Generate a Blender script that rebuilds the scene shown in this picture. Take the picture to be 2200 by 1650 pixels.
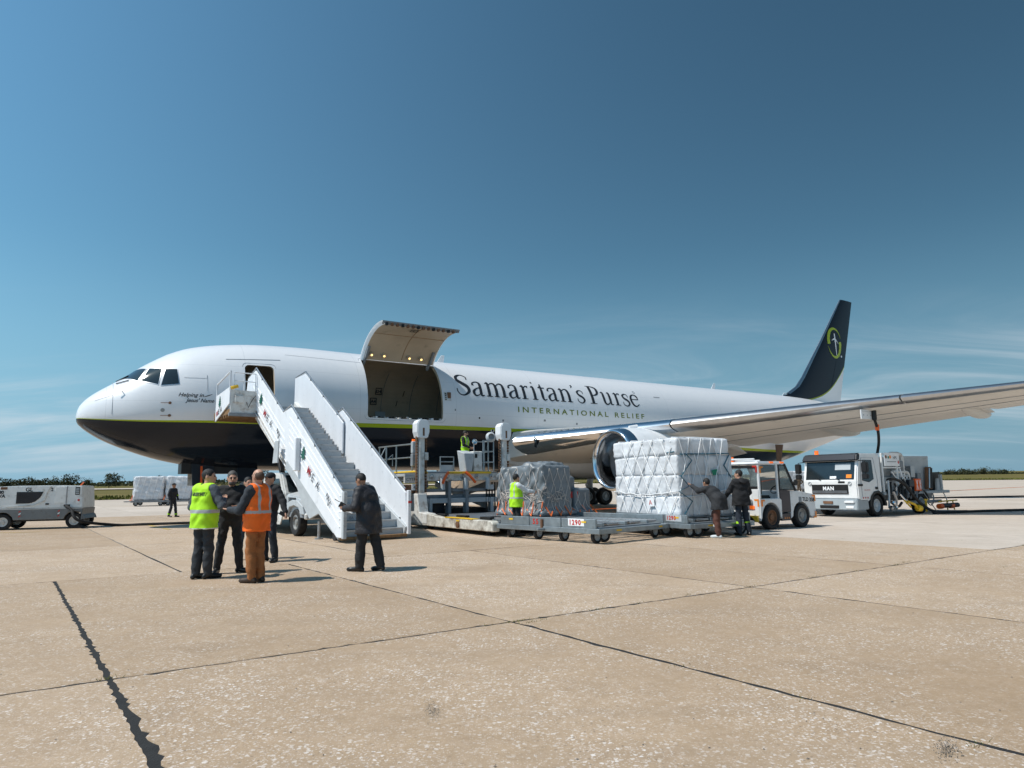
import bpy, bmesh, math, random
import numpy as np
from mathutils import Vector, Matrix
R = math.radians
random.seed(7); rng = np.random.default_rng(7)
for o in list(bpy.data.objects): bpy.data.objects.remove(o)
scene = bpy.context.scene
COL = scene.collection

# ------------------------------------------------------------------ camera
FPX, CAMH, PIT, ROLL = 1440.0, 1.5, math.atan(213 / 1440.0), 0.0138
cd = bpy.data.cameras.new('camera'); cam = bpy.data.objects.new('camera', cd); COL.objects.link(cam)
cd.sensor_width = 36; cd.lens = 36 * FPX / 2200; cd.clip_start = .05; cd.clip_end = 20000
fw = Vector((0, math.cos(PIT), math.sin(PIT))); up0 = Vector((0, -math.sin(PIT), math.cos(PIT))); r0 = Vector((1, 0, 0))
rr = math.cos(ROLL) * r0 - math.sin(ROLL) * up0; uu = math.sin(ROLL) * r0 + math.cos(ROLL) * up0
cam.matrix_world = Matrix(((rr.x, uu.x, -fw.x, 0), (rr.y, uu.y, -fw.y, 0), (rr.z, uu.z, -fw.z, CAMH), (0, 0, 0, 1)))
scene.camera = cam

# ------------------------------------------------------------------ sky, sun, exposure
SUN_EL, SUN_AZ = R(56), math.atan2(-.95, -.32)      # azimuth clockwise from +Y
w = bpy.data.worlds.new('World'); scene.world = w; w.use_nodes = True
nt = w.node_tree; nt.nodes.clear()
N = nt.nodes.new; L = nt.links.new
wo = N('ShaderNodeOutputWorld'); bg = N('ShaderNodeBackground'); sky = N('ShaderNodeTexSky')
sky.sky_type = 'NISHITA'; sky.sun_disc = False; sky.sun_elevation = SUN_EL; sky.sun_rotation = SUN_AZ
sky.altitude = 0; sky.air_density = 1.0; sky.dust_density = .25; sky.ozone_density = 3.0
bg.inputs[1].default_value = .074
tc = N('ShaderNodeTexCoord'); sep = N('ShaderNodeSeparateXYZ'); L(tc.outputs['Generated'], sep.inputs[0])
def wm(op, a, b=None, c=None):
    n = N('ShaderNodeMath'); n.operation = op
    for i, v in enumerate((a, b, c)):
        if v is None: continue
        if isinstance(v, (int, float)): n.inputs[i].default_value = v
        else: L(v, n.inputs[i])
    return n.outputs[0]
CLX, CLY = 1.7, .4
# thin cirrus on a flat layer overhead: direction divided by its height, stretched streaks
hz = wm('ADD', wm('MAXIMUM', sep.outputs[2], 0.0), .13)
cx = wm('DIVIDE', sep.outputs[0], hz); cy = wm('DIVIDE', sep.outputs[1], hz)
cmb = N('ShaderNodeCombineXYZ'); L(cx, cmb.inputs[0]); L(cy, cmb.inputs[1])
mp = N('ShaderNodeMapping'); mp.inputs['Rotation'].default_value = (0, 0, R(-16)); mp.inputs['Scale'].default_value = (.30, .95, 1); mp.inputs['Location'].default_value = (CLX, CLY, 0)
L(cmb.outputs[0], mp.inputs[0])
n1 = N('ShaderNodeTexNoise'); n1.inputs['Scale'].default_value = 1.5; n1.inputs['Detail'].default_value = 10; n1.inputs['Roughness'].default_value = .62; n1.inputs['Distortion'].default_value = .9
L(mp.outputs[0], n1.inputs['Vector'])
n2 = N('ShaderNodeTexNoise'); n2.inputs['Scale'].default_value = .55; n2.inputs['Detail'].default_value = 2
L(mp.outputs[0], n2.inputs['Vector'])
cl = wm('MULTIPLY', n1.outputs[0], wm('MULTIPLY_ADD', n2.outputs[0], 1.6, .10))
mr = N('ShaderNodeMapRange'); mr.interpolation_type = 'SMOOTHSTEP'; L(cl, mr.inputs[0])
mr.inputs[1].default_value = .34; mr.inputs[2].default_value = .78; mr.inputs[3].default_value = 0; mr.inputs[4].default_value = .64
lowf = N('ShaderNodeMapRange'); lowf.interpolation_type = 'SMOOTHSTEP'; L(sep.outputs[2], lowf.inputs[0])
lowf.inputs[1].default_value = .30; lowf.inputs[2].default_value = .10; lowf.inputs[3].default_value = 0; lowf.inputs[4].default_value = 1
cf = wm('MULTIPLY', wm('MULTIPLY', mr.outputs[0], lowf.outputs[0]), wm('MINIMUM', wm('MULTIPLY', wm('MAXIMUM', sep.outputs[2], 0.0), 22.0), 1.0))
hs = N('ShaderNodeHueSaturation'); hs.inputs['Hue'].default_value = .5; hs.inputs['Saturation'].default_value = 1.0; hs.inputs['Value'].default_value = 1
L(sky.outputs[0], hs.inputs['Color'])
tint = N('ShaderNodeMix'); tint.data_type = 'RGBA'; tint.blend_type = 'MULTIPLY'; tint.inputs['Factor'].default_value = 1; tint.inputs['B'].default_value = (.73, 1.08, 1.0, 1)
hzm = N('ShaderNodeMix'); hzm.data_type = 'RGBA'; L(hs.outputs[0], hzm.inputs['A']); hzm.inputs['B'].default_value = (3.5, 4.3, 6.4, 1)
hzf = N('ShaderNodeMapRange'); hzf.interpolation_type = 'SMOOTHSTEP'; L(sep.outputs[2], hzf.inputs[0]); hzf.inputs[1].default_value = .34; hzf.inputs[2].default_value = -.02; hzf.inputs[3].default_value = 0; hzf.inputs[4].default_value = .92
L(hzf.outputs[0], hzm.inputs['Factor']); L(hzm.outputs['Result'], tint.inputs['A'])
# the sky is brighter on the sun's side
sdot = wm('ADD', wm('MULTIPLY', sep.outputs[0], math.sin(SUN_AZ)), wm('MULTIPLY', sep.outputs[1], math.cos(SUN_AZ)))
azf = wm('EXPONENT', wm('MULTIPLY', wm('ADD', sdot, .27), wm('ADD', wm('MULTIPLY', wm('MAXIMUM', sep.outputs[2], 0.0), .95), .24)))
az = N('ShaderNodeMix'); az.data_type = 'RGBA'; az.blend_type = 'MULTIPLY'; az.inputs['Factor'].default_value = 1; L(tint.outputs['Result'], az.inputs['A']); L(azf, az.inputs['B'])
mx = N('ShaderNodeMix'); mx.data_type = 'RGBA'; L(cf, mx.inputs['Factor']); L(az.outputs['Result'], mx.inputs['A']); mx.inputs['B'].default_value = (8.2, 8.8, 9.4, 1)
L(mx.outputs['Result'], bg.inputs[0]); L(bg.outputs[0], wo.inputs[0])
sl = bpy.data.lights.new('sun', 'SUN'); sun = bpy.data.objects.new('sun', sl); COL.objects.link(sun)
sl.energy = 4.0; sl.angle = R(.53); sl.color = (1, .955, .88)
sdir = Vector((math.sin(SUN_AZ) * math.cos(SUN_EL), math.cos(SUN_AZ) * math.cos(SUN_EL), math.sin(SUN_EL)))
sun.rotation_euler = (-sdir).to_track_quat('-Z', 'Y').to_euler(); sun.location = sdir * 60
vs = scene.view_settings; vs.view_transform = 'Standard'; vs.look = 'None'; vs.exposure = .22; vs.gamma = 1
scene.cycles.max_bounces = 6; scene.cycles.use_denoising = True

# ------------------------------------------------------------------ materials
MATS = {}
def mat(name, col, rough=.5, metal=0, var=.12, scale=3.0, bump=0, bscale=30, coat=0, dirt=None, dirt_amt=0, emit=0, alpha=1, trans=0, ior=1.45, streak=False):
    """principled material with large-scale tone variation, optional dirt patches and fine relief"""
    if name in MATS: return MATS[name]
    m = bpy.data.materials.new(name); m.use_nodes = True; t = m.node_tree; b = t.nodes['Principled BSDF']
    n = t.nodes.new; l = t.links.new
    c = (*col, 1)
    b.inputs['Roughness'].default_value = rough; b.inputs['Metallic'].default_value = metal
    b.inputs['Coat Weight'].default_value = coat; b.inputs['Coat Roughness'].default_value = .06
    b.inputs['IOR'].default_value = ior; b.inputs['Transmission Weight'].default_value = trans
    if emit:
        b.inputs['Emission Color'].default_value = c; b.inputs['Emission Strength'].default_value = emit
    co = n('ShaderNodeTexCoord')
    nz = n('ShaderNodeTexNoise'); nz.inputs['Scale'].default_value = scale; nz.inputs['Detail'].default_value = 6
    if streak:
        mpn = n('ShaderNodeMapping'); mpn.inputs['Scale'].default_value = (1, 1, .18); l(co.outputs['Object'], mpn.inputs[0]); l(mpn.outputs[0], nz.inputs['Vector'])
    else: l(co.outputs['Object'], nz.inputs['Vector'])
    mr_ = n('ShaderNodeMapRange'); mr_.inputs[1].default_value = .3; mr_.inputs[2].default_value = .7; mr_.inputs[3].default_value = 1 - var; mr_.inputs[4].default_value = 1 + var * .5
    l(nz.outputs[0], mr_.inputs[0])
    mm = n('ShaderNodeMix'); mm.data_type = 'RGBA'; mm.blend_type = 'MULTIPLY'; mm.inputs['Factor'].default_value = 1
    mm.inputs['A'].default_value = c; l(mr_.outputs[0], mm.inputs['B']); out = mm.outputs['Result']
    if dirt:
        nd = n('ShaderNodeTexNoise'); nd.inputs['Scale'].default_value = scale * 1.7; nd.inputs['Detail'].default_value = 9; nd.inputs['Roughness'].default_value = .68
        l(co.outputs['Object'], nd.inputs['Vector'])
        md = n('ShaderNodeMapRange'); md.inputs[1].default_value = .62 - .3 * dirt_amt; md.inputs[2].default_value = .72; md.inputs[3].default_value = 0; md.inputs[4].default_value = min(1, .35 + dirt_amt)
        l(nd.outputs[0], md.inputs[0])
        m2 = n('ShaderNodeMix'); m2.data_type = 'RGBA'; l(md.outputs[0], m2.inputs['Factor']); l(out, m2.inputs['A']); m2.inputs['B'].default_value = (*dirt, 1); out = m2.outputs['Result']
    l(out, b.inputs['Base Color'])
    if bump:
        nb = n('ShaderNodeTexNoise'); nb.inputs['Scale'].default_value = bscale; nb.inputs['Detail'].default_value = 4; l(co.outputs['Object'], nb.inputs['Vector'])
        bp = n('ShaderNodeBump'); bp.inputs['Strength'].default_value = bump; bp.inputs['Distance'].default_value = .02; l(nb.outputs[0], bp.inputs['Height']); l(bp.outputs[0], b.inputs['Normal'])
    MATS[name] = m
    return m
NAVY = (.010, .014, .022)
mat('white_paint', (.78, .79, .80), .3, coat=.3, var=.05, dirt=(.42, .40, .36), dirt_amt=.08)
mat('worn_white', (.66, .66, .64), .5, var=.1, dirt=(.22, .15, .09), dirt_amt=.42, scale=2.4)
mat('dirty_white', (.60, .58, .52), .55, var=.12, dirt=(.10, .065, .04), dirt_amt=.62, scale=2.2)
mat('stair_white', (.74, .76, .79), .42, var=.06, dirt=(.40, .42, .44), dirt_amt=.12, streak=True)
mat('pale_grey', (.44, .47, .49), .5, var=.1, dirt=(.2, .18, .16), dirt_amt=.2)
mat('mid_grey', (.22, .24, .26), .5, var=.15, dirt=(.1, .08, .06), dirt_amt=.3)
mat('galvanised', (.30, .345, .37), .42, .65, var=.22, scale=5, dirt=(.16, .13, .10), dirt_amt=.22)
mat('steel', (.42, .43, .44), .35, .8, var=.15, dirt=(.14, .10, .07), dirt_amt=.2)
mat('chrome', (.74, .745, .76), .13, 1, var=.06)
mat('bare_metal', (.55, .56, .57), .30, 1, var=.10)
mat('black', (.012, .012, .013), .5, var=.3)
mat('rubber', (.016, .016, .017), .75, var=.35, dirt=(.09, .075, .06), dirt_amt=.2, bump=.2)
mat('hub', (.30, .30, .29), .5, .3, var=.2, dirt=(.10, .06, .035), dirt_amt=.4)
mat('rust', (.17, .085, .045), .75, var=.3, bump=.3)
mat('glass_dark', (.015, .022, .026), .05, var=.2, coat=.4)
mat('glass_clear', (.70, .80, .82), .03, trans=.9, var=.02, ior=1.1)
mat('orange_lamp', (.9, .16, .02), .25, var=.05, emit=.5)
mat('amber', (.85, .25, .02), .4, var=.1)
mat('red', (.52, .03, .02), .45, var=.1)
mat('yellow', (.75, .47, .03), .5, var=.12, dirt=(.12, .09, .05), dirt_amt=.2)
mat('hazard_orange', (.85, .13, .02), .5, var=.1)
mat('green_tag', (.01, .24, .13), .6, var=.1)
mat('cedar_green', (.01, .10, .07), .5, var=.1)
mat('logo_red', (.38, .02, .03), .5, var=.1)
mat('logo_navy', NAVY, .4, var=.1)
mat('lime', (.36, .44, .01), .35, var=.05, coat=.2)
mat('olive_letter', (.16, .20, .02), .4, var=.1)
mat('letter_white', (.80, .81, .82), .5, var=.04)
mat('dark_letter', (.022, .026, .032), .5, var=.1)
mat('lamp_glow', (1, .66, .22), .4, emit=2.5)
mat('red_lens', (.5, .02, .01), .2, var=.05)
mat('wood_brown', (.25, .14, .06), .7, var=.3, scale=9, streak=True)
mat('interior', (.50, .405, .295), .6, var=.12, scale=1.2, dirt=(.2, .17, .12), dirt_amt=.15)
mat('wing_grey', (.70, .66, .60), .42, var=.07, scale=.8, dirt=(.30, .27, .23), dirt_amt=.1)
mat('cardboard', (.33, .22, .13), .8, var=.2)

# ------------------------------------------------------------------ mesh helpers
def depth(o):
    d = 0
    while o.parent is not None: d += 1; o = o.parent
    return d
def link(o, parent=None):
    COL.objects.link(o)
    if parent is not None and depth(parent) >= 2:      # thing > part > sub-part and no further
        o.location = parent.location; o.rotation_euler = parent.rotation_euler; parent = parent.parent
    if parent is not None: o.parent = parent
    return o
class MB:
    def __init__(s): s.V = []; s.F = []; s.M = []
    def add(s, vs, fs, m=0):
        k = len(s.V); s.V += [tuple(map(float, v)) for v in vs]; s.F += [tuple(k + i for i in f) for f in fs]; s.M += [m] * len(fs); return s
    def box(s, x0, x1, y0, y1, z0, z1, m=0):
        return s.add([(x, y, z) for z in (z0, z1) for y in (y0, y1) for x in (x0, x1)],
                     [(0, 2, 3, 1), (4, 5, 7, 6), (0, 1, 5, 4), (2, 6, 7, 3), (0, 4, 6, 2), (1, 3, 7, 5)], m)
    def hexa(s, b4, t4, m=0):
        """box from 4 bottom and 4 top corners, both counter-clockwise seen from above"""
        return s.add(list(b4) + list(t4), [(3, 2, 1, 0), (4, 5, 6, 7), (0, 1, 5, 4), (1, 2, 6, 5), (2, 3, 7, 6), (3, 0, 4, 7)], m)
    def beam(s, p, q, wd, ht, m=0, up=(0, 0, 1)):
        p = Vector(p); q = Vector(q); d = (q - p).normalized(); u = Vector(up)
        if abs(d.dot(u)) > .98: u = Vector((1, 0, 0))
        sd = d.cross(u).normalized(); u = sd.cross(d).normalized()
        c = [(-1, -1), (1, -1), (1, 1), (-1, 1)]
        vs = [p + sd * a * wd / 2 + u * b_ * ht / 2 for a, b_ in c] + [q + sd * a * wd / 2 + u * b_ * ht / 2 for a, b_ in c]
        return s.add(vs, [(0, 1, 2, 3), (7, 6, 5, 4), (0, 4, 5, 1), (1, 5, 6, 2), (2, 6, 7, 3), (3, 7, 4, 0)], m)
    def tube(s, pts, r, n=8, m=0, caps=True):
        P = [Vector(p) for p in pts]; rs = r if isinstance(r, (list, tuple)) else [r] * len(P)
        k0 = len(s.V); u = None; rings = []
        for i, p in enumerate(P):
            d = (P[min(i + 1, len(P) - 1)] - P[max(i - 1, 0)]).normalized()
            if u is None:
                a = Vector((0, 0, 1)) if abs(d.z) < .9 else Vector((1, 0, 0)); u = (a - d * a.dot(d)).normalized()
            else: u = (u - d * u.dot(d)).normalized()
            v = d.cross(u)
            rings.append([p + (u * math.cos(2 * math.pi * j / n) + v * math.sin(2 * math.pi * j / n)) * rs[i] for j in range(n)])
        return s.loft(rings, m, caps)
    def cyl(s, p, q, r, n=16, m=0, r2=None): return s.tube([p, q], [r, r if r2 is None else r2], n, m)
    def loft(s, rings, m=0, caps=True, closed=True):
        n = len(rings[0]); vs = [v for rg in rings for v in rg]; fs = []
        for i in range(len(rings) - 1):
            for j in range(n if closed else n - 1):
                a = i * n + j; b_ = i * n + (j + 1) % n; fs.append((a, b_, b_ + n, a + n))
        if caps: fs += [tuple(range(n - 1, -1, -1)), tuple((len(rings) - 1) * n + j for j in range(n))]
        return s.add(vs, fs, m)
    def lathe(s, prof, o=(0, 0, 0), ax=(1, 0, 0), n=24, m=0, caps=False):
        o = Vector(o); ax = Vector(ax).normalized(); t = Vector((0, 0, 1)) if abs(ax.z) < .9 else Vector((1, 0, 0))
        u = ax.cross(t).normalized(); v = ax.cross(u)
        return s.loft([[o + ax * a + (u * math.cos(2 * math.pi * j / n) + v * math.sin(2 * math.pi * j / n)) * r_ for j in range(n)] for a, r_ in prof], m, caps)
    def prism(s, poly, ax, a, b_, m=0):
        """polygon in the two other axes, extruded along ax between a and b_"""
        f = {'x': lambda t, p: (t, p[0], p[1]), 'y': lambda t, p: (p[0], t, p[1]), 'z': lambda t, p: (p[0], p[1], t)}[ax]
        n = len(poly); vs = [f(a, p) for p in poly] + [f(b_, p) for p in poly]
        return s.add(vs, [tuple(range(n)), tuple(range(2 * n - 1, n - 1, -1))] + [(i, i + n, (i + 1) % n + n, (i + 1) % n) for i in range(n)], m)
    def grid(s, P, m=0):
        """P[i][j] points"""
        a = len(P); b_ = len(P[0])
        return s.add([p for row in P for p in row], [(i * b_ + j, i * b_ + j + 1, (i + 1) * b_ + j + 1, (i + 1) * b_ + j) for i in range(a - 1) for j in range(b_ - 1)], m)
    def mesh(s, name, mats, bevel=0, smooth=False, seg=1, fix=True):
        me = bpy.data.meshes.new(name); me.from_pydata(s.V, [], s.F)
        for mm_ in (mats if isinstance(mats, (list, tuple)) else [mats]): me.materials.append(MATS[mm_] if isinstance(mm_, str) else mm_)
        me.polygons.foreach_set('material_index', s.M)
        if fix or bevel:
            bm = bmesh.new(); bm.from_mesh(me)
            if fix: bmesh.ops.recalc_face_normals(bm, faces=bm.faces)
            if bevel:
                ed = [e for e in bm.edges if len(e.link_faces) == 2 and e.calc_face_angle(0) > .6]
                bmesh.ops.bevel(bm, geom=ed, offset=bevel, offset_type='OFFSET', segments=seg, affect='EDGES', clamp_overlap=True)
            bm.to_mesh(me); bm.free()
        if smooth:
            me.polygons.foreach_set('use_smooth', [True] * len(me.polygons))
            me.set_sharp_from_angle(angle=smooth if isinstance(smooth, float) else R(38))
        me.update(); return me
    def build(s, name, mats, parent=None, bevel=0, smooth=False, seg=1, fix=True, loc=None):
        o = bpy.data.objects.new(name, s.mesh(name, mats, bevel, smooth, seg, fix))
        if loc is not None: o.location = loc
        return link(o, parent)
def tag(o, label, cat=None, group=None, kind=None):
    if label: o['label'] = label
    if cat: o['category'] = cat
    if group: o['group'] = group
    if kind: o['kind'] = kind
    return o
def thing(name, label, cat, loc=(0, 0, 0), rotz=0, group=None):
    o = bpy.data.objects.new(name, None); o.empty_display_size = .2; link(o); o.location = loc; o.rotation_euler = (0, 0, rotz)
    return tag(o, label, cat, group)
def dup(o, parent=None, loc=None, rot=None):
    c = o.copy(); link(c, parent)
    if loc is not None: c.location = loc
    if rot is not None: c.rotation_euler = rot
    for ch in o.children: dup(ch, c)
    return c
# aeroplane frame: x aft from the nose, y to starboard, z up
TH = .5764; PX, PY = -16.868, 25.163
def W(x, y, z=0.): return (PX + x * math.cos(TH) - y * math.sin(TH), PY + x * math.sin(TH) + y * math.cos(TH), z)
TXT = {}
def text_geo(s, size=1.0, shear=0., bold=0., spacing=1.0, align='LEFT'):
    k = (s, size, shear, bold, spacing, align)
    if k in TXT: return TXT[k]
    c = bpy.data.curves.new('t', 'FONT'); c.body = s; c.size = size; c.shear = shear; c.offset = bold; c.space_character = spacing; c.align_x = align; c.resolution_u = 3
    o = bpy.data.objects.new('t', c); COL.objects.link(o)
    dg = bpy.context.evaluated_depsgraph_get(); me = bpy.data.meshes.new_from_object(o.evaluated_get(dg))
    r = [tuple(v.co) for v in me.vertices], [tuple(p.vertices) for p in me.polygons]
    bpy.data.objects.remove(o); bpy.data.meshes.remove(me); bpy.data.curves.remove(c); TXT[k] = r; return r
def islands(V, F):
    par = list(range(len(V)))
    def fd(i):
        while par[i] != i: par[i] = par[par[i]]; i = par[i]
        return i
    for f_ in F:
        for v in f_[1:]: par[fd(v)] = fd(f_[0])
    gr_ = {}
    for f_ in F: gr_.setdefault(fd(f_[0]), []).append(f_)
    for fs in gr_.values():
        ids = sorted({v for f_ in fs for v in f_}); mp_ = {v: i for i, v in enumerate(ids)}
        yield [V[i] for i in ids], [tuple(mp_[v] for v in f_) for f_ in fs]
def text_obj(name, s, size, o, ux, uy, m, parent, thick=.004, **kw):
    """flat lettering laid on a surface: origin o, writing direction ux, up uy"""
    V, F = text_geo(s, size, **kw); o = Vector(o); ux = Vector(ux).normalized(); uy = Vector(uy).normalized(); nn = ux.cross(uy).normalized() * thick
    b = MB(); b.add([o + ux * v[0] + uy * v[1] + nn for v in V], F)
    return tag(b.build(name, m, parent, fix=False), None, kind='stuff')
def wheel_mesh(r, wd, hubr=.55, n=28):
    """tyre and rim meshes about the y axis"""
    h = wd / 2
    t = MB(); t.lathe([(-h * .75, r * hubr), (-h, r * .70), (-h, r * .90), (-h * .75, r * .985), (-h * .25, r), (h * .25, r), (h * .75, r * .985), (h, r * .90), (h, r * .70), (h * .75, r * hubr)], ax=(0, 1, 0), n=n)
    g = MB(); g.lathe([(-h * .75, r * hubr * 1.01), (-h * .80, r * hubr * .9), (-h * .35, r * hubr * .8), (-h * .30, r * hubr * .45), (-h * .7, r * hubr * .38), (-h * .72, .001)], ax=(0, 1, 0), n=n)
    g.lathe([(h * .75, r * hubr * 1.01), (h * .80, r * hubr * .9), (h * .35, r * hubr * .8), (h * .30, r * hubr * .45), (h * .7, r * hubr * .38), (h * .72, .001)], ax=(0, 1, 0), n=n)
    for k in range(8):
        a = k * math.pi / 4; rr_ = r * hubr * .62
        for sgn in (-1, 1): g.cyl((rr_ * math.cos(a), sgn * h * .30, rr_ * math.sin(a)), (rr_ * math.cos(a), sgn * h * .42, rr_ * math.sin(a)), r * .035, 6)
    return t, g
WH = {}
def wheel(parent, r, wd, loc, tyre='rubber', rim='hub', hubr=.55, rotz=0):
    k = (r, wd, tyre, rim, hubr)
    if k not in WH:
        t, g = wheel_mesh(r, wd, hubr); WH[k] = t.mesh('tyre', tyre, smooth=True), g.mesh('rim', rim, smooth=True)
    w_ = bpy.data.objects.new('wheel', WH[k][0]); link(w_, parent); w_.location = loc; w_.rotation_euler = (0, random.random() * 6, rotz)
    r_ = bpy.data.objects.new('rim', WH[k][1]); link(r_, w_)
    return w_
# ------------------------------------------------------------------ ground
def ground_z(y): return 0.0 if y < 62 else .008 * (y - 62) * min(1, (y - 62) / 30 * .5 + .5)
def concrete(name, c1, c2, speck=1.0, slab=True):
    m = bpy.data.materials.new(name); m.use_nodes = True; t = m.node_tree; b = t.nodes['Principled BSDF']; n = t.nodes.new; l = t.links.new
    MATS[name] = m
    ge = n('ShaderNodeNewGeometry'); oi = n('ShaderNodeObjectInfo')
    def noise(sc, det=6, rgh=.6, vec=None):
        z = n('ShaderNodeTexNoise'); z.inputs['Scale'].default_value = sc; z.inputs['Detail'].default_value = det; z.inputs['Roughness'].default_value = rgh; l(vec or ge.outputs['Position'], z.inputs['Vector']); return z.outputs[0]
    def rng_(v, a, b_, c=0, d=1):
        z = n('ShaderNodeMapRange'); l(v, z.inputs[0])
        for i, q in enumerate((a, b_, c, d)): z.inputs[i + 1].default_value = q
        return z.outputs[0]
    def mix(f, A, B, bt='MIX'):
        z = n('ShaderNodeMix'); z.data_type = 'RGBA'; z.blend_type = bt
        for k, v in (('Factor', f), ('A', A), ('B', B)):
            if isinstance(v, tuple): z.inputs[k].default_value = (*v, 1)
            elif isinstance(v, (int, float)): z.inputs[k].default_value = v
            else: l(v, z.inputs[k])
        return z.outputs['Result']
    c = mix(rng_(noise(.33, 8), .34, .66), c1, c2)
    c = mix(rng_(noise(2.2, 7, .7), .40, .72, 0, .50), c, tuple(v * .72 for v in c1))
    c = mix(rng_(noise(.55, 4, .5), .60, .74, 0, .40), c, tuple(v * .60 for v in c1))
    # long faint drag marks and drips
    mpn = n('ShaderNodeMapping'); mpn.inputs['Rotation'].default_value = (0, 0, R(-33)); mpn.inputs['Scale'].default_value = (.12, 1.6, 1); l(ge.outputs['Position'], mpn.inputs[0])
    c = mix(rng_(noise(.9, 6, .6, mpn.outputs[0]), .52, .75, 0, .22), c, (.13, .115, .10))
    # exposed aggregate: grains of many sizes, pale chips and dark pits, thicker in worn patches
    patch = rng_(noise(.7, 5, .65), .36, .62, .15, 1)
    grain = noise(26, 9, .78); c = mix(rng_(grain, .30, .70, .55, 0), c, tuple(v * .62 for v in c1)); c = mix(rng_(noise(9, 6, .7), .45, .75, 0, .30), c, (.60, .47, .38))
    def chips(sc, thr, frac, amt, col):
        vo = n('ShaderNodeTexVoronoi'); vo.inputs['Scale'].default_value = sc; vo.inputs['Randomness'].default_value = 1
        wv_ = n('ShaderNodeVectorMath'); wv_.operation = 'ADD'; nz_ = n('ShaderNodeTexNoise'); nz_.inputs['Scale'].default_value = sc * 1.6; nz_.inputs['Detail'].default_value = 2; l(ge.outputs['Position'], nz_.inputs['Vector'])
        sc_ = n('ShaderNodeVectorMath'); sc_.operation = 'SCALE'; sc_.inputs['Scale'].default_value = .9 / sc; l(nz_.outputs['Color'], sc_.inputs[0]); l(ge.outputs['Position'], wv_.inputs[0]); l(sc_.outputs[0], wv_.inputs[1]); l(wv_.outputs[0], vo.inputs['Vector'])
        sx_ = n('ShaderNodeSeparateColor'); l(vo.outputs['Color'], sx_.inputs[0])
        def m2(op, a, b_):
            z = n('ShaderNodeMath'); z.operation = op
            for k_, v in enumerate((a, b_)):
                if isinstance(v, (int, float)): z.inputs[k_].default_value = v
                else: l(v, z.inputs[k_])
            return z.outputs[0]
        lim = m2('MULTIPLY', sx_.outputs[2], thr); inside = rng_(m2('SUBTRACT', lim, vo.outputs['Distance']), 0, .12, 0, 1); pick = m2('GREATER_THAN', sx_.outputs[0], 1 - frac)
        return m2('MULTIPLY', m2('MULTIPLY', m2('MULTIPLY', inside, pick), patch), m2('MULTIPLY', sx_.outputs[1], amt * speck))
    c = mix(chips(34, .75, .42, 1.0, 0), c, (.82, .77, .73)); c = mix(chips(78, .8, .5, .8, 0), c, (.78, .71, .66)); c = mix(chips(52, .7, .16, .9, 0), c, (.15, .12, .095))
    fine = noise(150, 3, .7)
    c = mix(rng_(fine, .35, .65, 0, .20), c, (.22, .175, .13))
    if slab:
        hs_ = n('ShaderNodeHueSaturation'); l(c, hs_.inputs['Color']); l(rng_(oi.outputs['Random'], 0, 1, .90, 1.07), hs_.inputs['Value']); l(rng_(oi.outputs['Random'], 0, 1, 1.05, .96), hs_.inputs['Saturation']); c = hs_.outputs[0]
    l(c, b.inputs['Base Color']); b.inputs['Roughness'].default_value = .82; b.inputs['Specular IOR Level'].default_value = .3
    bp = n('ShaderNodeBump'); bp.inputs['Strength'].default_value = .5; bp.inputs['Distance'].default_value = .006
    hh_ = n('ShaderNodeMath'); hh_.operation = 'ADD'; l(fine, hh_.inputs[0]); l(noise(40, 4, .7), hh_.inputs[1]); l(hh_.outputs[0], bp.inputs['Height']); l(bp.outputs[0], b.inputs['Normal'])
    return m
concrete('concrete', (.435, .310, .200), (.53, .392, .268))
concrete('concrete_pale', (.55, .465, .385), (.66, .575, .50), .35)
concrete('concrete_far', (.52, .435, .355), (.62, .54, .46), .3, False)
mat('tar', (.022, .022, .022), 1.0, var=.3, scale=8, bump=.4, bscale=60)
mat('tar_grey', (.20, .17, .14), .9, var=.35, scale=3, bump=.3)

SB = np.array([3.28, 2.17]); SA = np.array([-4.36, 5.80]); S0 = np.array([-.041, 7.63])   # slab edge vectors and one joint crossing
JP = [(-1, -3.231, 5.605), (0, -.041, 7.63), (1, 3.354, 9.816), (2, 6.633, 12.0), (3, 9.95, 14.256)]
def joint(u):
    if u <= -1: return np.array([-3.231, 5.605]) + (u + 1) * np.array([3.19, 2.03])
    if u >= 3: return np.array([9.95, 14.256]) + (u - 3) * np.array([3.30, 2.22])
    return np.array([np.interp(u, [q[0] for q in JP], [q[k] for q in JP]) for k in (1, 2)])
def cell(i, j):
    off = .5 if j >= 1 else 0.
    return [joint(i + off + du) + SA * (j + dv) for du, dv in ((0, 0), (1, 0), (1, 1), (0, 1))]
apron = MB()
ys = [-12, 62, 70, 80, 95, 130, 260]
prof = lambda y: ground_z(y) - .03
apron.grid([[(-190, y, prof(y)), (190, y, prof(y))] for y in ys])
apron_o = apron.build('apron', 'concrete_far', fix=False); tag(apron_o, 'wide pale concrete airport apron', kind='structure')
fill = MB(); nslab = 0
def visible(c):
    x, y = c
    return y < 58 and y > -7 and abs(x) < .80 * max(y, 2) + 7
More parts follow.
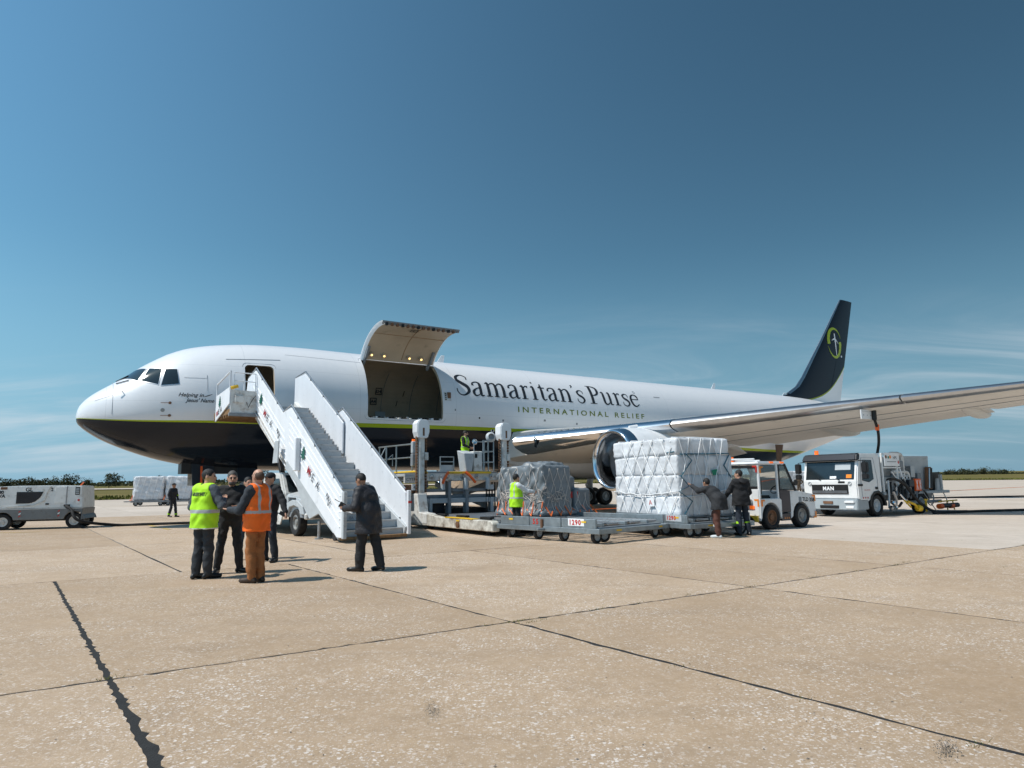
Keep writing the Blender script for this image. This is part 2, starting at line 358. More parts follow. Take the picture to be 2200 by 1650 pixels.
for i in range(-26, 26):
    for j in range(-4, 9):
        cs = cell(i, j); ctr = sum(cs) / 4
        if not visible(ctr): continue
        rough = (i == -1 and j <= 0)
        wide_l = .055 if (i == -1 and j <= 0) or (i == 0 and j < 0) else .016      # half joint width on the long joints
        g = [wide_l if i == -1 else .014, .014]
        # ragged outline
        pts = []
        for e in range(4):
            p, q = cs[e], cs[(e + 1) % 4]; d = q - p; ln = np.hypot(*d); nrm = np.array([-d[1], d[0]]) / ln
            long_ = e in (1, 3)
            base = .024 if ctr[1] < 19 else .020
            if (e == 3 and i == -1 or e == 1 and i == -2) and j == 0: base = .0275
            if (e == 3 and i == -1 or e == 1 and i == -2) and j < 0: base = .0285
            if e == 1 and i == -1 and j < 0 or e == 3 and i == 0 and j < 0: base = .026
            n_ = (110 if base > .027 else 48) if ctr[1] < 14 else 8
            for k in range(n_):
                t_ = k / n_
                jit = random.uniform(-.5, .45) + (random.uniform(.2, 1.1) if random.random() < .10 else 0)
                if base > .027: jit = random.uniform(-.5, .35) + (random.uniform(.2, .9) if random.random() < .14 else 0) + (.25 if j < 0 else 0) * max(0, math.sin(t_ * 3.1))
                jit = jit * base if k else 0
                pts.append(p + d * t_ + nrm * (base + jit) + (d / ln * base if k == 0 else 0))
        c0 = sum(pts) / len(pts); n_ = len(pts); hz_ = random.uniform(-.001, .0015)
        s = MB()
        s.add([(*(p - c0), hz_) for p in pts] + [(*((p - c0) * (1 + .004)), hz_ - .012) for p in pts], [tuple(range(n_))] + [(k, k + n_, (k + 1) % n_ + n_, (k + 1) % n_) for k in range(n_)])
        pale = (i >= 2 and j >= 1 and ctr[0] > 6.5) or (j >= 5) or (i >= 3 and j == 0) and ctr[1] > 15.5
        o = s.build('concrete_slab', 'concrete_pale' if pale else 'concrete', apron_o, fix=True, loc=(c0[0], c0[1], 0)); nslab += 1
        fill.add([(*p, -.0035) for p in cs], [(0, 1, 2, 3)], 0 if ctr[1] < 19 else 1)
fill_o = fill.build('joint_filler', ['tar', 'tar_grey'], fix=False); tag(fill_o, 'dark tar filling the joints between concrete slabs', kind='structure')
print('slabs', nslab)
# grass field beyond the apron and rising ground to the horizon
gm = bpy.data.materials.new('field_grass'); gm.use_nodes = True; MATS['field_grass'] = gm
def grass_nodes(m, ca, cb, cc):
    t = m.node_tree; b = t.nodes['Principled BSDF']; n = t.nodes.new; l = t.links.new; ge = n('ShaderNodeNewGeometry')
    mp_ = n('ShaderNodeMapping'); mp_.inputs['Scale'].default_value = (.05, .11, .05); l(ge.outputs['Position'], mp_.inputs[0])
    z = n('ShaderNodeTexNoise'); z.inputs['Scale'].default_value = 1; z.inputs['Detail'].default_value = 8; l(mp_.outputs[0], z.inputs['Vector'])
    cr = n('ShaderNodeValToRGB'); l(z.outputs[0], cr.inputs[0]); e = cr.color_ramp.elements
    e[0].position = .32; e[0].color = (*ca, 1); e[1].position = .7; e[1].color = (*cc, 1); k = e.new(.5); k.color = (*cb, 1)
    l(cr.outputs[0], b.inputs['Base Color']); b.inputs['Roughness'].default_value = .95; b.inputs['Specular IOR Level'].default_value = .1
grass_nodes(gm, (.085, .082, .022), (.125, .105, .032), (.165, .125, .045))
EDGE = [(-400, 62), (-120, 70), (-52, 83), (-30, 95), (-4, 140), (24, 205), (60, 190), (108, 156), (170, 120), (420, 80)]
fld = MB(); rows = []
for k in range(0, 12):
    f = (k / 11) ** 2.6; row = []
    for ex, ey in EDGE:
        far = 6000.; y = ey + (far - ey) * f; x = ex * (1 + (y - ey) / 260.)
        row.append((x, y, ground_z(y) + .02))
    rows.append(row)
fld.grid(rows); tag(fld.build('grass_field', 'field_grass', fix=False), 'olive grass field stretching to the horizon', kind='structure')
# rough blades along the near edge of the field
bl = MB()
def edge_y(x): return float(np.interp(x, [e[0] for e in EDGE], [e[1] for e in EDGE]))
for k in range(9000):
    x = random.uniform(-75, 150); y = edge_y(x) + abs(random.gauss(0, 1)) * 9 - .2
    if abs(x) > .8 * y + 6: continue
    h_ = random.uniform(.12, .42); z0 = ground_z(y); a = random.uniform(0, 3.14); wd = random.uniform(.1, .25)
    dx, dy = math.cos(a) * wd, math.sin(a) * wd; lx, ly = random.uniform(-.1, .1), random.uniform(-.1, .1)
    bl.add([(x - dx, y - dy, z0), (x + dx, y + dy, z0), (x + lx, y + ly, z0 + h_)], [(0, 1, 2)])
gb = bpy.data.materials.new('grass_blade'); gb.use_nodes = True; MATS['grass_blade'] = gb; grass_nodes(gb, (.07, .085, .015), (.11, .115, .025), (.15, .135, .04))
tag(bl.build('grass_edge', 'grass_blade', fix=False), 'rough grass along the edge of the apron', 'grass', kind='stuff')
# pale taxiway strip behind the field at left
tx = MB(); tx.grid([[(x, y, ground_z(y) + .25) for x in (-420, -250, -120, -40, 20)] for y in (196, 236)])
tag(tx.build('taxiway', 'concrete_pale', fix=False), 'pale taxiway strip beyond the grass', kind='structure')
# yellow guide lines
yl = MB()
def stripe_line(mb, p, q, wd, z=.006):
    p, q = np.array(p), np.array(q); d = (q - p) / np.hypot(*(q - p)); nrm = np.array([-d[1], d[0]]) * wd / 2
    k = max(2, int(np.hypot(*(q - p)) / .5))
    for a in range(k):
        if random.random() < .12: continue
        u = p + (q - p) * a / k; v = p + (q - p) * (a + 1) / k
        mb.add([(*(u - nrm), z), (*(v - nrm), z), (*(v + nrm), z), (*(u + nrm), z)], [(0, 1, 2, 3)])
stripe_line(yl, (-14.9, 27.9), (-12.5, 24.8), .16); stripe_line(yl, (-22, 23.5), (-17, 24.5), .14)
mat('line_yellow', (.52, .36, .09), .8, var=.3, dirt=(.38, .31, .23), dirt_amt=.5)
tag(yl.build('guide_line', 'line_yellow', fix=False), 'worn yellow guide line painted on the apron', kind='structure')
# weeds in the joints
wd_ = MB()
spots = [(-.02, 7.63, .16, 60), (.18, 7.60, .1, 26), (-3.25, 5.63, .07, 18), (3.35, 9.85, .05, 14), (6.63, 12.02, .13, 30), (7.0, 12.35, .1, 20), (9.95, 14.25, .12, 24), (11.2, 15.1, .12, 24), (1.0, 8.3, .06, 14), (1.5, 8.65, .05, 10), (2.3, 9.2, .06, 10), (9.3, 10.9, .22, 40), (8.2, 11.55, .1, 14), (1.35, 5.76, .05, 8), (2.0, 4.9, .05, 8), (2.6, 4.05, .05, 10), (-8.3, 18.6, .15, 20), (-7.4, 17.3, .12, 16), (4.6, 10.7, .06, 12), (5.6, 11.3, .06, 12), (8.2, 17.2, .1, 12), (9.4, 16.6, .1, 10), (10.6, 16.3, .1, 10)]
for (x, y, sp, cnt) in spots:
    for k in range(cnt):
        u = random.gauss(0, sp); a = random.uniform(0, 6.3); px_, py_ = x + SB[0] / 3.93 * u + random.gauss(0, .012), y + SB[1] / 3.93 * u + random.gauss(0, .012)
        l_ = random.uniform(.015, .05); h_ = random.uniform(.006, .03)
        wd_.add([(px_ - .004, py_, -.01), (px_ + .004, py_, -.01), (px_ + math.cos(a) * l_, py_ + math.sin(a) * l_, h_)], [(0, 1, 2)])
weed = bpy.data.materials.new('weed'); weed.use_nodes = True; MATS['weed'] = weed; grass_nodes(weed, (.05, .06, .012), (.10, .11, .02), (.17, .13, .05))
tag(wd_.build('joint_weeds', 'weed', fix=False), 'small weeds growing in the slab joints', 'weeds', kind='stuff')
# grit and small debris on the slabs
gr = MB()
for k in range(240):
    y = 3.6 + random.random() ** 1.6 * 14; x = random.uniform(-.75, .75) * y; r_ = random.uniform(.002, .0065)
    a = random.uniform(0, 3); e = random.uniform(1, 2.6)
    gr.add([(x + math.cos(a + t_) * r_ * (e if i_ % 2 == 0 else 1), y + math.sin(a + t_) * r_, .004) for i_, t_ in enumerate((0, 1.57, 3.14, 4.71))] + [(x, y, .004 + r_)], [(0, 1, 4), (1, 2, 4), (2, 3, 4), (3, 0, 4)])
tag(gr.build('grit', 'tar_grey', fix=False), 'scattered grit on the concrete', 'grit', kind='stuff')

# rubber scuffs left by tyres
for (x, y, a, ln, lab) in ((-.557, 4.74, 1.75, .42, 'faint grey tyre scuff in the middle of the near slab'), (2.40, 4.0, 1.0, .32, 'dark tyre scuff near the lower right corner')):
    b = MB(); ca, sa = math.cos(a), math.sin(a)
    for k in range(430 if x > 0 else 380):
        u = random.gauss(0, ln * .26); v = random.gauss(0, .03); s_ = random.uniform(.002, .007); px_, py_ = x + ca * u - sa * v, y + sa * u + ca * v
        b.add([(px_ - ca * s_ - sa * s_ * .3, py_ - sa * s_, .0045), (px_ - sa * s_ * .4, py_ + ca * s_ * .4, .0045), (px_ + ca * s_, py_ + sa * s_, .0045), (px_ + sa * s_ * .4, py_ - ca * s_ * .4, .0045)], [(0, 1, 2, 3)])
    tag(b.build('tyre_scuff', 'tar_grey', fix=False), lab, kind='structure')
# ------------------------------------------------------------------ the aeroplane
FT = np.array([  # x, top, bottom, half width, height of the widest line
[.32,4.22,4.22,.0,4.22],[.36,4.48,4.02,.26,4.22],[.50,4.76,3.84,.52,4.22],[.80,5.08,3.60,.83,4.23],[1.25,5.42,3.33,1.16,4.26],[1.90,5.88,3.04,1.50,4.31],[2.35,6.27,2.87,1.69,4.38],
[2.80,6.58,2.72,1.85,4.46],[3.30,6.89,2.58,2.00,4.55],[4.10,7.22,2.42,2.18,4.68],[5.20,7.45,2.28,2.34,4.82],[6.80,7.61,2.20,2.45,4.93],[8.80,7.66,2.18,2.505,4.95],[11,7.64,2.18,2.515,4.95],
[34,7.58,2.18,2.515,4.95],[37,7.58,2.20,2.48,4.98],[40.4,7.58,2.40,2.34,5.1],[43.5,7.57,2.92,2.05,5.3],[46.6,7.50,3.68,1.62,5.6],[50,7.22,4.50,1.02,5.9],[52.5,6.75,5.12,.52,5.95],[53.6,6.40,5.55,.22,5.98]])
def _pchip(x, xs, ys):
    i = int(np.clip(np.searchsorted(xs, x) - 1, 0, len(xs) - 2)); h = np.diff(xs); d = np.diff(ys) / h
    def sl(k):
        if k <= 0: return d[0]
        if k >= len(xs) - 1: return d[-1]
        if d[k - 1] * d[k] <= 0: return 0.
        w1 = 2 * h[k] + h[k - 1]; w2 = h[k] + 2 * h[k - 1]; return (w1 + w2) / (w1 / d[k - 1] + w2 / d[k])
    t = (x - xs[i]) / h[i]; a, b = sl(i), sl(i + 1)
    return ys[i] * (1 + 2 * t) * (1 - t) ** 2 + h[i] * a * t * (1 - t) ** 2 + ys[i + 1] * t * t * (3 - 2 * t) + h[i] * b * t * t * (t - 1)
_sc = {}
def sec(x):
    x = round(float(x), 4)
    if x not in _sc: _sc[x] = [_pchip(x, FT[:, 0], FT[:, k]) for k in (1, 2, 3, 4)]
    return _sc[x]
def fpt(x, t, off=0.):
    zt, zb, hw, zw = sec(x); c, s = math.cos(t), math.sin(t); h = (zt - zw) if s > 0 else (zw - zb)
    return Vector((x, (hw + off) * c, zw + (h + off) * s))
def fside(x, z, off=.006, side=-1):
    """point of the skin at station x and height z (port side for side=-1)"""
    zt, zb, hw, zw = sec(x); h = (zt - zw) if z > zw else (zw - zb); q = max(-1, min(1, (z - zw) / h)); c = math.sqrt(max(0, 1 - q * q))
    n_ = Vector((0, side * c / hw, q / h)).normalized()
    return Vector((x, side * hw * c, z)) + n_ * off
def fproj(p, off=.01):
    x, y, z = p; zt, zb, hw, zw = sec(x); h = (zt - zw) if z > zw else (zw - zb); k = math.hypot(y / hw, (z - zw) / h)
    y2, z2 = y / k, zw + (z - zw) / k; n_ = Vector((-.25, y2 / hw / hw, (z2 - zw) / h / h)).normalized()
    return Vector((x, y2, z2)) + n_ * off
plane = thing('cargo_airplane', 'white wide-body cargo aeroplane with navy belly, lime stripe and raised cargo door', 'airplane', W(0, 0), TH)
# skin paint: white over a lime stripe over navy, by height
def livery():
    m = bpy.data.materials.new('livery'); m.use_nodes = True; t = m.node_tree; b = t.nodes['Principled BSDF']; n = t.nodes.new; l = t.links.new; MATS['livery'] = m
    co = n('ShaderNodeTexCoord'); sp = n('ShaderNodeSeparateXYZ'); l(co.outputs['Object'], sp.inputs[0])
    def mth(op, a, b_=None, c=None):
        z = n('ShaderNodeMath'); z.operation = op
        for i, v in enumerate((a, b_, c)):
            if v is None: continue
            if isinstance(v, (int, float)): z.inputs[i].default_value = v
            else: l(v, z.inputs[i])
        return z.outputs[0]
    def curve(pts):
        fc = n('ShaderNodeFloatCurve'); cv = fc.mapping.curves[0]; fc.mapping.use_clip = False
        while len(cv.points) < len(pts): cv.points.new(.5, .5)
        for q, (u, v) in zip(cv.points, pts): q.location = (u, v); q.handle_type = 'AUTO'
        fc.mapping.update(); l(mth('DIVIDE', sp.outputs[0], 50), fc.inputs['Value']); return mth('MULTIPLY', fc.outputs[0], 10)
    lo = curve([(0, .418), (.03, .402), (.1, .398), (.38, .402), (.56, .385), (.70, .343), (1., .343)])
    hi = curve([(0, .4185), (.03, .406), (.1, .407), (.2, .416), (.38, .418), (.56, .400), (.70, .358), (1., .358)])
    up = mth('GREATER_THAN', sp.outputs[2], hi); st = mth('GREATER_THAN', sp.outputs[2], lo)
    def mix(f, A, B):
        z = n('ShaderNodeMix'); z.data_type = 'RGBA'; l(f, z.inputs['Factor'])
        for k, v in (('A', A), ('B', B)):
            if isinstance(v, tuple): z.inputs[k].default_value = (*v, 1)
            else: l(v, z.inputs[k])
        return z.outputs['Result']
    nz = n('ShaderNodeTexNoise'); nz.inputs['Scale'].default_value = .7; nz.inputs['Detail'].default_value = 6; l(co.outputs['Object'], nz.inputs['Vector'])
    mpn = n('ShaderNodeMapping'); mpn.inputs['Scale'].default_value = (4, 4, .35); l(co.outputs['Object'], mpn.inputs[0])
    ns = n('ShaderNodeTexNoise'); ns.inputs['Scale'].default_value = 1.2; ns.inputs['Detail'].default_value = 5; l(mpn.outputs[0], ns.inputs['Vector'])
    wv = mix(ns.outputs[0], (.77, .77, .78), (.71, .72, .74))
    # skin seams: thin dark lines at panel joints
    def seam(v, per, wid): return mth('LESS_THAN', mth('ABSOLUTE', mth('SUBTRACT', mth('MODULO', v, per), per / 2)), wid)
    sm = mth('MAXIMUM', seam(mth('ADD', sp.outputs[0], 1.1), 4.7, .006), seam(mth('ADD', sp.outputs[2], .55), 1.52, .004))
    wv = mix(mth('MULTIPLY', sm, .42), wv, (.30, .31, .33))
    c = mix(st, NAVY, (.36, .44, .01)); c = mix(up, c, wv)
    l(c, b.inputs['Base Color']); l(mth('MULTIPLY_ADD', up, .25, .12), b.inputs['Coat Weight']); b.inputs['Coat Roughness'].default_value = .03; l(mth('MULTIPLY_ADD', up, .25, .25), b.inputs['Specular IOR Level'])
    rg = mix(up, (.16, .16, .16), (.30, .30, .30)); l(rg, b.inputs['Roughness'])
    bp = n('ShaderNodeBump'); bp.inputs['Strength'].default_value = .05; bp.inputs['Distance'].default_value = .05
    nb = n('ShaderNodeTexNoise'); nb.inputs['Scale'].default_value = 1.1; nb.inputs['Detail'].default_value = 2; l(co.outputs['Object'], nb.inputs['Vector']); l(nb.outputs[0], bp.inputs['Height']); l(bp.outputs[0], b.inputs['Normal']); l(bp.outputs[0], b.inputs['Coat Normal'])
livery()
NA = 96
xs = sorted(set([.36, .42, .5, .6, .7, .8, .95, 1.1, 1.25] + list(np.arange(1.45, 11, .3)) + list(np.arange(11, 34, .75)) + list(np.arange(34, 53.6, .5)) + [53.6]))
f = MB(); f.V = []; rings = [[fpt(x, 2 * math.pi * j / NA) for j in range(NA)] for x in xs]
f.loft(rings, 0, caps=False); k0 = len(f.V); f.V.append((.32, 0, 4.22)); f.V.append((53.7, 0, 5.98)); last = (len(xs) - 1) * NA
for j in range(NA):
    f.F.append(((j + 1) % NA, j, k0)); f.M.append(0); f.F.append((last + j, last + (j + 1) % NA, k0 + 1)); f.M.append(0)
fus = f.build('fuselage', ['livery', 'interior'], plane)
def rrect(x0, x1, z0, z1, r, n=6):
    P = []
    for cx_, cz_, a0 in ((x1 - r, z1 - r, 0), (x0 + r, z1 - r, 90), (x0 + r, z0 + r, 180), (x1 - r, z0 + r, 270)):
        for k in range(n + 1): a = R(a0 + 90 * k / n); P.append((cx_ + r * math.cos(a), cz_ + r * math.sin(a)))
    return P
def bool_cut(o, cutter):
    md = o.modifiers.new('b', 'BOOLEAN'); md.operation = 'DIFFERENCE'; md.solver = 'EXACT'; md.object = cutter
    dg = bpy.context.evaluated_depsgraph_get(); me = bpy.data.meshes.new_from_object(o.evaluated_get(dg)); o.modifiers.clear(); old = o.data; o.data = me; bpy.data.meshes.remove(old)
    cm = cutter.data; bpy.data.objects.remove(cutter); bpy.data.meshes.remove(cm)
def bay_ring(x):
    zt, zb, hw, zw = sec(x); P = []
    for k in range(41):
        a = R(-13.8 + k * (207.6 / 40)); h = (zt - zw) * .945 if math.sin(a) > 0 else (zw - zb) * .945
        P.append((x, hw * .945 * math.cos(a), max(4.36, zw + h * math.sin(a))))
    return P
cut = MB(); cut.loft([bay_ring(x) for x in (4.6, 6, 8, 10, 14, 18, 22)], 1); bool_cut(fus, cut.build('cut', ['livery', 'interior'], plane))
CD = (10.98, 14.64, 4.42, 7.17)
cut = MB(); cut.prism(rrect(*CD, .14), 'y', -3.2, -1.0, 1); bool_cut(fus, cut.build('cut', ['livery', 'interior'], plane))
ED = (5.92, 7.04, 4.36, 6.40)
cut = MB(); cut.prism(rrect(*ED, .18), 'y', -3.2, -1.2, 1); bool_cut(fus, cut.build('cut', ['livery', 'interior'], plane))
me = fus.data; me.name = 'fuselage'
nl = []
vc = [v.co for v in me.vertices]
me.polygons.foreach_set('use_smooth', [True] * len(me.polygons))
for p in me.polygons:
    outer = p.material_index == 0
    for vi in p.vertices:
        if outer:
            v = vc[vi]; x = min(max(v.x, .34), 53.5); e = .02; a = sec(x - e if x > .36 else x); b = sec(x + e); zt, zb, hw, zw = sec(x)
            h = (zt - zw) if v.z > zw else (zw - zb)
            if hw < .05: nl.append((-1, 0, 0) if x < 10 else (1, 0, 0)); continue
            t = math.atan2((v.z - zw) / h, v.y / hw); dt = Vector((0, -hw * math.sin(t), h * math.cos(t)))
            q0, q1 = fpt(x - e if x > .36 else x, t), fpt(x + e, t); dn = (q1 - q0).cross(dt); 
            nn_ = (dt.cross(q1 - q0)).normalized()
            if nn_.dot(Vector((0, math.cos(t), math.sin(t)))) < 0: nn_ = -nn_
            nl.append(tuple(nn_))
        else: nl.append(tuple(p.normal))
me.normals_split_custom_set(nl)
# patches laid on the skin
def patch(name, corners, m, off, parent=plane, n=8, rnd=0):
    A, B, C, D = [Vector(c) for c in corners]; P = []
    for i in range(n + 1):
        row = []
        for j in range(n + 1):
            u, v = i / n, j / n; row.append(fproj((A * (1 - u) + B * u) * (1 - v) + (D * (1 - u) + C * u) * v, off))
        P.append(row)
    b = MB(); b.grid(P); return b.build(name, m, parent, fix=False, smooth=True)
def grow(cs, k):
    c = sum((Vector(q) for q in cs), Vector()) / 4; return [c + (Vector(q) - c) * k for q in cs]
WIN = [[(3.14, -1.43, 6.06), (3.52, -1.62, 6.06), (3.58, -1.92, 5.46), (3.0, -1.73, 5.38)], [(2.62, -1.0, 6.08), (3.02, -1.34, 6.08), (2.89, -1.67, 5.42), (2.32, -1.27, 5.53)], [(2.02, -.12, 6.06), (2.5, -.90, 6.06), (2.22, -1.20, 5.53), (1.62, -.12, 5.62)]]
for wq in WIN:
    for sg in (1, -1):
        cs = [(x, y * sg, z) for x, y, z in wq]
        fr = patch('cockpit_window', grow(cs, 1.09), 'bare_metal', .012); patch('pane', cs, 'glass_dark', .020, fr)
# wipers
for yy in (-.45, -.95): b = MB(); b.tube([fproj((1.55, yy * .7, 5.52), .03), fproj((1.95, yy, 5.62), .035)], .018, 6); b.build('wiper', 'black', plane)
# entry and cargo door surrounds, seams
def skin_line(name, pts, wd, m, side=-1):
    b = MB(); P = [fside(x, z, .006, side) for x, z in pts]; b.tube(P, wd, 5); return b.build(name, m, plane)
mat('seam', (.25, .26, .28), .5, var=.1)
skin_line('seam', [(1.45, 5.62 - .06 * k) for k in range(24)], .006, 'seam')
skin_line('seam', [(1.45 - .03 * k, 5.0 - .012 * k) for k in range(20)], .004, 'seam')
skin_line('drip_rail', [(5.25 + .1 * k, 6.60 + .006 * k) for k in range(22)], .010, 'seam')
skin_line('seam', [(3.75 + .06 * k, 5.72) for k in range(14)] + [(4.55, 5.86 - .05 * k) for k in range(14)], .004, 'seam')
skin_line('seam', [(7.6 + .1 * k, 7.02 - .002 * k) for k in range(34)], .004, 'seam')
for q in ((10.86, 14.76, 4.34, 7.22), (5.84, 7.12, 4.30, 6.48), (8.2, 8.9, 3.3, 3.8), (16.2, 17.3, 2.9, 3.5), (9.2, 10.2, 2.75, 3.2)):
    P = rrect(*q, .16); skin_line('seam', [(a_, z_) for a_, z_ in P + P[:1]], .005, 'seam')
for x, z, w_ in ((5.3, 4.5, .12), (7.5, 4.6, .10), (8.4, 5.0, .08), (9.6, 4.45, .14), (17.9, 4.5, .10), (20.4, 4.6, .12), (22.5, 4.5, .1), (15.25, 4.9, .06), (28.6, 6.35, .5)):
    b = MB(); b.grid([[fside(x + w_ * i_ / 2, z + (.05 if w_ < .3 else .02) * j_, .008) for j_ in range(3)] for i_ in range(3)]); b.build('placard', 'mid_grey' if w_ < .3 else 'seam', plane, fix=False)
for x, z, xl, zl in ((3.3, 4.70, 2.99, 4.69), (3.31, 4.22, 3.0, 4.215)):
    b = MB(); q = fside(x, z, .0); b.lathe([(0, .055), (.02, .05), (.03, .02), (.03, .001)], q, (-.25, -.95, .1), 12); b.tube([q + Vector((0, -.03, 0)), fside(xl, zl, .05)], .010, 6); b.build('air_probe', 'rust', plane)
b = MB(); b.lathe([(0, .075), (.012, .07), (.012, .001)], fside(3.07, 4.42, 0), (-.3, -.95, 0), 14); b.build('static_port', 'hub', plane)
b = MB(); b.tube([fproj((1.73, -1.14, 5.16), .0), fproj((1.76, -1.2, 5.10), .10), fproj((1.62, -1.22, 5.06), .13)], .02, 6); b.build('pitot_tube', 'bare_metal', plane)
for x, z, r_ in ((16.6, 4.62, .05), (17.4, 4.05, .06)):
    b = MB(); b.lathe([(0, r_ * 1.6), (.01, r_ * 1.5), (.011, .001)], fside(x, z, 0), (0, -1, 0), 14); b.lathe([(.01, r_), (.016, r_ * .9), (.017, .001)], fside(x, z, 0), (0, -1, 0), 14, 1); b.build('service_port', ['letter_white', 'black'], plane)
# cargo door control panel beside the opening
b = MB()
P = [[fside(x, z, .012) for z in (5.36, 5.50, 5.64, 5.78)] for x in (14.74, 14.86, 14.98, 15.08)]; b.grid(P)
for k in range(4): q = fside(14.80, 5.42 + .09 * k, .02); b.box(q.x - .03, q.x + .03, q.y - .02, q.y + .01, q.z - .025, q.z + .025, 1)
q = fside(14.98, 5.57, .0); b.box(14.90, 15.07, q.y - .03, q.y + .05, 5.38, 5.77, 2); b.build('control_panel', ['worn_white', 'black', 'rust'], plane, fix=True)
# open cargo door: the skin segment swung up about its top edge
def zfi(t): return math.asin(max(-1, min(1, (t - 4.95) / 2.69)))
hy, hzz = fside(12.8, CD[3], 0).y, CD[3]; ALP = R(94)
def swing(p): 
    dy, dz = p.y - hy, p.z - hzz; c, s_ = math.cos(-ALP), math.sin(-ALP); return Vector((p.x, hy + dy * c - dz * s_, hzz + dy * s_ + dz * c))
def door_pt(x, t, off): 
    t0, t1 = zfi(CD[2] - .02), zfi(CD[3]); a = t0 + (t1 - t0) * t; zt, zb, hw, zw = sec(x); h = (zt - zw) if a > 0 else (zw - zb); n_ = Vector((0, -math.cos(a) / hw, math.sin(a) / h)).normalized()
    return swing(Vector((x, -hw * math.cos(a), zw + h * math.sin(a))) + n_ * off)
dx = [CD[0] - .02 + (CD[1] - CD[0] + .04) * k / 8 for k in range(9)]; dtt = [k / 20 for k in range(21)]
b = MB(); b.grid([[door_pt(x, t, 0.0) for t in dtt] for x in dx]); cdo = b.build('cargo_door', 'livery_white' if 'livery_white' in MATS else 'white_paint', plane, smooth=True, fix=False)
b = MB(); ix = [CD[0] + .1 + (CD[1] - CD[0] - .2) * k / 8 for k in range(9)]
b.grid([[door_pt(x, .03 + .94 * t, -.15) for t in dtt] for x in ix]); b.build('door_liner', 'interior', cdo, smooth=True, fix=False)
for xe, sgn in ((dx[0], 1), (dx[-1], -1)):
    b = MB(); b.grid([[door_pt(xe, t, 0) for t in dtt], [door_pt(xe + .02 * sgn, t, -.06) for t in dtt], [door_pt(xe + .12 * sgn, t, -.15) for t in dtt]]); b.build('door_edge', ['white_paint'], cdo, smooth=True)
b = MB(); b.grid([[door_pt(x, 0, 0) for x in dx], [door_pt(x, .0, -.05) for x in dx], [door_pt(x, .03, -.15) for x in dx]])
b.build('latch_beam', 'mid_grey', cdo)
for k in range(14):
    x = dx[0] + .2 + k * .245; b = MB(); p = door_pt(x, .012, -.10); b.box(p.x - .05, p.x + .05, p.y - .07, p.y + .06, p.z - .10, p.z + .03); b.build('latch', 'rust' if k % 3 else 'black', cdo, bevel=.012)
for x in (11.35, 11.95, 13.2, 13.8):
    b = MB(); p = door_pt(x, .86, -.15); dn = (door_pt(x, .86, -.3) - p).normalized(); b.cyl(p, p + dn * .16, .10, 14, 0); b.cyl(p + dn * .16, p + dn * .17, .045, 14, 1); b.build('door_lamp', ['interior', 'lamp_glow'], cdo)
for x in (11.15, 14.35):
    b = MB(); b.beam(door_pt(x, .90, -.18), Vector((x, -1.35, 6.95)), .10, .14); b.beam(door_pt(x, .72, -.18), door_pt(x, .93, -.22), .12, .12); b.build('door_actuator', 'mid_grey', cdo, bevel=.01)
for t in (.42,):
    b = MB(); b.tube([door_pt(x, t, -.155) for x in ix], .018, 5); b.build('liner_joint', 'cardboard', cdo)
b = MB(); b.tube([door_pt(12.9, .03 + .9 * t, -.155) for t in dtt], .018, 5); b.build('liner_joint', 'cardboard', cdo)
def placard(parent, o, ux, uy, s, m='dark_letter', size=.3):
    ux = Vector(ux).normalized(); uy = Vector(uy).normalized(); o = Vector(o); b = MB(); h = size / 2; t = size * .12; nn_ = ux.cross(uy) * .006
    for q in ((-h, -h, h, -h + t), (-h, h - t, h, h), (-h, -h + t, -h + t, h - t), (h - t, -h + t, h, h - t)):
        b.add([o + nn_ + ux * u + uy * v for u, v in ((q[0], q[1]), (q[2], q[1]), (q[2], q[3]), (q[0], q[3]))], [(0, 1, 2, 3)])
    V, F = text_geo(s, size * .62, bold=.008, align='CENTER'); b.add([o + nn_ + ux * v[0] + uy * (v[1] - size * .22) for v in V], F)
    return b.build('placard', m, parent, fix=False)
dtu = (door_pt(12.6, .25, -.15) - door_pt(12.6, .15, -.15)).normalized()
placard(cdo, door_pt(12.7, .20, -.17), (1, 0, 0), -dtu, 'C', size=.34)
# seen inside the hold: liner panels, placards, stops on the floor edge
yl_ = sec(12)[2] * .945
def inner(x, z): zt, zb, hw, zw = sec(x); h = (zt - zw) * .945; return hw * .945 * math.sqrt(max(0, 1 - ((z - zw) / h) ** 2)) - .02
for x, z, s in ((13.25, 6.25, 'D4'), (13.05, 5.75, 'A4')): placard(plane, (x, inner(x, z) - .03, z), (1, 0, 0), (0, -.3 if z > 6 else -.1, 1), s, size=.36)
for x, z in ((11.6, 6.45), (11.75, 5.9), (14.6, 6.2), (14.3, 5.7)): b = MB(); b.beam((x, inner(x, z) - .03, z - .14), (x + .06, inner(x, z + .14) - .03, z + .14), .03, .03); b.build('tie_down_slot', 'black', plane)
b = MB(); z = 5.82; b.box(11.35, 11.65, inner(11.5, z) - .05, inner(11.5, z), z - .07, z + .07); b.build('placard', 'amber', plane)
b = MB(); b.box(13.2, 13.75, 2.30, 2.33, 4.62, 5.25); b.build('liner_panel', 'pale_grey', plane)
for k in range(7):
    x = 8.7 + 1.6 * k; b = MB(); b.tube([(x, inner(x, 4.5 + 2.6 * t / 10) - .004, 4.5 + 2.6 * t / 10) for t in range(11)], .014, 5); b.build('liner_joint', 'mid_grey', plane)
for k in range(26):
    x = CD[0] + .12 + k * .135; b = MB(); b.box(x, x + random.uniform(.05, .11), -2.46, -2.30, 4.425, 4.425 + random.uniform(.04, .11)); b.build('floor_latch', ('black', 'steel', 'letter_white', 'black')[k % 4], plane, bevel=.008)
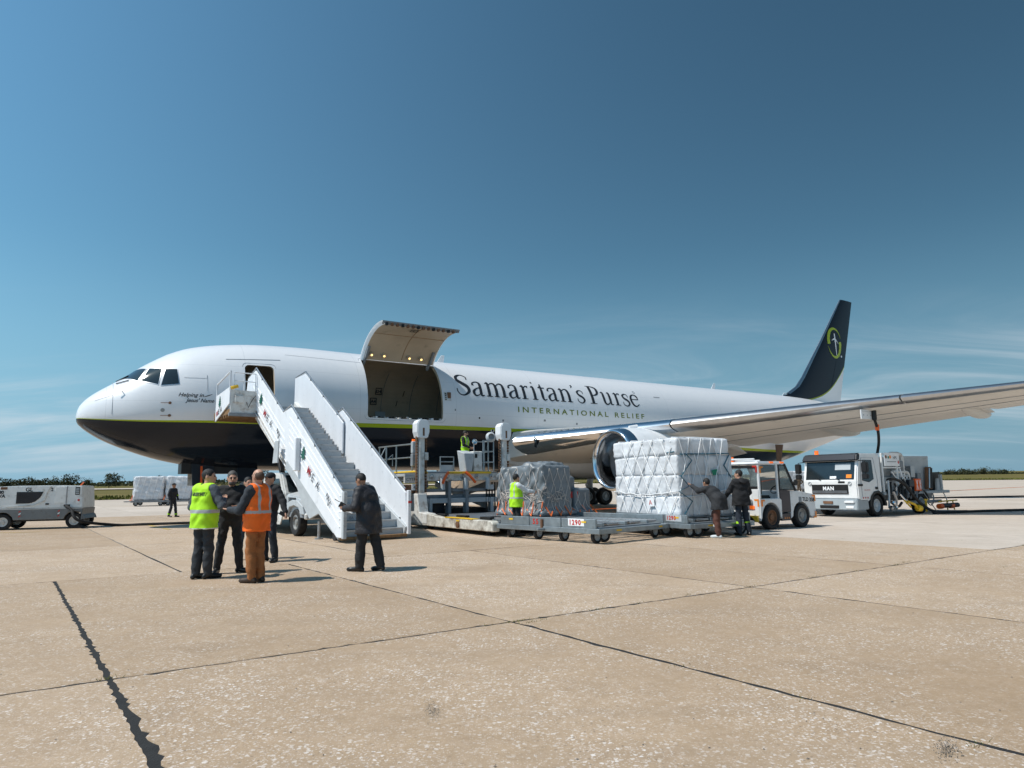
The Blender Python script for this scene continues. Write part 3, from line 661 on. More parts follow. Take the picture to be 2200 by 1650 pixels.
# stowed things inside the front door
b = MB(); b.box(6.55, 6.95, -1.5, -1.0, 4.37, 5.9); b.build('galley_box', 'cardboard', plane, bevel=.02)
# blade antennas, lights
for x, hh_ in ((15.7, .42), (36.3, .40), (44.0, .22)):
    b = MB(); b.hexa([(x - .22, -.02, 7.55), (x + .22, -.02, 7.55), (x + .22, .02, 7.55), (x - .22, .02, 7.55)], [(x + .12, -.008, 7.62 + hh_), (x + .30, -.008, 7.62 + hh_), (x + .30, .008, 7.62 + hh_), (x + .12, .008, 7.62 + hh_)]); b.build('blade_antenna', 'white_paint', plane, bevel=.006)
# ---- wing
def le_x(y): return 17.8 + .687 * (y - 2.5)
def te_x(y): return 29.8 if y < 8 else 29.8 + .36 * (y - 8)
def le_z(y): return 3.53 + .086 * (y - 4)
def te_z(y): return le_z(y) - (.62 - .016 * y)
def airfoil(n=14):
    up = []; lo = []
    for k in range(n + 1):
        c = (1 - math.cos(math.pi * k / n)) / 2; t_ = 5 * (.2969 * math.sqrt(c) - .126 * c - .3516 * c * c + .2843 * c ** 3 - .1036 * c ** 4)
        cb = .018 * math.sin(math.pi * c); up.append((c, t_ + cb)); lo.append((c, -t_ * .92 + cb))
    return up, lo
UP, LO = airfoil()
def wpt(y, c, t, sg, tk=None):
    x0, x1 = le_x(y), te_x(y); ch = x1 - x0; th_ = tk if tk else (.125 + max(0, 6 - y) * .008 if y < 8 else .125 - .03 * (y - 8) / 16)
    if y < 3.6: ch_t = 10.0
    return Vector((x0 + c * ch, sg * y, le_z(y) + (te_z(y) - le_z(y)) * c + t * th_ * ch))
def interp_af(c, side):
    A = UP if side > 0 else LO; return float(np.interp(c, [p[0] for p in A], [p[1] for p in A]))
def wing_ring(y, c0, c1, sg, n=9, drop=0., shrink=1., xo=0.):
    cs = [c0 + (c1 - c0) * (1 - math.cos(math.pi * k / n)) / 2 for k in range(n + 1)]
    P = []
    for c in cs: P.append(wpt(y, c, interp_af(c, 1) * shrink, sg))
    for c in reversed(cs): 
        if c in (c0, c1) and abs(interp_af(c, 1) - interp_af(c, -1)) < 1e-4: continue
        P.append(wpt(y, c, interp_af(c, -1) * shrink, sg))
    if drop:
        h0 = P[0].copy(); a = -drop
        P = [Vector((h0.x + (p.x - h0.x) * math.cos(a) - (p.z - h0.z) * math.sin(a) + xo, p.y, h0.z + (p.x - h0.x) * math.sin(a) + (p.z - h0.z) * math.cos(a))) for p in P]
    return P
YW = [2.0, 3.2, 4.5, 6, 8, 10, 12.5, 15, 17.5, 20, 22.3, 23.8]
for sg in (-1, 1):
    b = MB(); rg = [wing_ring(y, .075, .745, sg) for y in YW]; b.loft(rg); wing = b.build('wing', 'wing_grey', plane, smooth=True)
    for ya, yb, nm, mt in ((3.0, 9.2, 'leading_edge', 'chrome'), (9.25, 16.6, 'slat', 'bare_metal'), (16.65, 23.8, 'slat', 'bare_metal')):
        b = MB(); ysl = [ya] + [y for y in YW if ya < y < yb] + [yb]; b.loft([wing_ring(y, 0, .095, sg, 8) for y in ysl]); b.build(nm, mt, wing, smooth=True)
    for ya, yb, dr, nm in ((3.1, 7.6, .24, 'inboard_flap'), (7.7, 9.0, .06, 'inboard_aileron'), (9.1, 17.6, .12, 'outboard_flap'), (17.7, 22.6, .02, 'aileron'), (22.65, 23.8, 0.001, 'wing_tip_edge')):
        b = MB(); ysl = [ya] + [y for y in YW if ya < y < yb] + [yb]; b.loft([wing_ring(y, .762, 1, sg, 6, dr, xo=.05) for y in ysl]); b.build(nm, 'wing_grey', wing, smooth=True)
    for y, ln in ((6.6, 4.2), (12.3, 3.6), (17.2, 2.8)):
        b = MB(); x1 = te_x(y) + .7; z1 = te_z(y) - .12; rg = []
        for k in range(11):
            t_ = k / 10; r_ = math.sin(math.pi * min(1, t_ * .92 + .06)) ** .6; rg.append([Vector((x1 - ln * (1 - t_), sg * y + math.cos(a) * .24 * r_, z1 + .16 + .12 * (1 - t_) - .18 * t_ + math.sin(a) * .36 * r_)) for a in [2 * math.pi * j / 14 for j in range(14)]])
        b.loft(rg); b.build('flap_fairing', 'wing_grey', wing, smooth=True)
    # seams under the wing
    for c in (.30, .55): b = MB(); b.tube([wpt(y, c, interp_af(c, -1), sg) + Vector((0, 0, -.004)) for y in np.linspace(4, 23, 20)], .012, 4); b.build('seam', 'seam', wing)
    # wing to body fairing
    b = MB(); rg = []
    for k in range(17):
        t_ = k / 16; x = 18.3 + 15.6 * t_; e = math.sin(math.pi * min(1, max(0, t_))) ** .42
        rg.append([Vector((x, sg * (1.2 + 1.95 * e * math.cos(a) ** .6 if math.cos(a) > 0 else 1.2), 2.75 - .1 * e + 1.05 * e * math.sin(a) * (.9 if math.sin(a) > 0 else .9))) for a in [R(-90 + 180 * j / 16) for j in range(17)]])
    b.loft(rg, closed=False, caps=False); b.build('belly_fairing', 'white_paint' , plane, smooth=True, fix=False)
# landing light lens in the wing root
lw = wpt(3.9, .012, interp_af(.012, -1) * .2, -1)
b = MB(); b.lathe([(0, .001), (.0, .22), (.05, .26), (.09, .27)], lw + Vector((-.10, 0, -.06)), (1, -.55, .1), 20); b.build('landing_light', 'glass_dark', plane, smooth=True)
# ---- engine
def engine(sg):
    EX, EY, EZ = 20.05, sg * 7.92, 2.45; a = (1, 0, -.02)
    g = MB(); g.lathe([(.55, 1.41), (.9, 1.45), (1.8, 1.48), (3.0, 1.43), (4.0, 1.32), (4.9, 1.08), (4.92, 1.02), (4.4, 1.0)], (EX, EY, EZ), a, 56); en = g.build('engine', 'white_paint', plane, smooth=R(60))
    g = MB(); g.lathe([(.95, 1.11), (.5, 1.09), (.2, 1.12), (.07, 1.17), (.0, 1.235), (.03, 1.30), (.15, 1.345), (.35, 1.385), (.552, 1.412)], (EX, EY, EZ), a, 64); g.build('intake_lip', 'chrome', en, smooth=R(80), fix=False)
    g = MB(); g.lathe([(.93, 1.135), (1.5, 1.17), (2.0, 1.19)], (EX, EY, EZ), a, 48); g.build('intake_duct', 'mid_grey', en, smooth=True, fix=False)
    g = MB(); g.lathe([(1.95, 1.19), (1.95, .3)], (EX, EY, EZ), a, 40); g.build('fan_case', 'black', en)
    g = MB(); g.lathe([(1.2, .001), (1.25, .06), (1.5, .22), (1.85, .36), (1.9, .36)], (EX, EY, EZ), a, 24); g.build('spinner', 'mid_grey', en, smooth=True)
    for k in range(38):
        t_ = 2 * math.pi * k / 38; u = Vector((0, math.cos(t_), math.sin(t_))); v = Vector((0, -math.sin(t_), math.cos(t_))); o = Vector((EX, EY, EZ)); P = []
        for r_, tw in ((.34, .5), (.75, .85), (1.16, 1.1)):
            cx_, cv_ = math.cos(tw) * .16, math.sin(tw) * .14; P.append([o + Vector((1.72, 0, 0)) + u * r_ + Vector((-cx_, 0, 0)) - v * cv_, o + Vector((1.72, 0, 0)) + u * r_ + Vector((cx_, 0, 0)) + v * cv_])
        g = MB(); g.grid(P); g.build('fan_blade', 'steel', en, fix=False)
    g = MB(); g.lathe([(4.4, .95), (5.3, .80), (6.0, .62), (6.02, .55)], (EX, EY, EZ), a, 36); g.lathe([(5.6, .40), (6.3, .25), (6.9, .02)], (EX, EY, EZ), a, 24); g.build('exhaust_nozzle', 'bare_metal', en, smooth=True)
    g = MB(); rg = []
    for x, zt_, zb_, hw_ in ((21.2, 3.98, 3.7, .05), (22.0, 4.10, 3.5, .2), (23.5, 4.05, 3.3, .26), (25.5, 3.95, 3.2, .26), (27.5, 3.7, 3.05, .2), (29.0, 3.55, 3.3, .05)):
        rg.append([(x, EY + hw_ * math.cos(t_), (zt_ + zb_) / 2 + (zt_ - zb_) / 2 * math.sin(t_)) for t_ in [2 * math.pi * j / 16 for j in range(16)]])
    g.loft(rg); g.build('pylon', 'white_paint', en, smooth=True)
engine(-1); engine(1)
# ---- tail
def fin_sections():
    for z, x0, x1, tk in ((7.0, 41.8, 51.1, .5), (7.5, 43.1, 51.28, .46), (7.8, 44.35, 51.4, .46), (8.4, 45.55, 51.6, .45), (9.19, 46.4, 51.85, .44), (12.22, 49.1, 52.88, .34), (16.1, 52.43, 54.19, .18)): yield z, x0, x1, tk
def fin_th(x, z):
    S = list(fin_sections()); zs = [s[0] for s in S]; x0, x1, tk = [float(np.interp(z, zs, [s[k] for s in S])) for k in (1, 2, 3)]
    c = min(1, max(0, (x - x0) / (x1 - x0))); return tk * .5 * (math.sqrt(c) * 2.2 * (1 - c) ** .9) if c < 1 else 0
def fin_ring(z, x0, x1, tk, c0=0, c1=1, n=16):
    cs = [c0 + (c1 - c0) * k / n for k in range(n + 1)] ; f_ = lambda c: tk * .5 * math.sqrt(c) * 2.2 * (1 - c) ** .9 + .012
    return [Vector((x0 + c * (x1 - x0), -f_(c), z)) for c in cs] + [Vector((x0 + c * (x1 - x0), f_(c), z)) for c in reversed(cs)]
def fin_paint():
    m = bpy.data.materials.new('fin_paint'); m.use_nodes = True; t = m.node_tree; b = t.nodes['Principled BSDF']; n = t.nodes.new; l = t.links.new; MATS['fin_paint'] = m
    co = n('ShaderNodeTexCoord'); sp = n('ShaderNodeSeparateXYZ'); l(co.outputs['Object'], sp.inputs[0])
    fc = n('ShaderNodeFloatCurve'); cv = fc.mapping.curves[0]; fc.mapping.use_clip = False
    pts = [(0, .70), (.40, .735), (.545, .765), (.64, .80), (.727, .85), (.845, .95), (.955, 1.066), (1, 1.12)]
    while len(cv.points) < len(pts): cv.points.new(.5, .5)
    for q, v in zip(cv.points, pts): q.location = v
    fc.mapping.update()
    def mth(op, a, b_):
        z = n('ShaderNodeMath'); z.operation = op
        for i, v in enumerate((a, b_)):
            if isinstance(v, (int, float)): z.inputs[i].default_value = v
            else: l(v, z.inputs[i])
        return z.outputs[0]
    l(mth('DIVIDE', mth('SUBTRACT', sp.outputs[0], 42), 11), fc.inputs['Value']); zc_ = mth('MULTIPLY', fc.outputs[0], 10)
    d1 = mth('GREATER_THAN', sp.outputs[2], zc_); d2 = mth('GREATER_THAN', sp.outputs[2], mth('ADD', zc_, .10))
    def mix(f, A, B):
        z = n('ShaderNodeMix'); z.data_type = 'RGBA'; l(f, z.inputs['Factor'])
        for k, v in (('A', A), ('B', B)):
            if isinstance(v, tuple): z.inputs[k].default_value = (*v, 1)
            else: l(v, z.inputs[k])
        return z.outputs['Result']
    l(mix(d2, mix(d1, (.78, .79, .80), (.30, .36, .02)), NAVY), b.inputs['Base Color']); b.inputs['Roughness'].default_value = .3; b.inputs['Coat Weight'].default_value = .0; b.inputs['Specular IOR Level'].default_value = .22
fin_paint()
b = MB(); b.loft([fin_ring(*s, c0=.05) for s in fin_sections()]); fin = b.build('tail_fin', 'fin_paint', plane, smooth=True)
b = MB(); b.loft([fin_ring(*s, c0=0, c1=.055, n=5) for s in list(fin_sections())[2:]]); b.build('fin_leading_edge', 'bare_metal', fin, smooth=True)
b = MB(); b.tube([(float(np.interp(z, (8.4, 16.1), (49.9, 53.4))), -.16 + .012 * (z - 8.4), z) for z in np.linspace(8.6, 15.8, 9)], .012, 4); b.build('seam', 'black', fin)
def fdec(x, z, o=.03): return Vector((x, -fin_th(x, z) - o, z))
def crescent(a0, a1, th0, cx_, cz_, rx, rz, tw):
    P = []; Q = []
    for k in range(25):
        t_ = k / 24; a = R(a0 + (a1 - a0) * t_); wd_ = th0 * (1 - t_) ** .8 + .015; x = cx_ + rx * math.cos(a); z = cz_ + rz * math.sin(a); P.append(fdec(x, z)); Q.append(fdec(cx_ + (rx - wd_) * math.cos(a), cz_ + (rz - wd_) * math.sin(a)))
    return [P, Q]
b = MB(); b.grid(crescent(188, 20, .36, 50.95, 12.28, .98, 1.27, 0)); b.grid(crescent(8, -165, .36, 50.95, 12.28, .98, 1.27, 0)); b.build('emblem_ring', 'lime', fin, fix=False)
b = MB(); b.grid([[fdec(50.93, 13.05), fdec(50.97, 12.4), fdec(51.10, 11.25)], [fdec(51.07, 13.05), fdec(51.14, 12.4), fdec(51.17, 11.25)]])
b.grid([[fdec(50.55 + .95 * k / 8, 12.42 + .20 * math.sin(math.pi * k / 8) - .22 * k / 8, .034) for k in range(9)], [fdec(50.55 + .95 * k / 8, 12.42 + .20 * math.sin(math.pi * k / 8) - .22 * k / 8 + .03 + .12 * math.sin(math.pi * k / 8), .034) for k in range(9)]]); b.build('emblem_cross', 'letter_white', fin, fix=False)
b = MB(); b.lathe([(0, .09), (0, .001)], fdec(51.85, 11.25), (0, -1, 0), 10); b.build('registered_mark', 'letter_white', fin, fix=False)
for sg in (-1, 1):
    b = MB(); rg = []
    for y, x0, x1, z, tk in ((.3, 45.5, 51.6, 5.9, .5), (1.2, 46.3, 51.8, 6.0, .45), (9.3, 51.6, 53.4, 6.95, .14)):
        rg.append([Vector((p.x, sg * y, z + p.y)) for p in fin_ring(0, x0, x1, tk, n=12)])
    b.loft(rg); b.build('tailplane', 'wing_grey', plane, smooth=True)
# ---- landing gear
def gear_leg(x, y, zt, r_, wheels, wr, ww):
    g = MB(); g.cyl((x, y, wr), (x, y, zt), r_, 16, 0); g.cyl((x, y, wr), (x, y, wr + .9), r_ * .72, 16, 1); g.beam((x + 1.0, y, zt - .1), (x, y, wr + .7), .12, .12); g.beam((x - .05, y, wr + .3), (x - .35, y, wr + .75), .08, .08); g.beam((x - .05, y, wr + 1.1), (x - .35, y, wr + .75), .08, .08)
    if len(wheels) > 2: g.beam((x - .8, y, wr), (x + .8, y, wr), .22, .26)
    for dx_, dy_ in wheels: g.cyl((x + dx_, y, wr), (x + dx_, y + dy_, wr), .07, 10)
    o = g.build('landing_gear', ['pale_grey', 'chrome'], plane, smooth=True)
    for dx_, dy_ in wheels: wheel(o, wr, ww, (x + dx_, y + dy_, wr), rim='pale_grey', hubr=.52)
    return o
ng = gear_leg(6.05, 0, 2.5, .11, [(0, -.32), (0, .32)], .47, .34)
for sg in (-1, 1): gear_leg(29.2, sg * 4.65, 3.2, .19, [(a, b_) for a in (-.72, .72) for b_ in (-.57, .57)], .58, .45)
for sg in (-1, 1):
    b = MB(); b.hexa([(4.40, sg * .70, 1.58), (5.20, sg * .70, 1.52), (5.20, sg * .64, 1.52), (4.40, sg * .64, 1.58)], [(4.36, sg * .56, 2.5), (5.20, sg * .56, 2.4), (5.20, sg * .50, 2.4), (4.36, sg * .50, 2.5)]); b.build('gear_door', 'logo_navy' if sg < 0 else 'worn_white', plane, bevel=.01)
    b = MB(); b.hexa([(6.1, sg * .66, 1.72), (6.9, sg * .66, 1.70), (6.9, sg * .62, 1.70), (6.1, sg * .62, 1.72)], [(6.1, sg * .55, 2.3), (6.9, sg * .55, 2.3), (6.9, sg * .51, 2.3), (6.1, sg * .51, 2.3)]); b.build('gear_door', 'logo_navy' if sg < 0 else 'worn_white', plane, bevel=.01)
b = MB(); b.box(4.0, 6.8, -.5, .5, 2.05, 2.5); b.build('gear_well', 'black', plane)
b = MB(); b.hexa([(4.68, -.76, 1.68), (4.76, -.76, 1.68), (4.76, -.75, 1.68), (4.68, -.75, 1.68)], [(4.68, -.64, 2.35), (4.76, -.64, 2.35), (4.76, -.63, 2.35), (4.68, -.63, 2.35)]); b.build('warning_ribbon', 'hazard_orange', plane)
# hanging bulk door and drain mast aft
b = MB(); b.hexa([(38.9, -2.75, 2.30), (39.25, -2.75, 2.30), (39.25, -2.68, 2.30), (38.9, -2.68, 2.30)], [(39.3, -2.45, 3.80), (40.1, -2.45, 3.80), (40.1, -2.38, 3.80), (39.3, -2.38, 3.80)]); b.build('bulk_door', 'rust', plane, bevel=.02)
b = MB(); b.hexa([(41.2, -.1, 1.95), (41.6, -.1, 1.95), (41.6, .1, 1.95), (41.2, .1, 1.95)], [(41.0, -.2, 2.6), (41.9, -.2, 2.6), (41.9, .2, 2.6), (41.0, .2, 2.6)]); b.build('tail_skid', 'black', plane, bevel=.02)
# refuelling panel hanging open under the leading edge
rp = wpt(15.4, .12, interp_af(.12, -1), -1)
b = MB(); b.box(rp.x - .55, rp.x + .55, rp.y - .02, rp.y + .02, rp.z - .36, rp.z + .02); b.box(rp.x - .5, rp.x + .5, rp.y - .035, rp.y - .02, rp.z - .06, rp.z - .04, 1)
for k in range(4): b.cyl((rp.x - .4 + .26 * k, rp.y - .02, rp.z - .2), (rp.x - .4 + .26 * k, rp.y - .035, rp.z - .2), .03, 8, 1)
b.build('refuelling_panel', ['white_paint', 'mid_grey'], plane, bevel=.006)
b = MB(); b.cyl((rp.x + .25, rp.y - .1, rp.z - .38), (rp.x + .25, rp.y - .1, rp.z + .15), .09, 12); b.build('fuel_coupling', 'black', plane)
# ---- lettering
def cr(pts, n=8):
    P = [np.array(p, float) for p in pts]; P = [2 * P[0] - P[1]] + P + [2 * P[-1] - P[-2]]; out = []
    for i in range(1, len(P) - 2):
        a, b_, c, d = P[i - 1:i + 3]
        for k in range(n): t_ = k / n; out.append(.5 * (2 * b_ + (c - a) * t_ + (2 * a - 5 * b_ + 4 * c - d) * t_ ** 2 + (3 * b_ - a - 3 * c + d) * t_ ** 3))
    out.append(P[-2]); return out
# strokes of a book serif: lists of (x, y, pen width); x-height 1, capital height 1.52
T_, t__ = .21, .075
SER = lambda x, y, w_=.46: [(x - w_ / 2, y, .05), (x, y, .07), (x + w_ / 2, y, .05)]
GLY = {
 'S': (1.06, [[(.86, 1.12, .08), (.84, 1.36, .08), (.50, 1.50, .09), (.18, 1.33, .19), (.17, 1.05, .22), (.46, .82, .25), (.80, .58, .24), (.86, .26, .20), (.56, .01, .10), (.26, .02, .08), (.08, .20, .07), (.05, .42, .07)]]),
 'a': (.96, [[(.14, .72, .18), (.17, .90, .10), (.42, 1.0, .09), (.63, .90, .16), (.66, .66, .20), (.66, .18, .20), (.72, .03, .12), (.90, .06, .06)], [(.66, .60, .06), (.34, .48, .09), (.14, .26, .19), (.24, .03, .12), (.46, .05, .07), (.66, .20, .06)]]),
 'm': (1.72, [[(.10, .92, .05), (.28, .98, .16), (.30, .6, T_), (.30, .05, T_)], SER(.30, .02), [(.30, .78, .06), (.56, .98, .08), (.78, .92, .16), (.85, .62, T_), (.85, .05, T_)], SER(.85, .02, .4), [(.85, .78, .06), (1.12, .98, .08), (1.34, .92, .16), (1.41, .62, T_), (1.41, .05, T_)], SER(1.43, .02)]),
 'n': (1.18, [[(.10, .92, .05), (.28, .98, .16), (.30, .6, T_), (.30, .05, T_)], SER(.30, .02), [(.30, .78, .06), (.58, .98, .08), (.80, .92, .16), (.88, .62, T_), (.88, .05, T_)], SER(.90, .02)]),
 'r': (.82, [[(.10, .92, .05), (.28, .98, .16), (.30, .6, T_), (.30, .05, T_)], SER(.32, .02, .5), [(.30, .74, .06), (.50, .97, .08), (.70, .93, .18)]]),
 'i': (.62, [[(.10, .92, .05), (.28, .98, .16), (.31, .6, T_), (.31, .05, T_)], SER(.31, .02), [(.25, 1.36, .13), (.37, 1.36, .13)]]),
 't': (.72, [[(.10, .93, .05), (.30, 1.10, .07), (.33, 1.25, .10), (.33, .7, .2), (.33, .22, .2), (.44, .02, .11), (.66, .10, .05)], [(.12, .95, .07), (.62, .95, .09)]]),
 's': (.78, [[(.63, .72, .06), (.60, .93, .07), (.38, .99, .09), (.16, .84, .16), (.24, .62, .18), (.52, .44, .18), (.64, .22, .16), (.46, .01, .09), (.24, .02, .08), (.08, .14, .07), (.07, .32, .06)]]),
 "'": (.36, [[(.20, 1.46, .16), (.24, 1.34, .12), (.12, 1.18, .04)]]),
 'P': (1.12, [[(.34, 1.48, .24), (.34, .05, .24)], SER(.34, .02, .6), [(.08, 1.50, .05), (.5, 1.49, .08), (.86, 1.36, .16), (.95, 1.08, .23), (.84, .80, .16), (.56, .68, .08), (.38, .70, .06)]]),
 'u': (1.16, [[(.08, .95, .05), (.26, .96, .16), (.27, .55, T_), (.30, .16, .19), (.50, .02, .11), (.80, .20, .06)], [(.66, .95, .05), (.82, .96, .16), (.83, .5, T_), (.83, .12, .18), (.92, .03, .09), (1.08, .05, .05)]]),
 'e': (.96, [[(.18, .58, .06), (.50, .58, .07), (.78, .60, .08), (.72, .88, .16), (.48, .99, .09), (.22, .86, .15), (.11, .52, .21), (.22, .16, .17), (.50, .02, .10), (.82, .20, .05)]]),
 ' ': (.30, [])}
def stroke_strip(st):
    C = cr(st); L_ = []; Rr = []
    for i, p in enumerate(C):
        d = C[min(i + 1, len(C) - 1)][:2] - C[max(i - 1, 0)][:2]; d = d / (np.hypot(*d) + 1e-9); nn_ = np.array([-d[1], d[0]]); L_.append(p[:2] + nn_ * p[2] / 2); Rr.append(p[:2] - nn_ * p[2] / 2)
    return L_, Rr
X0, X1, FB, FTOP = 15.45, 27.35, R(16.5), R(42.)
word = "Samaritan's Purse"; tot = sum(GLY[c][0] for c in word); kx = (X1 - X0) / tot; kz = (FTOP - FB) / 1.50; cxp = 0.
for ch in word:
    b = MB()
    for i_, st in enumerate(GLY[ch][1]):
        Ls, Rs = stroke_strip(st); off = .006 + .0008 * i_
        def mpp(p, w_=0):
            x = X0 + (cxp + p[0]) * kx; a = FB + p[1] * kz; q = fpt(x, math.pi - a, off); return q
        mid = [(l_ + r_) / 2 for l_, r_ in zip(Ls, Rs)]
        b.grid([[mpp(l_) for l_ in Ls], [mpp(m_) for m_ in mid], [mpp(r_) for r_ in Rs]])
    cxp += GLY[ch][0]
    if b.F: b.build('letter', 'dark_letter', plane, fix=False)
def skin_text(name, s, x0, z0, size, m, width=None, **kw):
    V, F = text_geo(s, size, **kw); xm = max(v[0] for v in V); k = width / xm if width else 1.
    if width and width > 3:
        for V2, F2 in islands(V, F): b = MB(); b.add([fside(x0 + v[0] * k, z0 + v[1], .010) for v in V2], F2); b.build('letter', m, plane, fix=False)
        return
    b = MB(); b.add([fside(x0 + v[0] * k, z0 + v[1], .010) for v in V], F); return tag(b.build(name, m, plane, fix=False), None, kind='stuff')
skin_text('lettering', 'INTERNATIONAL RELIEF', 18.8, 5.01, .39, 'olive_letter', 8.62, spacing=1.55, bold=.006)
skin_text('lettering', 'Helping in', 3.56, 4.96, .205, 'dark_letter', .88, shear=.35, bold=.003)
skin_text('lettering', "Jesus' Name", 3.84, 4.75, .205, 'dark_letter', .97, shear=.35, bold=.003)
b = MB(); b.grid([[fside(4.42 + .32 * k / 8, 4.96 + .02 * k / 8 + .10 * (k / 8) ** 2, .008) for k in range(9)], [fside(4.42 + .32 * k / 8, 4.96 + .03 * math.sin(math.pi * k / 8) + .02 * k / 8 + .10 * (k / 8) ** 2 + .006, .008) for k in range(9)]]); b.build('lettering', 'dark_letter', plane, fix=False)
b = MB(); b.lathe([(0, .09), (0, .06)], fpt(27.15, math.pi - R(38), .008), (0, -.78, .62), 12); b.build('registered_mark', 'mid_grey', plane, fix=False)
# ------------------------------------------------------------------ mobile boarding stairs
SO = W(6.55, -3.0); SR = TH + R(5.3); SLP = math.atan(.62); SC, SS = math.cos(SLP), math.sin(SLP)
st = thing('boarding_stairs', 'white mobile boarding stairs with ribbed side panels and cedar tree logo at the front door', 'stairs', SO, SR)
def slab_x(mb, x0, x1, poly, m=0): return mb.prism(poly, 'x', x0, x1, m)
# y runs back towards the aeroplane; z up
PAN = {'upper': [(-.9, 5.52), (-1.75, 5.72), (-6.55, 2.78), (-6.55, 1.95), (-6.2, 1.72), (-.75, 4.98)], 'lower': [(-5.05, 3.86), (-5.75, 3.96), (-9.75, 1.32), (-9.82, .14), (-9.45, .14), (-5.5, 2.35)]}
PAN_R = {'upper': [(-.72, 5.72), (-1.75, 5.76), (-5.3, 3.6), (-5.3, 2.55), (-.72, 4.45)], 'lower': [(-3.9, 3.78), (-5.0, 4.06), (-9.45, 1.28), (-9.55, .14), (-9.2, .14), (-4.2, 2.7)]}
for side, sx, P in (('l', -1, PAN), ('r', 1, PAN_R)):
    for k, xo in (('upper', .93), ('lower', 1.03)):
        b = MB(); x0, x1 = (sx * xo - .025, sx * xo + .025); slab_x(b, x0, x1, P[k]); pn = b.build('side_panel', 'stair_white', st, bevel=.006)
        # long ribs that follow the slope
        if sx < 0:
            pa = (-1.55, 5.35, -6.4, 2.36) if k == 'upper' else (-5.7, 3.66, -9.65, 1.21)
            for q in (.0, .17, .34, .51, .68, .82):
                if k == 'lower' and q > .8: continue
                b = MB(); b.beam((sx * (xo + .032), pa[0], pa[1] - q * 1.18), (sx * (xo + .032), pa[2], pa[3] - q * 1.18), .02, .035); b.build('rib', 'stair_white', pn, bevel=.005)
        tp = [p for p in P[k][:3]]
        b = MB(); b.tube([(sx * xo, tp[0][0], tp[0][1] + .02)] + [(sx * xo, tp[1][0], tp[1][1] + .10)] + [(sx * xo, tp[2][0] + .05, tp[2][1] + .10)], .026, 8); hr = b.build('handrail', 'steel', st, smooth=True)
        for t_ in (.15, .5, .85):
            y_ = tp[1][0] + (tp[2][0] - tp[1][0]) * t_; z_ = tp[1][1] + (tp[2][1] - tp[1][1]) * t_; b = MB(); b.beam((sx * xo, y_, z_ - .05), (sx * xo, y_, z_ + .1), .03, .05); b.build('bracket', 'mid_grey', hr)
# end posts
for sx, y_ in ((-1, -9.86), (1, -9.6)):
    b = MB(); b.box(sx * 1.03 - .05, sx * 1.03 + .05, y_ - .06, y_ + .06, .12, 1.34); b.build('end_post', 'pale_grey' if sx < 0 else 'stair_white', st, bevel=.012)
b = MB(); b.box(1.075, 1.10, -9.50, -9.42, 1.18, 1.34); b.build('reflector', 'red', st); b = MB(); b.box(.98, 1.09, -9.68, -9.655, .98, 1.04); b.build('reflector', 'red_lens', st)
# stringers and steps
for sx in (-1, 1):
    b = MB(); b.beam((sx * .98, -5.4, 2.18), (sx * .98, -9.55, .20), .10, .28); b.build('stringer', 'pale_grey', st, bevel=.01)
    b = MB(); b.beam((sx * .86, -.9, 4.62), (sx * .86, -6.3, 1.55), .10, .30); b.build('stringer', 'worn_white', st, bevel=.01)
NS = 20
step_me = {}
for k in range(NS):
    y_ = -9.42 + k * .372; z_ = .30 + k * .2145; hw_ = .97 if k < 10 else .86
    if hw_ not in step_me:
        b = MB(); b.box(-hw_, hw_, -.02, .34, -.03, 0, 0); b.box(-hw_, hw_, -.02, .012, -.205, -.03, 1); b.box(-hw_, hw_, -.035, -.02, -.03, .004, 2); step_me[hw_] = b.mesh('step', ['mid_grey', 'pale_grey', 'steel'])
    o = bpy.data.objects.new('step', step_me[hw_]); link(o, st); o.location = (0, y_, z_)
    if k % 2 == 0:
        text_obj('lettering', 'EA' if k < 10 else 'MEA', .11, (-.35 + .45 * (k % 4 == 0), y_ - .022, z_ - .17), (1, 0, 0), (0, 0, 1), 'mid_grey', o).matrix_parent_inverse = Matrix.Translation((0, -y_, -z_))
# platform against the aeroplane
b = MB(); b.box(-1.84, 1.05, -1.93, .12, 4.26, 4.34, 0); b.box(-1.84, 1.0, -1.9, .1, 4.06, 4.26, 1); b.build('platform', ['mid_grey', 'wood_brown'], st, bevel=.01)
for k in range(7): b = MB(); y_ = -1.75 + k * .3; b.box(-1.84, .9, y_ - .03, y_ + .03, 3.96, 4.06); b.build('platform_joist', 'wood_brown', st)
b = MB(); slab_x(b, -1.89, -1.85, [(-1.98, 4.42), (-.25, 3.90), (-.25, 4.86), (-1.98, 5.03)]); b.build('side_panel', 'stair_white', st, bevel=.008)
b = MB(); b.tube([(-1.87, -1.95, 4.9), (-1.87, -1.95, 5.58), (-1.87, -.28, 5.30), (-1.87, -.28, 4.8)], .032, 8); b.build('handrail', 'stair_white', st, smooth=True)
b = MB(); b.box(-1.845, -.95, -1.98, -1.94, 4.02, 4.92); b.build('side_panel', 'worn_white', st, bevel=.008)
b = MB(); b.tube([(-1.75, -1.96, 4.9), (-1.75, -1.96, 5.55), (-1.0, -1.96, 5.55), (-1.0, -1.96, 4.9)], .026, 8); b.tube([(-1.75, -1.96, 5.25), (-1.0, -1.96, 5.25)], .02, 8); b.tube([(-1.4, -1.96, 4.9), (-1.4, -1.96, 5.55)], .02, 8); b.build('handrail', 'stair_white', st, smooth=True)
b = MB(); b.box(-1.72, -1.42, -2.06, -1.98, 4.46, 4.72); b.build('switch_box', 'worn_white', st, bevel=.015)
b = MB(); b.tube([(-1.3, -2.0, 4.5), (-1.25, -2.05, 4.3), (-1.15, -2.1, 4.55), (-1.0, -2.02, 4.75)], .014, 6); b.build('cable', 'black', st)
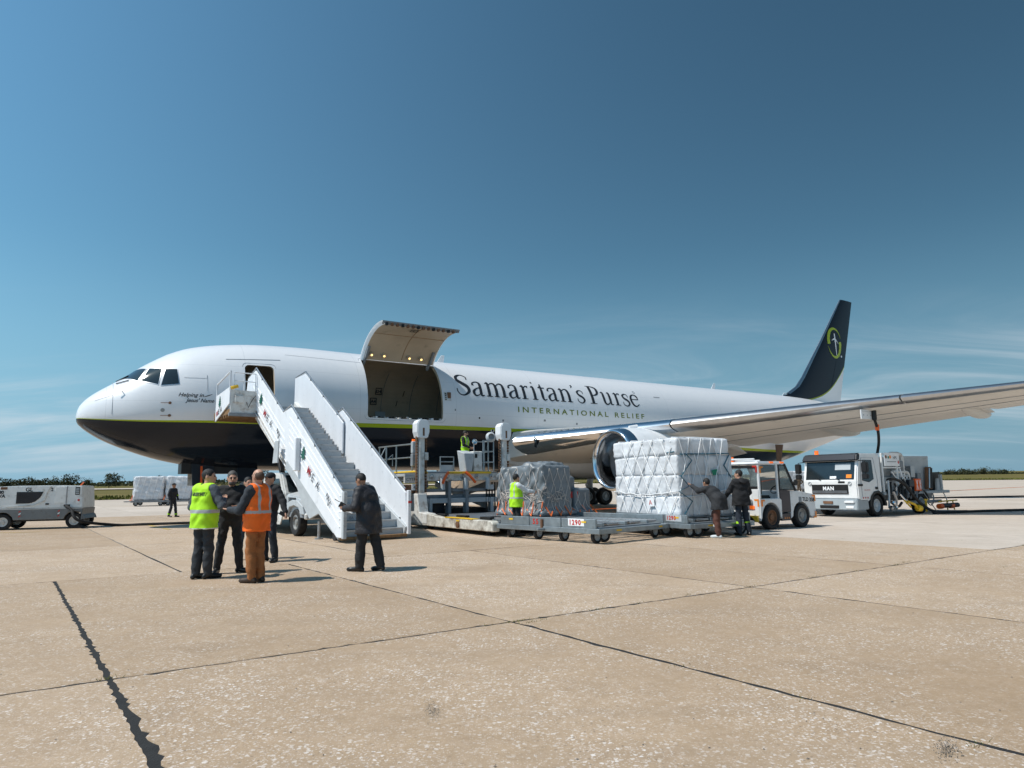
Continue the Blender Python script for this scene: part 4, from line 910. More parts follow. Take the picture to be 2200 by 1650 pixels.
b = MB(); b.cyl((-1.85, -1.99, 4.98), (-1.62, -1.99, 5.06), .06, 10); b.build('platform_lamp', 'yellow', st)
b = MB(); b.box(-1.9, -.9, -2.05, -1.95, 3.98, 4.10); b.build('bumper', 'mid_grey', st, bevel=.01)
# logo: cedar and letters that follow the slope
def cedar(parent, o, ux, uy, h):
    o = Vector(o); ux = Vector(ux); uy = Vector(uy); nn_ = ux.cross(uy) * .004; P = []
    tiers = [(0, .05), (.16, .05), (.17, .33), (.26, .24), (.36, .40), (.46, .20), (.54, .34), (.64, .15), (.72, .24), (.82, .09), (.88, .12), (1, .0)]
    b = MB(); b.grid([[o + nn_ + ux * (-w_ * h) + uy * (t_ * h) for t_, w_ in tiers], [o + nn_ + ux * (w_ * h * .9) + uy * (t_ * h) for t_, w_ in tiers]]); b.build('cedar_logo', 'cedar_green', parent, fix=False)
def squiggle(parent, o, ux, uy, h):
    o = Vector(o); ux = Vector(ux); uy = Vector(uy); nn_ = ux.cross(uy) * .008
    b = MB(); b.tube([o + nn_ + ux * (.1 * h * k) + uy * (h * .35 * math.sin(k * 1.3) + .2 * h * math.sin(k * .5)) for k in range(13)], h * .035, 4); b.build('script_mark', 'mid_grey', parent, fix=False)
ux, uy = (0, -SC, -SS), (0, -SS, SC); UX, UY = Vector(ux), Vector(uy)
for (y_, z_, xo) in ((-2.62, 4.32, -.985), (-7.05, 2.22, -1.085)):
    o = Vector((xo, y_, z_)); up_ = Vector((0, -.25, .97)).normalized(); rt_ = up_.cross(Vector((-1, 0, 0))); rt_ = Vector((0, -.97, -.25))
    cedar(st, o + Vector((0, .1, .02)), rt_, up_, .46)
    for k, (c_, m_) in enumerate((('M', 'logo_red'), ('E', 'logo_navy'), ('A', 'logo_navy'))):
        text_obj('letter', c_, .36, o + UX * (.38 + .40 * k) + UY * (-.15), ux, uy, m_, st, bold=.001)
    squiggle(st, o + UX * (2.0) + UY * .05, ux, uy, .30)
cedar(st, (-1.895, -.80, 4.36), (0, -1, 0), (0, 0, 1), .46)
for k, (c_, m_) in enumerate((('M', 'logo_red'), ('E', 'logo_navy'), ('A', 'logo_navy'))): text_obj('letter', c_, .26, (-1.895, -.40 - .25 * k, 4.08 + .06 * k), (0, -1, .22), (0, 0, 1), m_, st, bold=.006)
# lifting strut, guard and the carrier truck below
b = MB(); b.beam((-.85, -4.2, 2.55), (-.85, -5.6, .55), .14, .14); b.build('lift_strut', 'black', st, bevel=.01); b = MB(); b.cyl((-.85, -4.0, 2.85), (-.85, -4.3, 2.4), .09, 12); b.build('lift_pivot', 'chrome', st)
b = MB(); slab_x(b, -1.16, -1.12, [(-4.7, 2.95), (-5.05, 2.95), (-5.0, 2.25), (-4.55, 2.25)]); b.build('guard_plate', 'pale_grey', st); b = MB(); b.box(-1.22, -1.06, -6.72, -6.52, 1.95, 2.95); b.build('guide_block', 'stair_white', st, bevel=.02)
b = MB(); b.box(-.95, .95, -7.2, .9, .55, .72); b.box(-.6, .6, -8.2, -7.2, .40, .62); b.build('chassis', 'mid_grey', st, bevel=.02)
cabp = [(-3.15, .62), (-3.15, 1.72), (-3.35, 1.94), (-4.85, 1.94), (-5.25, 1.28), (-5.25, .62)]
b = MB(); slab_x(b, -.98, .98, cabp); cab = b.build('cab', 'worn_white', st, bevel=.05, seg=2)
b = MB(); slab_x(b, -1.0, -.985, [(-3.45, 1.18), (-3.45, 1.75), (-3.95, 1.75), (-3.95, 1.18)]); b.build('cab_window', 'glass_dark', cab); b = MB(); slab_x(b, -1.0, -.985, [(-4.1, 1.18), (-4.1, 1.75), (-4.75, 1.75), (-5.1, 1.18)]); b.build('cab_window', 'glass_dark', cab)
b = MB(); b.add([(-.85, -4.93, 1.85), (.85, -4.93, 1.85), (.85, -5.26, 1.32), (-.85, -5.26, 1.32)], [(0, 1, 2, 3)]); b.build('windscreen', 'glass_dark', cab, fix=False)
b = MB(); b.beam((-1.0, -4.02, .7), (-1.0, -4.02, 1.2), .01, .015); b.build('door_seam', 'seam', cab)
bon = [[(-.92, -5.2, .68), (.92, -5.2, .68), (.92, -5.2, 1.25), (.5, -5.2, 1.34), (-.5, -5.2, 1.34), (-.92, -5.2, 1.25)], [(-.92, -6.3, .68), (.92, -6.3, .68), (.92, -6.3, 1.16), (.5, -6.3, 1.26), (-.5, -6.3, 1.26), (-.92, -6.3, 1.16)], [(-.88, -6.85, .70), (.88, -6.85, .70), (.88, -6.85, 1.0), (.5, -6.85, 1.10), (-.5, -6.85, 1.10), (-.88, -6.85, 1.0)], [(-.8, -7.02, .75), (.8, -7.02, .75), (.8, -7.02, .92), (.5, -7.02, .98), (-.5, -7.02, .98), (-.8, -7.02, .92)]]
b = MB(); b.loft([[Vector(p) for p in r_] for r_ in bon]); b.build('bonnet', 'pale_grey', st, bevel=.04, seg=2)
for k in range(3): b = MB(); b.box(-.955, -.92, -6.1 + .0 * k, -5.5, 1.0 + .06 * k, 1.03 + .06 * k); b.build('bonnet_vent', 'black', st)
b = MB(); b.lathe([(0, .001), (.02, .10), (-.03, .12)], (-.6, -7.03, .86), (0, -1, 0), 16); b.build('headlight', 'pale_grey', st, smooth=True)
b = MB(); b.box(-1.02, .98, -7.18, -7.05, .52, .70); b.build('bumper', 'worn_white', st, bevel=.03)
b = MB(); slab_x(b, -1.02, -.9, [(-5.35, .62), (-5.55, .98), (-6.0, 1.08), (-6.5, 1.06), (-6.9, .90), (-7.0, .66), (-6.75, .66), (-6.55, .86), (-6.2, .92), (-5.8, .86), (-5.62, .62)]); b.build('mudguard', 'pale_grey', st, bevel=.015)
for y_ in (-6.2, -1.4):
    for sx in (-1, 1): wheel(st, .41, .26, (sx * .85, y_, .41), rotz=R(90))
b = MB(); slab_x(b, -1.0, -.96, [(-4.0, .28), (-3.5, .28), (-3.5, .62), (-5.2, .62), (-5.0, .30)]); b.build('step_skirt', 'worn_white', st, bevel=.01)
for sx in (-1, 1):
    b = MB(); b.cyl((sx * .9, -7.9, .02), (sx * .9, -7.9, .5), .045, 8); b.cyl((sx * .9, -7.9, .0), (sx * .9, -7.9, .04), .12, 12); b.build('stabiliser_foot', 'steel', st)
b = MB(); b.box(-.98, .98, -9.62, -9.5, .06, .14); b.build('base_sill', 'wood_brown', st, bevel=.01)
b = MB(); b.cyl((-.95, -9.3, .16), (-1.05, -9.3, .16), .12, 14); b.cyl((.95, -9.3, .16), (1.05, -9.3, .16), .12, 14); b.build('roller', 'rubber', st)
b = MB(); slab_x(b, -1.0, -.94, [(-5.3, 2.5), (-6.4, 2.3), (-8.2, .75), (-7.4, .55), (-6.9, .9)]); b.build('side_frame', 'pale_grey', st, bevel=.01)
b = MB(); b.lathe([(0, .035), (.012, .03), (.012, .001)], (1.0, -9.15, .55), (-1, 0, 0), 10); b.build('grab_ring', 'black', st)

# ------------------------------------------------------------------ cargo loader
ld = thing('cargo_loader', 'dirty white cargo loader with two capped masts below the open cargo door', 'cargo loader', W(12.43, -8.5), TH)
for sx in (-1, 1):
    x = sx * 1.73
    b = MB(); b.box(x - .11, x + .11, -.10, .10, .15, 3.25); ms = b.build('mast', 'worn_white', ld, bevel=.03, seg=2)
    cap = [(-.17, 0), (.17, 0), (.24, .22), (.24, .52), (.15, .66), (-.15, .66), (-.24, .52), (-.24, .22)]
    b = MB(); b.prism([(x + u, 3.12 + v) for u, v in cap], 'y', -.22, .22); b.build('mast_cap', 'white_paint', ms, bevel=.03, seg=2)
    b = MB(); b.box(x - .035, x + .035, -.226, -.2, 3.2, 3.48); b.build('cap_slot', 'rust', ms)
    for q in (-.17, .19):
        for k in range(22):
            b = MB() if k == 0 else b; z = 1.0 + k * .105; b.box(x + q - .022, x + q + .022, -.05, .05, z, z + .085)
        tag(b.build('lift_chain', 'rust', ms), None, kind='stuff')
    b = MB(); b.box(x + .10, x + .24, -.12, .06, 2.35, 2.62); b.build('sensor_box', 'worn_white', ms, bevel=.01)
# bridge deck
b = MB(); b.box(-1.58, 1.55, .12, 5.0, 1.62, 1.90); br = b.build('bridge', 'worn_white', ld, bevel=.015)
b = MB(); b.box(-1.58, 1.55, .12, 5.0, 1.902, 1.93); b.build('bridge_floor', 'mid_grey', br)
for k in range(14): b = MB(); y_ = .3 + k * .34; b.cyl((-1.4, y_, 1.935), (1.4, y_, 1.935), .03, 8); b.build('roller', 'steel', br)
for x0, x1 in ((-.62, 1.2), (-1.75, -1.45)): b = MB(); b.box(x0, x1, .02, .10, 1.87, 1.95); b.build('edge_strip', 'yellow', br, bevel=.008)
b = MB(); b.box(-1.86, -1.62, .12, 4.9, 1.93, 1.99); b.build('edge_strip', 'yellow', br, bevel=.008)
b = MB(); b.box(-2.25, -1.62, .2, 4.8, 1.78, 1.88); b.build('walkway', 'pale_grey', br, bevel=.01); text_obj('lettering', 'CYTROM4', .15, (-2.2, .19, 1.63), (1, 0, 0), (0, 0, 1), 'black', br)
b = MB(); b.box(-2.25, -1.62, .2, .3, 1.55, 1.78); b.build('name_plate', 'worn_white', br)
for k in range(5):
    x = -1.25 + .62 * k; b = MB(); b.lathe([(0, .09), (.04, .09), (.05, .04), (.12, .03), (.12, .001)], (x, .12, 1.77), (0, -1, 0), 12); b.build('end_roller', 'steel', br, smooth=True)
for x in (-.86, .08, 1.02): b = MB(); b.cyl((x, .0, 1.30), (x, .0, 1.72), .085, 14); b.build('hydraulic_ram', 'pale_grey', br, smooth=True)
# railings on the left edge of the bridge
b = MB()
for y_ in (.75, 2.2, 3.9): b.tube([(-1.72, y_, 1.9), (-1.72, y_, 3.0)], .03, 8)
b.tube([(-1.72, .7, 2.96), (-1.72, 4.0, 3.0)], .028, 8); b.tube([(-1.72, .7, 2.48), (-1.72, 4.0, 2.5)], .024, 8); b.tube([(-1.72, 3.3, 2.95), (-1.95, 3.3, 2.5)], .022, 8); b.build('railing', 'galvanised', br, smooth=True)
b = MB(); b.tube([(-2.25, 1.9, 1.85), (-2.25, 1.9, 2.9)], .03, 8); b.tube([(-2.25, 1.9, 2.4), (-2.0, 1.9, 2.62), (-2.0, 1.9, 2.2)], .02, 8); b.build('railing', 'galvanised', br, smooth=True)
b = MB(); b.box(-1.80, -1.62, .55, .72, 2.62, 3.05); b.build('control_box', 'pale_grey', br, bevel=.02); b = MB(); b.cyl((-1.73, .63, 3.05), (-1.73, .63, 3.13), .06, 12); b.build('beacon', 'orange_lamp', br); b = MB(); b.cyl((-1.62, .63, 3.05), (-1.62, .63, 3.14), .025, 8); b.build('signal_lamp', 'green_tag', br)
b = MB(); b.box(-1.82, -1.62, .5, .7, 2.15, 2.6); b.build('control_box', 'mid_grey', br, bevel=.02)
# operator station on the right
b = MB(); b.hexa([(.10, -.02, 1.95), (.34, -.02, 1.95), (.34, .5, 1.95), (.10, .5, 1.95)], [(-.02, -.06, 2.62), (.42, -.06, 2.62), (.42, .5, 2.74), (-.02, .5, 2.74)]); b.build('console', 'pale_grey', br, bevel=.02)
b = MB(); b.box(.45, .82, .05, .6, 1.95, 2.7); b.build('cabinet', 'worn_white', br, bevel=.02); b = MB(); b.box(.5, .6, .035, .05, 2.45, 2.6); b.build('gauge', 'black', br)
b = MB(); b.lathe([(0, .001), (.01, .10), (.05, .11), (.06, .09)], (.5, .1, 3.05), (0, -1, .1), 14); b.build('mirror', 'chrome', br, smooth=True)
b = MB()
for x, y_ in ((.86, .05), (1.08, .05), (1.32, .05), (.86, .75), (1.32, .75)): b.tube([(x, y_, 1.92), (x, y_, 3.12)], .026, 8)
for z in (2.3, 2.7, 3.1): b.tube([(.86, .05, z), (1.32, .05, z), (1.32, .75, z), (.86, .75, z)], .022, 8)
b.build('cage', 'galvanised', br, smooth=True)
b = MB(); b.lathe([(0, .001), (.02, .16), (.10, .20), (.2, .12)], (1.2, .1, 3.22), (-.3, -1, .2), 14); b.build('flood_lamp', 'pale_grey', br, smooth=True)
b = MB(); b.tube([(-.66, .6, 1.95), (-.66, .6, 2.5), (-.1, .6, 2.5), (-.1, .6, 1.95)], .025, 8); b.tube([(-.66, .6, 2.32), (-.1, .6, 2.32)], .02, 8); b.build('railing', 'galvanised', br, smooth=True); b = MB(); b.box(-.62, -.14, .6, .62, 1.96, 2.2); b.build('kick_panel', 'pale_grey', br)
# hoses, scissor gear and lower frame
for pts in ([(-.65, -.02, 1.92), (-.78, -.1, 1.80), (-.9, -.12, 1.6), (-.92, -.1, 1.52)], [(.05, -.04, 1.93), (.18, -.12, 1.80), (.34, -.14, 1.62), (.42, -.12, 1.55)]):
    b = MB(); b.tube(pts, .05, 8); b.build('hydraulic_hose', 'hazard_orange', ld, smooth=True)
for x in (-1.3, 1.3): b = MB(); b.beam((x, .4, 1.5), (x, 4.6, .7), .12, .22); b.beam((x * .9, .4, .7), (x * .9, 4.6, 1.5), .12, .22); b.build('scissor_arm', 'mid_grey', ld, bevel=.01)
b = MB(); b.box(-1.5, 1.5, .25, .45, 1.0, 1.12); b.box(-1.5, 1.5, .22, .42, 1.22, 1.34); b.build('cross_beam', 'mid_grey', ld, bevel=.02)
for x in (-1.3, -.55, .18, 1.25): b = MB(); b.box(x - .06, x + .06, .05, .3, .45, 1.0 if abs(x) > 1 else 1.6); b.build('post', 'pale_grey' if abs(x) > 1 else 'mid_grey', ld, bevel=.01)
b = MB(); b.box(-1.5, 1.5, .1, .3, .82, 1.0); b.build('cross_beam', 'pale_grey', ld, bevel=.015)
b = MB(); b.box(-1.55, 1.55, .6, 4.9, .30, .60); b.build('lower_frame', 'black', ld, bevel=.02)
b = MB(); b.box(-1.22, -.62, .32, .5, .45, .82); b.build('battery_box', 'logo_navy', ld, bevel=.02)
for k in range(14): b = MB(); b.tube([(1.0 + .04 * k, .1 + .02 * (k % 3), .5), (1.0 + .04 * k, .1 + .02 * (k % 3), 1.55)], .012, 5); b.build('cable', 'black', ld)
b = MB(); b.box(1.0, 1.28, -.02, .04, 1.28, 1.46); b.build('junction_box', 'pale_grey', ld, bevel=.01); b = MB(); b.box(-2.05, -1.85, .02, .06, 1.30, 1.52); b.build('number_plate', 'letter_white', ld); text_obj('lettering', '4', .16, (-2.0, .015, 1.35), (1, 0, 0), (0, 0, 1), 'black', ld)
b = MB(); b.box(-2.4, -1.65, .08, .4, 1.2, 1.5); b.build('valve_block', 'rust', ld, bevel=.02)
# left base with stained box and side beams of the main platform
b = MB(); b.prism([(-1.0, .18), (.75, .18), (.75, .55), (.30, .62), (.22, 1.18), (-.25, 1.18), (-.42, .55), (-1.0, .52)], 'x', -1.98, -1.62); b.build('mast_base', 'worn_white', ld, bevel=.02)
b = MB(); b.prism([(-1.0, .18), (.75, .18), (.75, .55), (.30, .62), (.22, 1.18), (-.25, 1.18), (-.42, .55), (-1.0, .52)], 'x', 1.62, 1.98); b.build('mast_base', 'worn_white', ld, bevel=.02)
b = MB(); b.box(-2.5, -1.7, .35, 1.2, .95, 1.16); b.box(-2.45, -1.75, .4, 1.1, .25, .55); b.build('outrigger_box', 'dirty_white', ld, bevel=.03); b = MB(); b.box(-2.3, -1.8, .5, 1.0, .55, .95); b.build('outrigger_link', 'rust', ld, bevel=.02)
for sx in (-1, 1):
    b = MB(); b.prism([(.55, .12), (.55, .50), (-1.0, .52), (-1.9, .44), (-5.15, .44), (-5.25, .36), (-5.25, .14)], 'x', sx * 1.85 - .12, sx * 1.85 + .12); b.build('platform_beam', 'dirty_white', ld, bevel=.02)
    b = MB(); b.box(sx * 1.85 - .13, sx * 1.85 + .13, -4.1, -2.3, .445, .462); b.build('edge_strip', 'yellow', ld)
    for y_ in (-.6, -4.6): wheel(ld, .16, .16, (sx * 1.62, y_, .16))
b = MB(); b.lathe([(0, .10), (.04, .10), (.05, .06), (.05, .001)], (-1.97, -3.2, .26), (-1, 0, 0), 14); b.build('tie_ring', 'rust', ld); b = MB(); b.box(-1.99, -1.97, -3.3, -3.1, .36, .40); b.build('ring_tab', 'yellow', ld)
b = MB(); b.box(-1.70, 1.70, -5.1, -.35, .34, .40); pf = b.build('main_platform', 'mid_grey', ld, bevel=.01)
rm = MB(); rm.cyl((-1.6, 0, 0), (1.6, 0, 0), .035, 8); rme = rm.mesh('roller', 'steel', smooth=True)
for k in range(26): o = bpy.data.objects.new('roller', rme); link(o, ld); o.location = (0, -.5 - .18 * k, .43)
for k in range(3): b = MB(); y_ = (-1.4, -2.8, -4.3)[k]; b.box(-1.66, -1.5, y_ - .3, y_ + .3, .41, .52); b.build('guide_rail', 'black', ld, bevel=.01)
# ------------------------------------------------------------------ surface nets: one skin from a distance field
def surface_nets(fn, lo, hi, res):
    lo = np.array(lo, float); hi = np.array(hi, float); n = np.ceil((hi - lo) / res).astype(int) + 1
    X, Y, Z = np.meshgrid(*[lo[i] + res * np.arange(n[i]) for i in range(3)], indexing='ij')
    F = fn(X, Y, Z).astype(np.float32); S = F < 0
    c = np.zeros(tuple(n - 1), int)
    for i in (0, 1):
        for j in (0, 1):
            for k in (0, 1): c += S[i:n[0] - 1 + i, j:n[1] - 1 + j, k:n[2] - 1 + k]
    mixed = (c > 0) & (c < 8); idx = -np.ones(mixed.shape, int); idx[mixed] = np.arange(mixed.sum()); ci = np.argwhere(mixed)
    acc = np.zeros((len(ci), 3)); cnt = np.zeros(len(ci)); cor = [(i, j, k) for i in (0, 1) for j in (0, 1) for k in (0, 1)]
    for a in cor:
        for ax in range(3):
            if a[ax]: continue
            b = list(a); b[ax] = 1
            fa = F[ci[:, 0] + a[0], ci[:, 1] + a[1], ci[:, 2] + a[2]]; fb = F[ci[:, 0] + b[0], ci[:, 1] + b[1], ci[:, 2] + b[2]]; m = (fa < 0) != (fb < 0); t = np.zeros(len(ci)); t[m] = fa[m] / (fa[m] - fb[m])
            p = np.array(a, float)[None] + np.zeros((len(ci), 3)); p[:, ax] += t; acc[m] += p[m]; cnt[m] += 1
    V = lo + (ci + acc / cnt[:, None]) * res; faces = []
    for ax in range(3):
        u, v = (ax + 1) % 3, (ax + 2) % 3; s0 = [slice(None)] * 3; s1 = [slice(None)] * 3; s0[ax] = slice(0, -1); s1[ax] = slice(1, None)
        A, B = S[tuple(s0)], S[tuple(s1)]; e = np.argwhere(A != B)
        if not len(e): continue
        ok = (e[:, u] > 0) & (e[:, v] > 0) & (e[:, u] < n[u] - 1) & (e[:, v] < n[v] - 1); e = e[ok]; q = []
        for du, dv in ((-1, -1), (0, -1), (0, 0), (-1, 0)): w_ = e.copy(); w_[:, u] += du; w_[:, v] += dv; q.append(idx[w_[:, 0], w_[:, 1], w_[:, 2]])
        q = np.stack(q, 1); fl = A[tuple(e.T)]; q[~fl] = q[~fl][:, ::-1]; faces.append(q[(q >= 0).all(1)])
    return V, np.concatenate(faces) if faces else np.zeros((0, 4), int)
def np_mesh(name, V, F, mats, mi=None, smooth=True):
    me = bpy.data.meshes.new(name); me.from_pydata([tuple(v) for v in V], [], [tuple(f) for f in F])
    for m in mats: me.materials.append(MATS[m] if isinstance(m, str) else m)
    if mi is not None: me.polygons.foreach_set('material_index', [int(q) for q in mi])
    if smooth: me.polygons.foreach_set('use_smooth', [True] * len(me.polygons))
    me.update(); return me
def sd_box(X, Y, Z, c, h, r):
    qx, qy, qz = np.abs(X - c[0]) - h[0] + r, np.abs(Y - c[1]) - h[1] + r, np.abs(Z - c[2]) - h[2] + r
    return np.sqrt(np.maximum(qx, 0) ** 2 + np.maximum(qy, 0) ** 2 + np.maximum(qz, 0) ** 2) + np.minimum(np.maximum(qx, np.maximum(qy, qz)), 0) - r
def smin(a, b, k): h = np.clip(.5 + .5 * (b - a) / k, 0, 1); return b * (1 - h) + a * h - k * h * (1 - h)

# ------------------------------------------------------------------ pallet dollies
def dolly(label, near, rot, Lx, Ly, num=None, num2=None):
    """near corner at the origin, x along the right-hand side, y along the left-hand side"""
    d = thing('pallet_dolly', label, 'dolly', (*near, 0), rot, 'pallet dollies by the loader')
    def part(nm, m, *boxes, bev=.008):
        b = MB()
        for q in boxes: b.box(*q)
        return b.build(nm, m, d, bevel=bev)
    t = .09
    part('side_rail', 'galvanised', (-.05, t, -.08, Ly + .08, .24, .37)); part('side_rail', 'galvanised', (Lx - t, Lx + .05, -.08, Ly + .08, .24, .37))
    part('end_rail', 'galvanised', (t + .003, Lx - t - .003, -.08, t, .24, .36)); part('end_rail', 'galvanised', (t + .003, Lx - t - .003, Ly - t, Ly + .08, .24, .36))
    n = 3
    for k in range(n):
        y0 = .05 + k * (Ly - .1) / n; part('side_plate', 'galvanised', (-.03, .03, y0, y0 + (Ly - .1) / n - .03, .373, .60))
    part('side_plate', 'galvanised', (Lx - .03, Lx + .03, .05, Ly - .05, .373, .60))
    for k in range(5): y0 = .12 + k * (Ly - .24) / 4; part('cross_member', 'mid_grey', (t, Lx - t, y0 - .04, y0 + .04, .30, .40))
    for x0 in (.12, .45, .78): part('roller_channel', 'galvanised', (Lx * x0 - .05, Lx * x0 + .05, .12, Ly - .12, .405, .49))
    rm = MB(); rm.cyl((-.20, 0, 0), (.20, 0, 0), .032, 10); rmm = rm.mesh('roller', 'steel', smooth=True); nr = int((Ly - .3) / .17)
    for x0 in (.29, .62, .87):
        for k in range(nr): o = bpy.data.objects.new('roller', rmm); link(o, d); o.location = (Lx * x0, .2 + k * .17, .455)
    for x0, y0, m in ((-.04, .35, 'yellow'), (-.04, Ly - .6, 'yellow')): part('reflector', m, (x0, x0 + .006, y0, y0 + .16, .50, .545), bev=0)
    part('reflector', 'yellow', (.6, .8, -.088, -.082, .29, .33), bev=0); part('reflector', 'yellow', (Lx - .4, Lx - .25, -.088, -.082, .29, .33), bev=0)
    b = MB(); b.cyl((-.045, Ly * .52, .28), (-.045, Ly * .52, .55), .045, 10); b.build('stop_post', 'rust', d)
    for x0, y0 in ((.18, .22), (.18, Ly * .36), (.18, Ly * .62), (Lx - .2, .22), (Lx - .2, Ly * .5), (.18, Ly - .3), (Lx - .2, Ly - .3), (.62, .35)):
        b = MB(); b.beam((x0, y0, .2), (x0, y0, .34), .10, .08); b.box(x0 - .10, x0 + .10, y0 - .07, y0 + .07, .255, .30); b.build('castor_fork', 'mid_grey', d); wheel(d, .17, .10, (x0, y0, .17), rim='pale_grey', rotz=random.uniform(-.3, .3), hubr=.6)
    b = MB(); b.beam((Lx + .05, Ly * .5, .3), (Lx + .45, Ly * .5, .3), .08, .06); b.beam((-.05, Ly * .5, .3), (-.3, Ly * .5, .3), .08, .06); b.build('tow_bar', 'galvanised', d, bevel=.01)
    if num: 
        b = MB(); b.box(-.036, -.031, .42, .96, .42, .60); b.build('number_plate', 'letter_white', d)
        text_obj('stencil', num, .17, (-.037, .93, .45), (0, -1, 0), (0, 0, 1), 'red', d, bold=.006, spacing=1.25)
    if num2: text_obj('stencil', num2, .19, (-.032, Ly * .62, .42), (0, -1, 0), (0, 0, 1), 'red', d, bold=.006, spacing=1.3)
    return d
dolly('empty galvanised pallet dolly numbered 1290 on a white plate', (2.04, 16.62), R(42), 2.75, 3.65, '1290', '55')
d2 = dolly('galvanised pallet dolly carrying the tall load of white bales', (4.62, 18.0), R(30), 2.35, 3.1)
b = MB(); b.box(-.036, -.031, .25, .85, .42, .60); b.build('number_plate', 'pale_grey', d2); text_obj('stencil', '1290', .15, (-.038, .82, .46), (0, -1, 0), (0, 0, 1), 'red', d2, bold=.005, spacing=1.25)

# ------------------------------------------------------------------ tall load of white bales under a net
mat('bale', (.70, .71, .73), .38, var=.22, scale=4, bump=.7, bscale=11)
mat('bale_shade', (.66, .68, .71), .55, var=.2, scale=4, bump=.5, bscale=8)  # slightly greyer, duller white for the wrapping of the distant loads
mat('net_white', (.80, .80, .80), .6, var=.1)
mat('net_teal', (.02, .12, .17), .6, var=.1)
mat('strap_orange', (.80, .17, .04), .6, var=.15)
mat('cord', (.56, .50, .46), .7, var=.2)
mat('pallet_sheet', (.25, .26, .27), .4, .6, var=.2)
_t = MATS['bale'].node_tree; _b = _t.nodes['Principled BSDF']; _src = _b.inputs['Base Color'].links[0].from_socket; _hs = _t.nodes.new('ShaderNodeHueSaturation'); _oi = _t.nodes.new('ShaderNodeObjectInfo'); _mr = _t.nodes.new('ShaderNodeMapRange'); _mr.inputs[3].default_value = .80; _mr.inputs[4].default_value = 1.12
_t.links.new(_oi.outputs['Random'], _mr.inputs[0]); _t.links.new(_mr.outputs[0], _hs.inputs['Value']); _t.links.new(_src, _hs.inputs['Color']); _t.links.new(_hs.outputs[0], _b.inputs['Base Color'])
wl = thing('bale_load', 'tall block of white wrapped bales under white netting on a dolly', 'cargo load', (4.48, 18.47, 0), R(28.7))
BX, BY = 2.01, 2.77
b = MB(); b.box(-.10, BX + .1, -.10, BY + .1, .505, .53); b.build('pallet', 'pallet_sheet', wl, bevel=.005)
def bale_mesh(seed, sx, sy, sz):
    r_ = np.random.default_rng(seed); ph = r_.uniform(0, 6, 8); b = MB(); n = 7
    def f(u, v, w_):
        p = np.array([u, v, w_]); m = np.max(np.abs(p)); q = p / max(m, 1e-6); l6 = (np.sum(np.abs(q) ** 13)) ** (1 / 13); q = q / l6 * 1.03
        bul = 1 + .030 * math.cos(q[0] * 1.5) * math.cos(q[1] * 1.5); wr = .014 * math.sin(9 * q[2] + ph[0] + 3 * q[0]) + .012 * math.sin(14 * q[0] + ph[1] + 6 * q[2]) + .012 * math.sin(13 * q[1] + ph[2] - 5 * q[2]) + .008 * math.sin(23 * q[2] + 17 * q[0] + ph[3])
        q = q * (bul + wr); return (q[0] * sx / 2, q[1] * sy / 2, q[2] * sz / 2)
    for ax in range(3):
        for s_ in (-1, 1):
            P = []
            for i in range(n + 1):
                row = []
                for j in range(n + 1):
                    c = [0, 0, 0]; c[ax] = s_; c[(ax + 1) % 3] = 2 * i / n - 1; c[(ax + 2) % 3] = 2 * j / n - 1; row.append(f(*c))
                P.append(row)
            b.grid(P)
    me = b.mesh('bale', 'bale')
    bm = bmesh.new(); bm.from_mesh(me); bmesh.ops.remove_doubles(bm, verts=bm.verts, dist=.002); bmesh.ops.recalc_face_normals(bm, faces=bm.faces); bm.to_mesh(me); bm.free(); me.polygons.foreach_set('use_smooth', [True] * len(me.polygons)); return me
NX, NY, NZ = 4, 6, 4; hz = [.56, .56, .56, .46]; bx_, by_ = BX / NX, BY / NY
bms = [[bale_mesh(s * 7 + q, bx_ * 1.03, by_ * 1.03, hz[0 if q == 0 else 3] * 1.02) for s in range(4)] for q in (0, 1)]
z0 = .535
for k in range(NZ):
    for i in range(NX):
        for j in range(NY):
            if 0 < i < NX - 1 and 0 < j < NY - 1 and k < NZ - 1: continue
            sh = .035 * (k % 2) + (.06 if k == 0 else 0)
            o = bpy.data.objects.new('bale', random.choice(bms[1 if k == 3 else 0])); link(o, wl); o.location = (bx_ * (i + .5) * (1.02 if k < 3 else .97) + random.uniform(-.015, .015), by_ * (j + .5) + random.uniform(-.015, .015), z0 + hz[k] / 2); o.rotation_euler = (random.uniform(-.03, .03), random.uniform(-.03, .03), random.choice((0, math.pi)) + random.uniform(-.03, .03))
    z0 += hz[k]
ZT = z0
def net(parent, name, lines, r_, m):
    b = MB()
    for pts in lines: b.tube(pts, r_, 5)
    return tag(b.build(name, m, parent, smooth=True), None, kind='stuff')
lines = []; e = .035
for k in range(9):
    y0 = -.6 + k * .46
    def cl(y_, z_): return Vector((-e - .015 * math.sin(y_ * 7), y_, z_))
    for sgn in (1, -1):
        a = (y0, .56); b_ = (y0 + sgn * 1.25, ZT + .02); pts = []
        for q in range(9):
            t = q / 8; y_ = a[0] + (b_[0] - a[0]) * t; z_ = a[1] + (b_[1] - a[1]) * t
            if 0 <= y_ <= BY: pts.append(cl(y_, z_))
        if len(pts) > 1: lines.append(pts)
lines.append([Vector((-e - .03, BY * q / 10, 1.22 - .10 * math.sin(math.pi * q / 10) + .02 * math.sin(q * 3))) for q in range(11)])
for k in range(5):
    y0 = .2 + k * .6; lines.append([Vector((-e, y0, ZT - .1)), Vector((.05, y0, ZT + .03)), Vector((BX * .5, y0 + .1, ZT + .05)), Vector((BX, y0, ZT + .02))])
net(wl, 'cargo_net', lines, .014, 'net_white')
lines = []
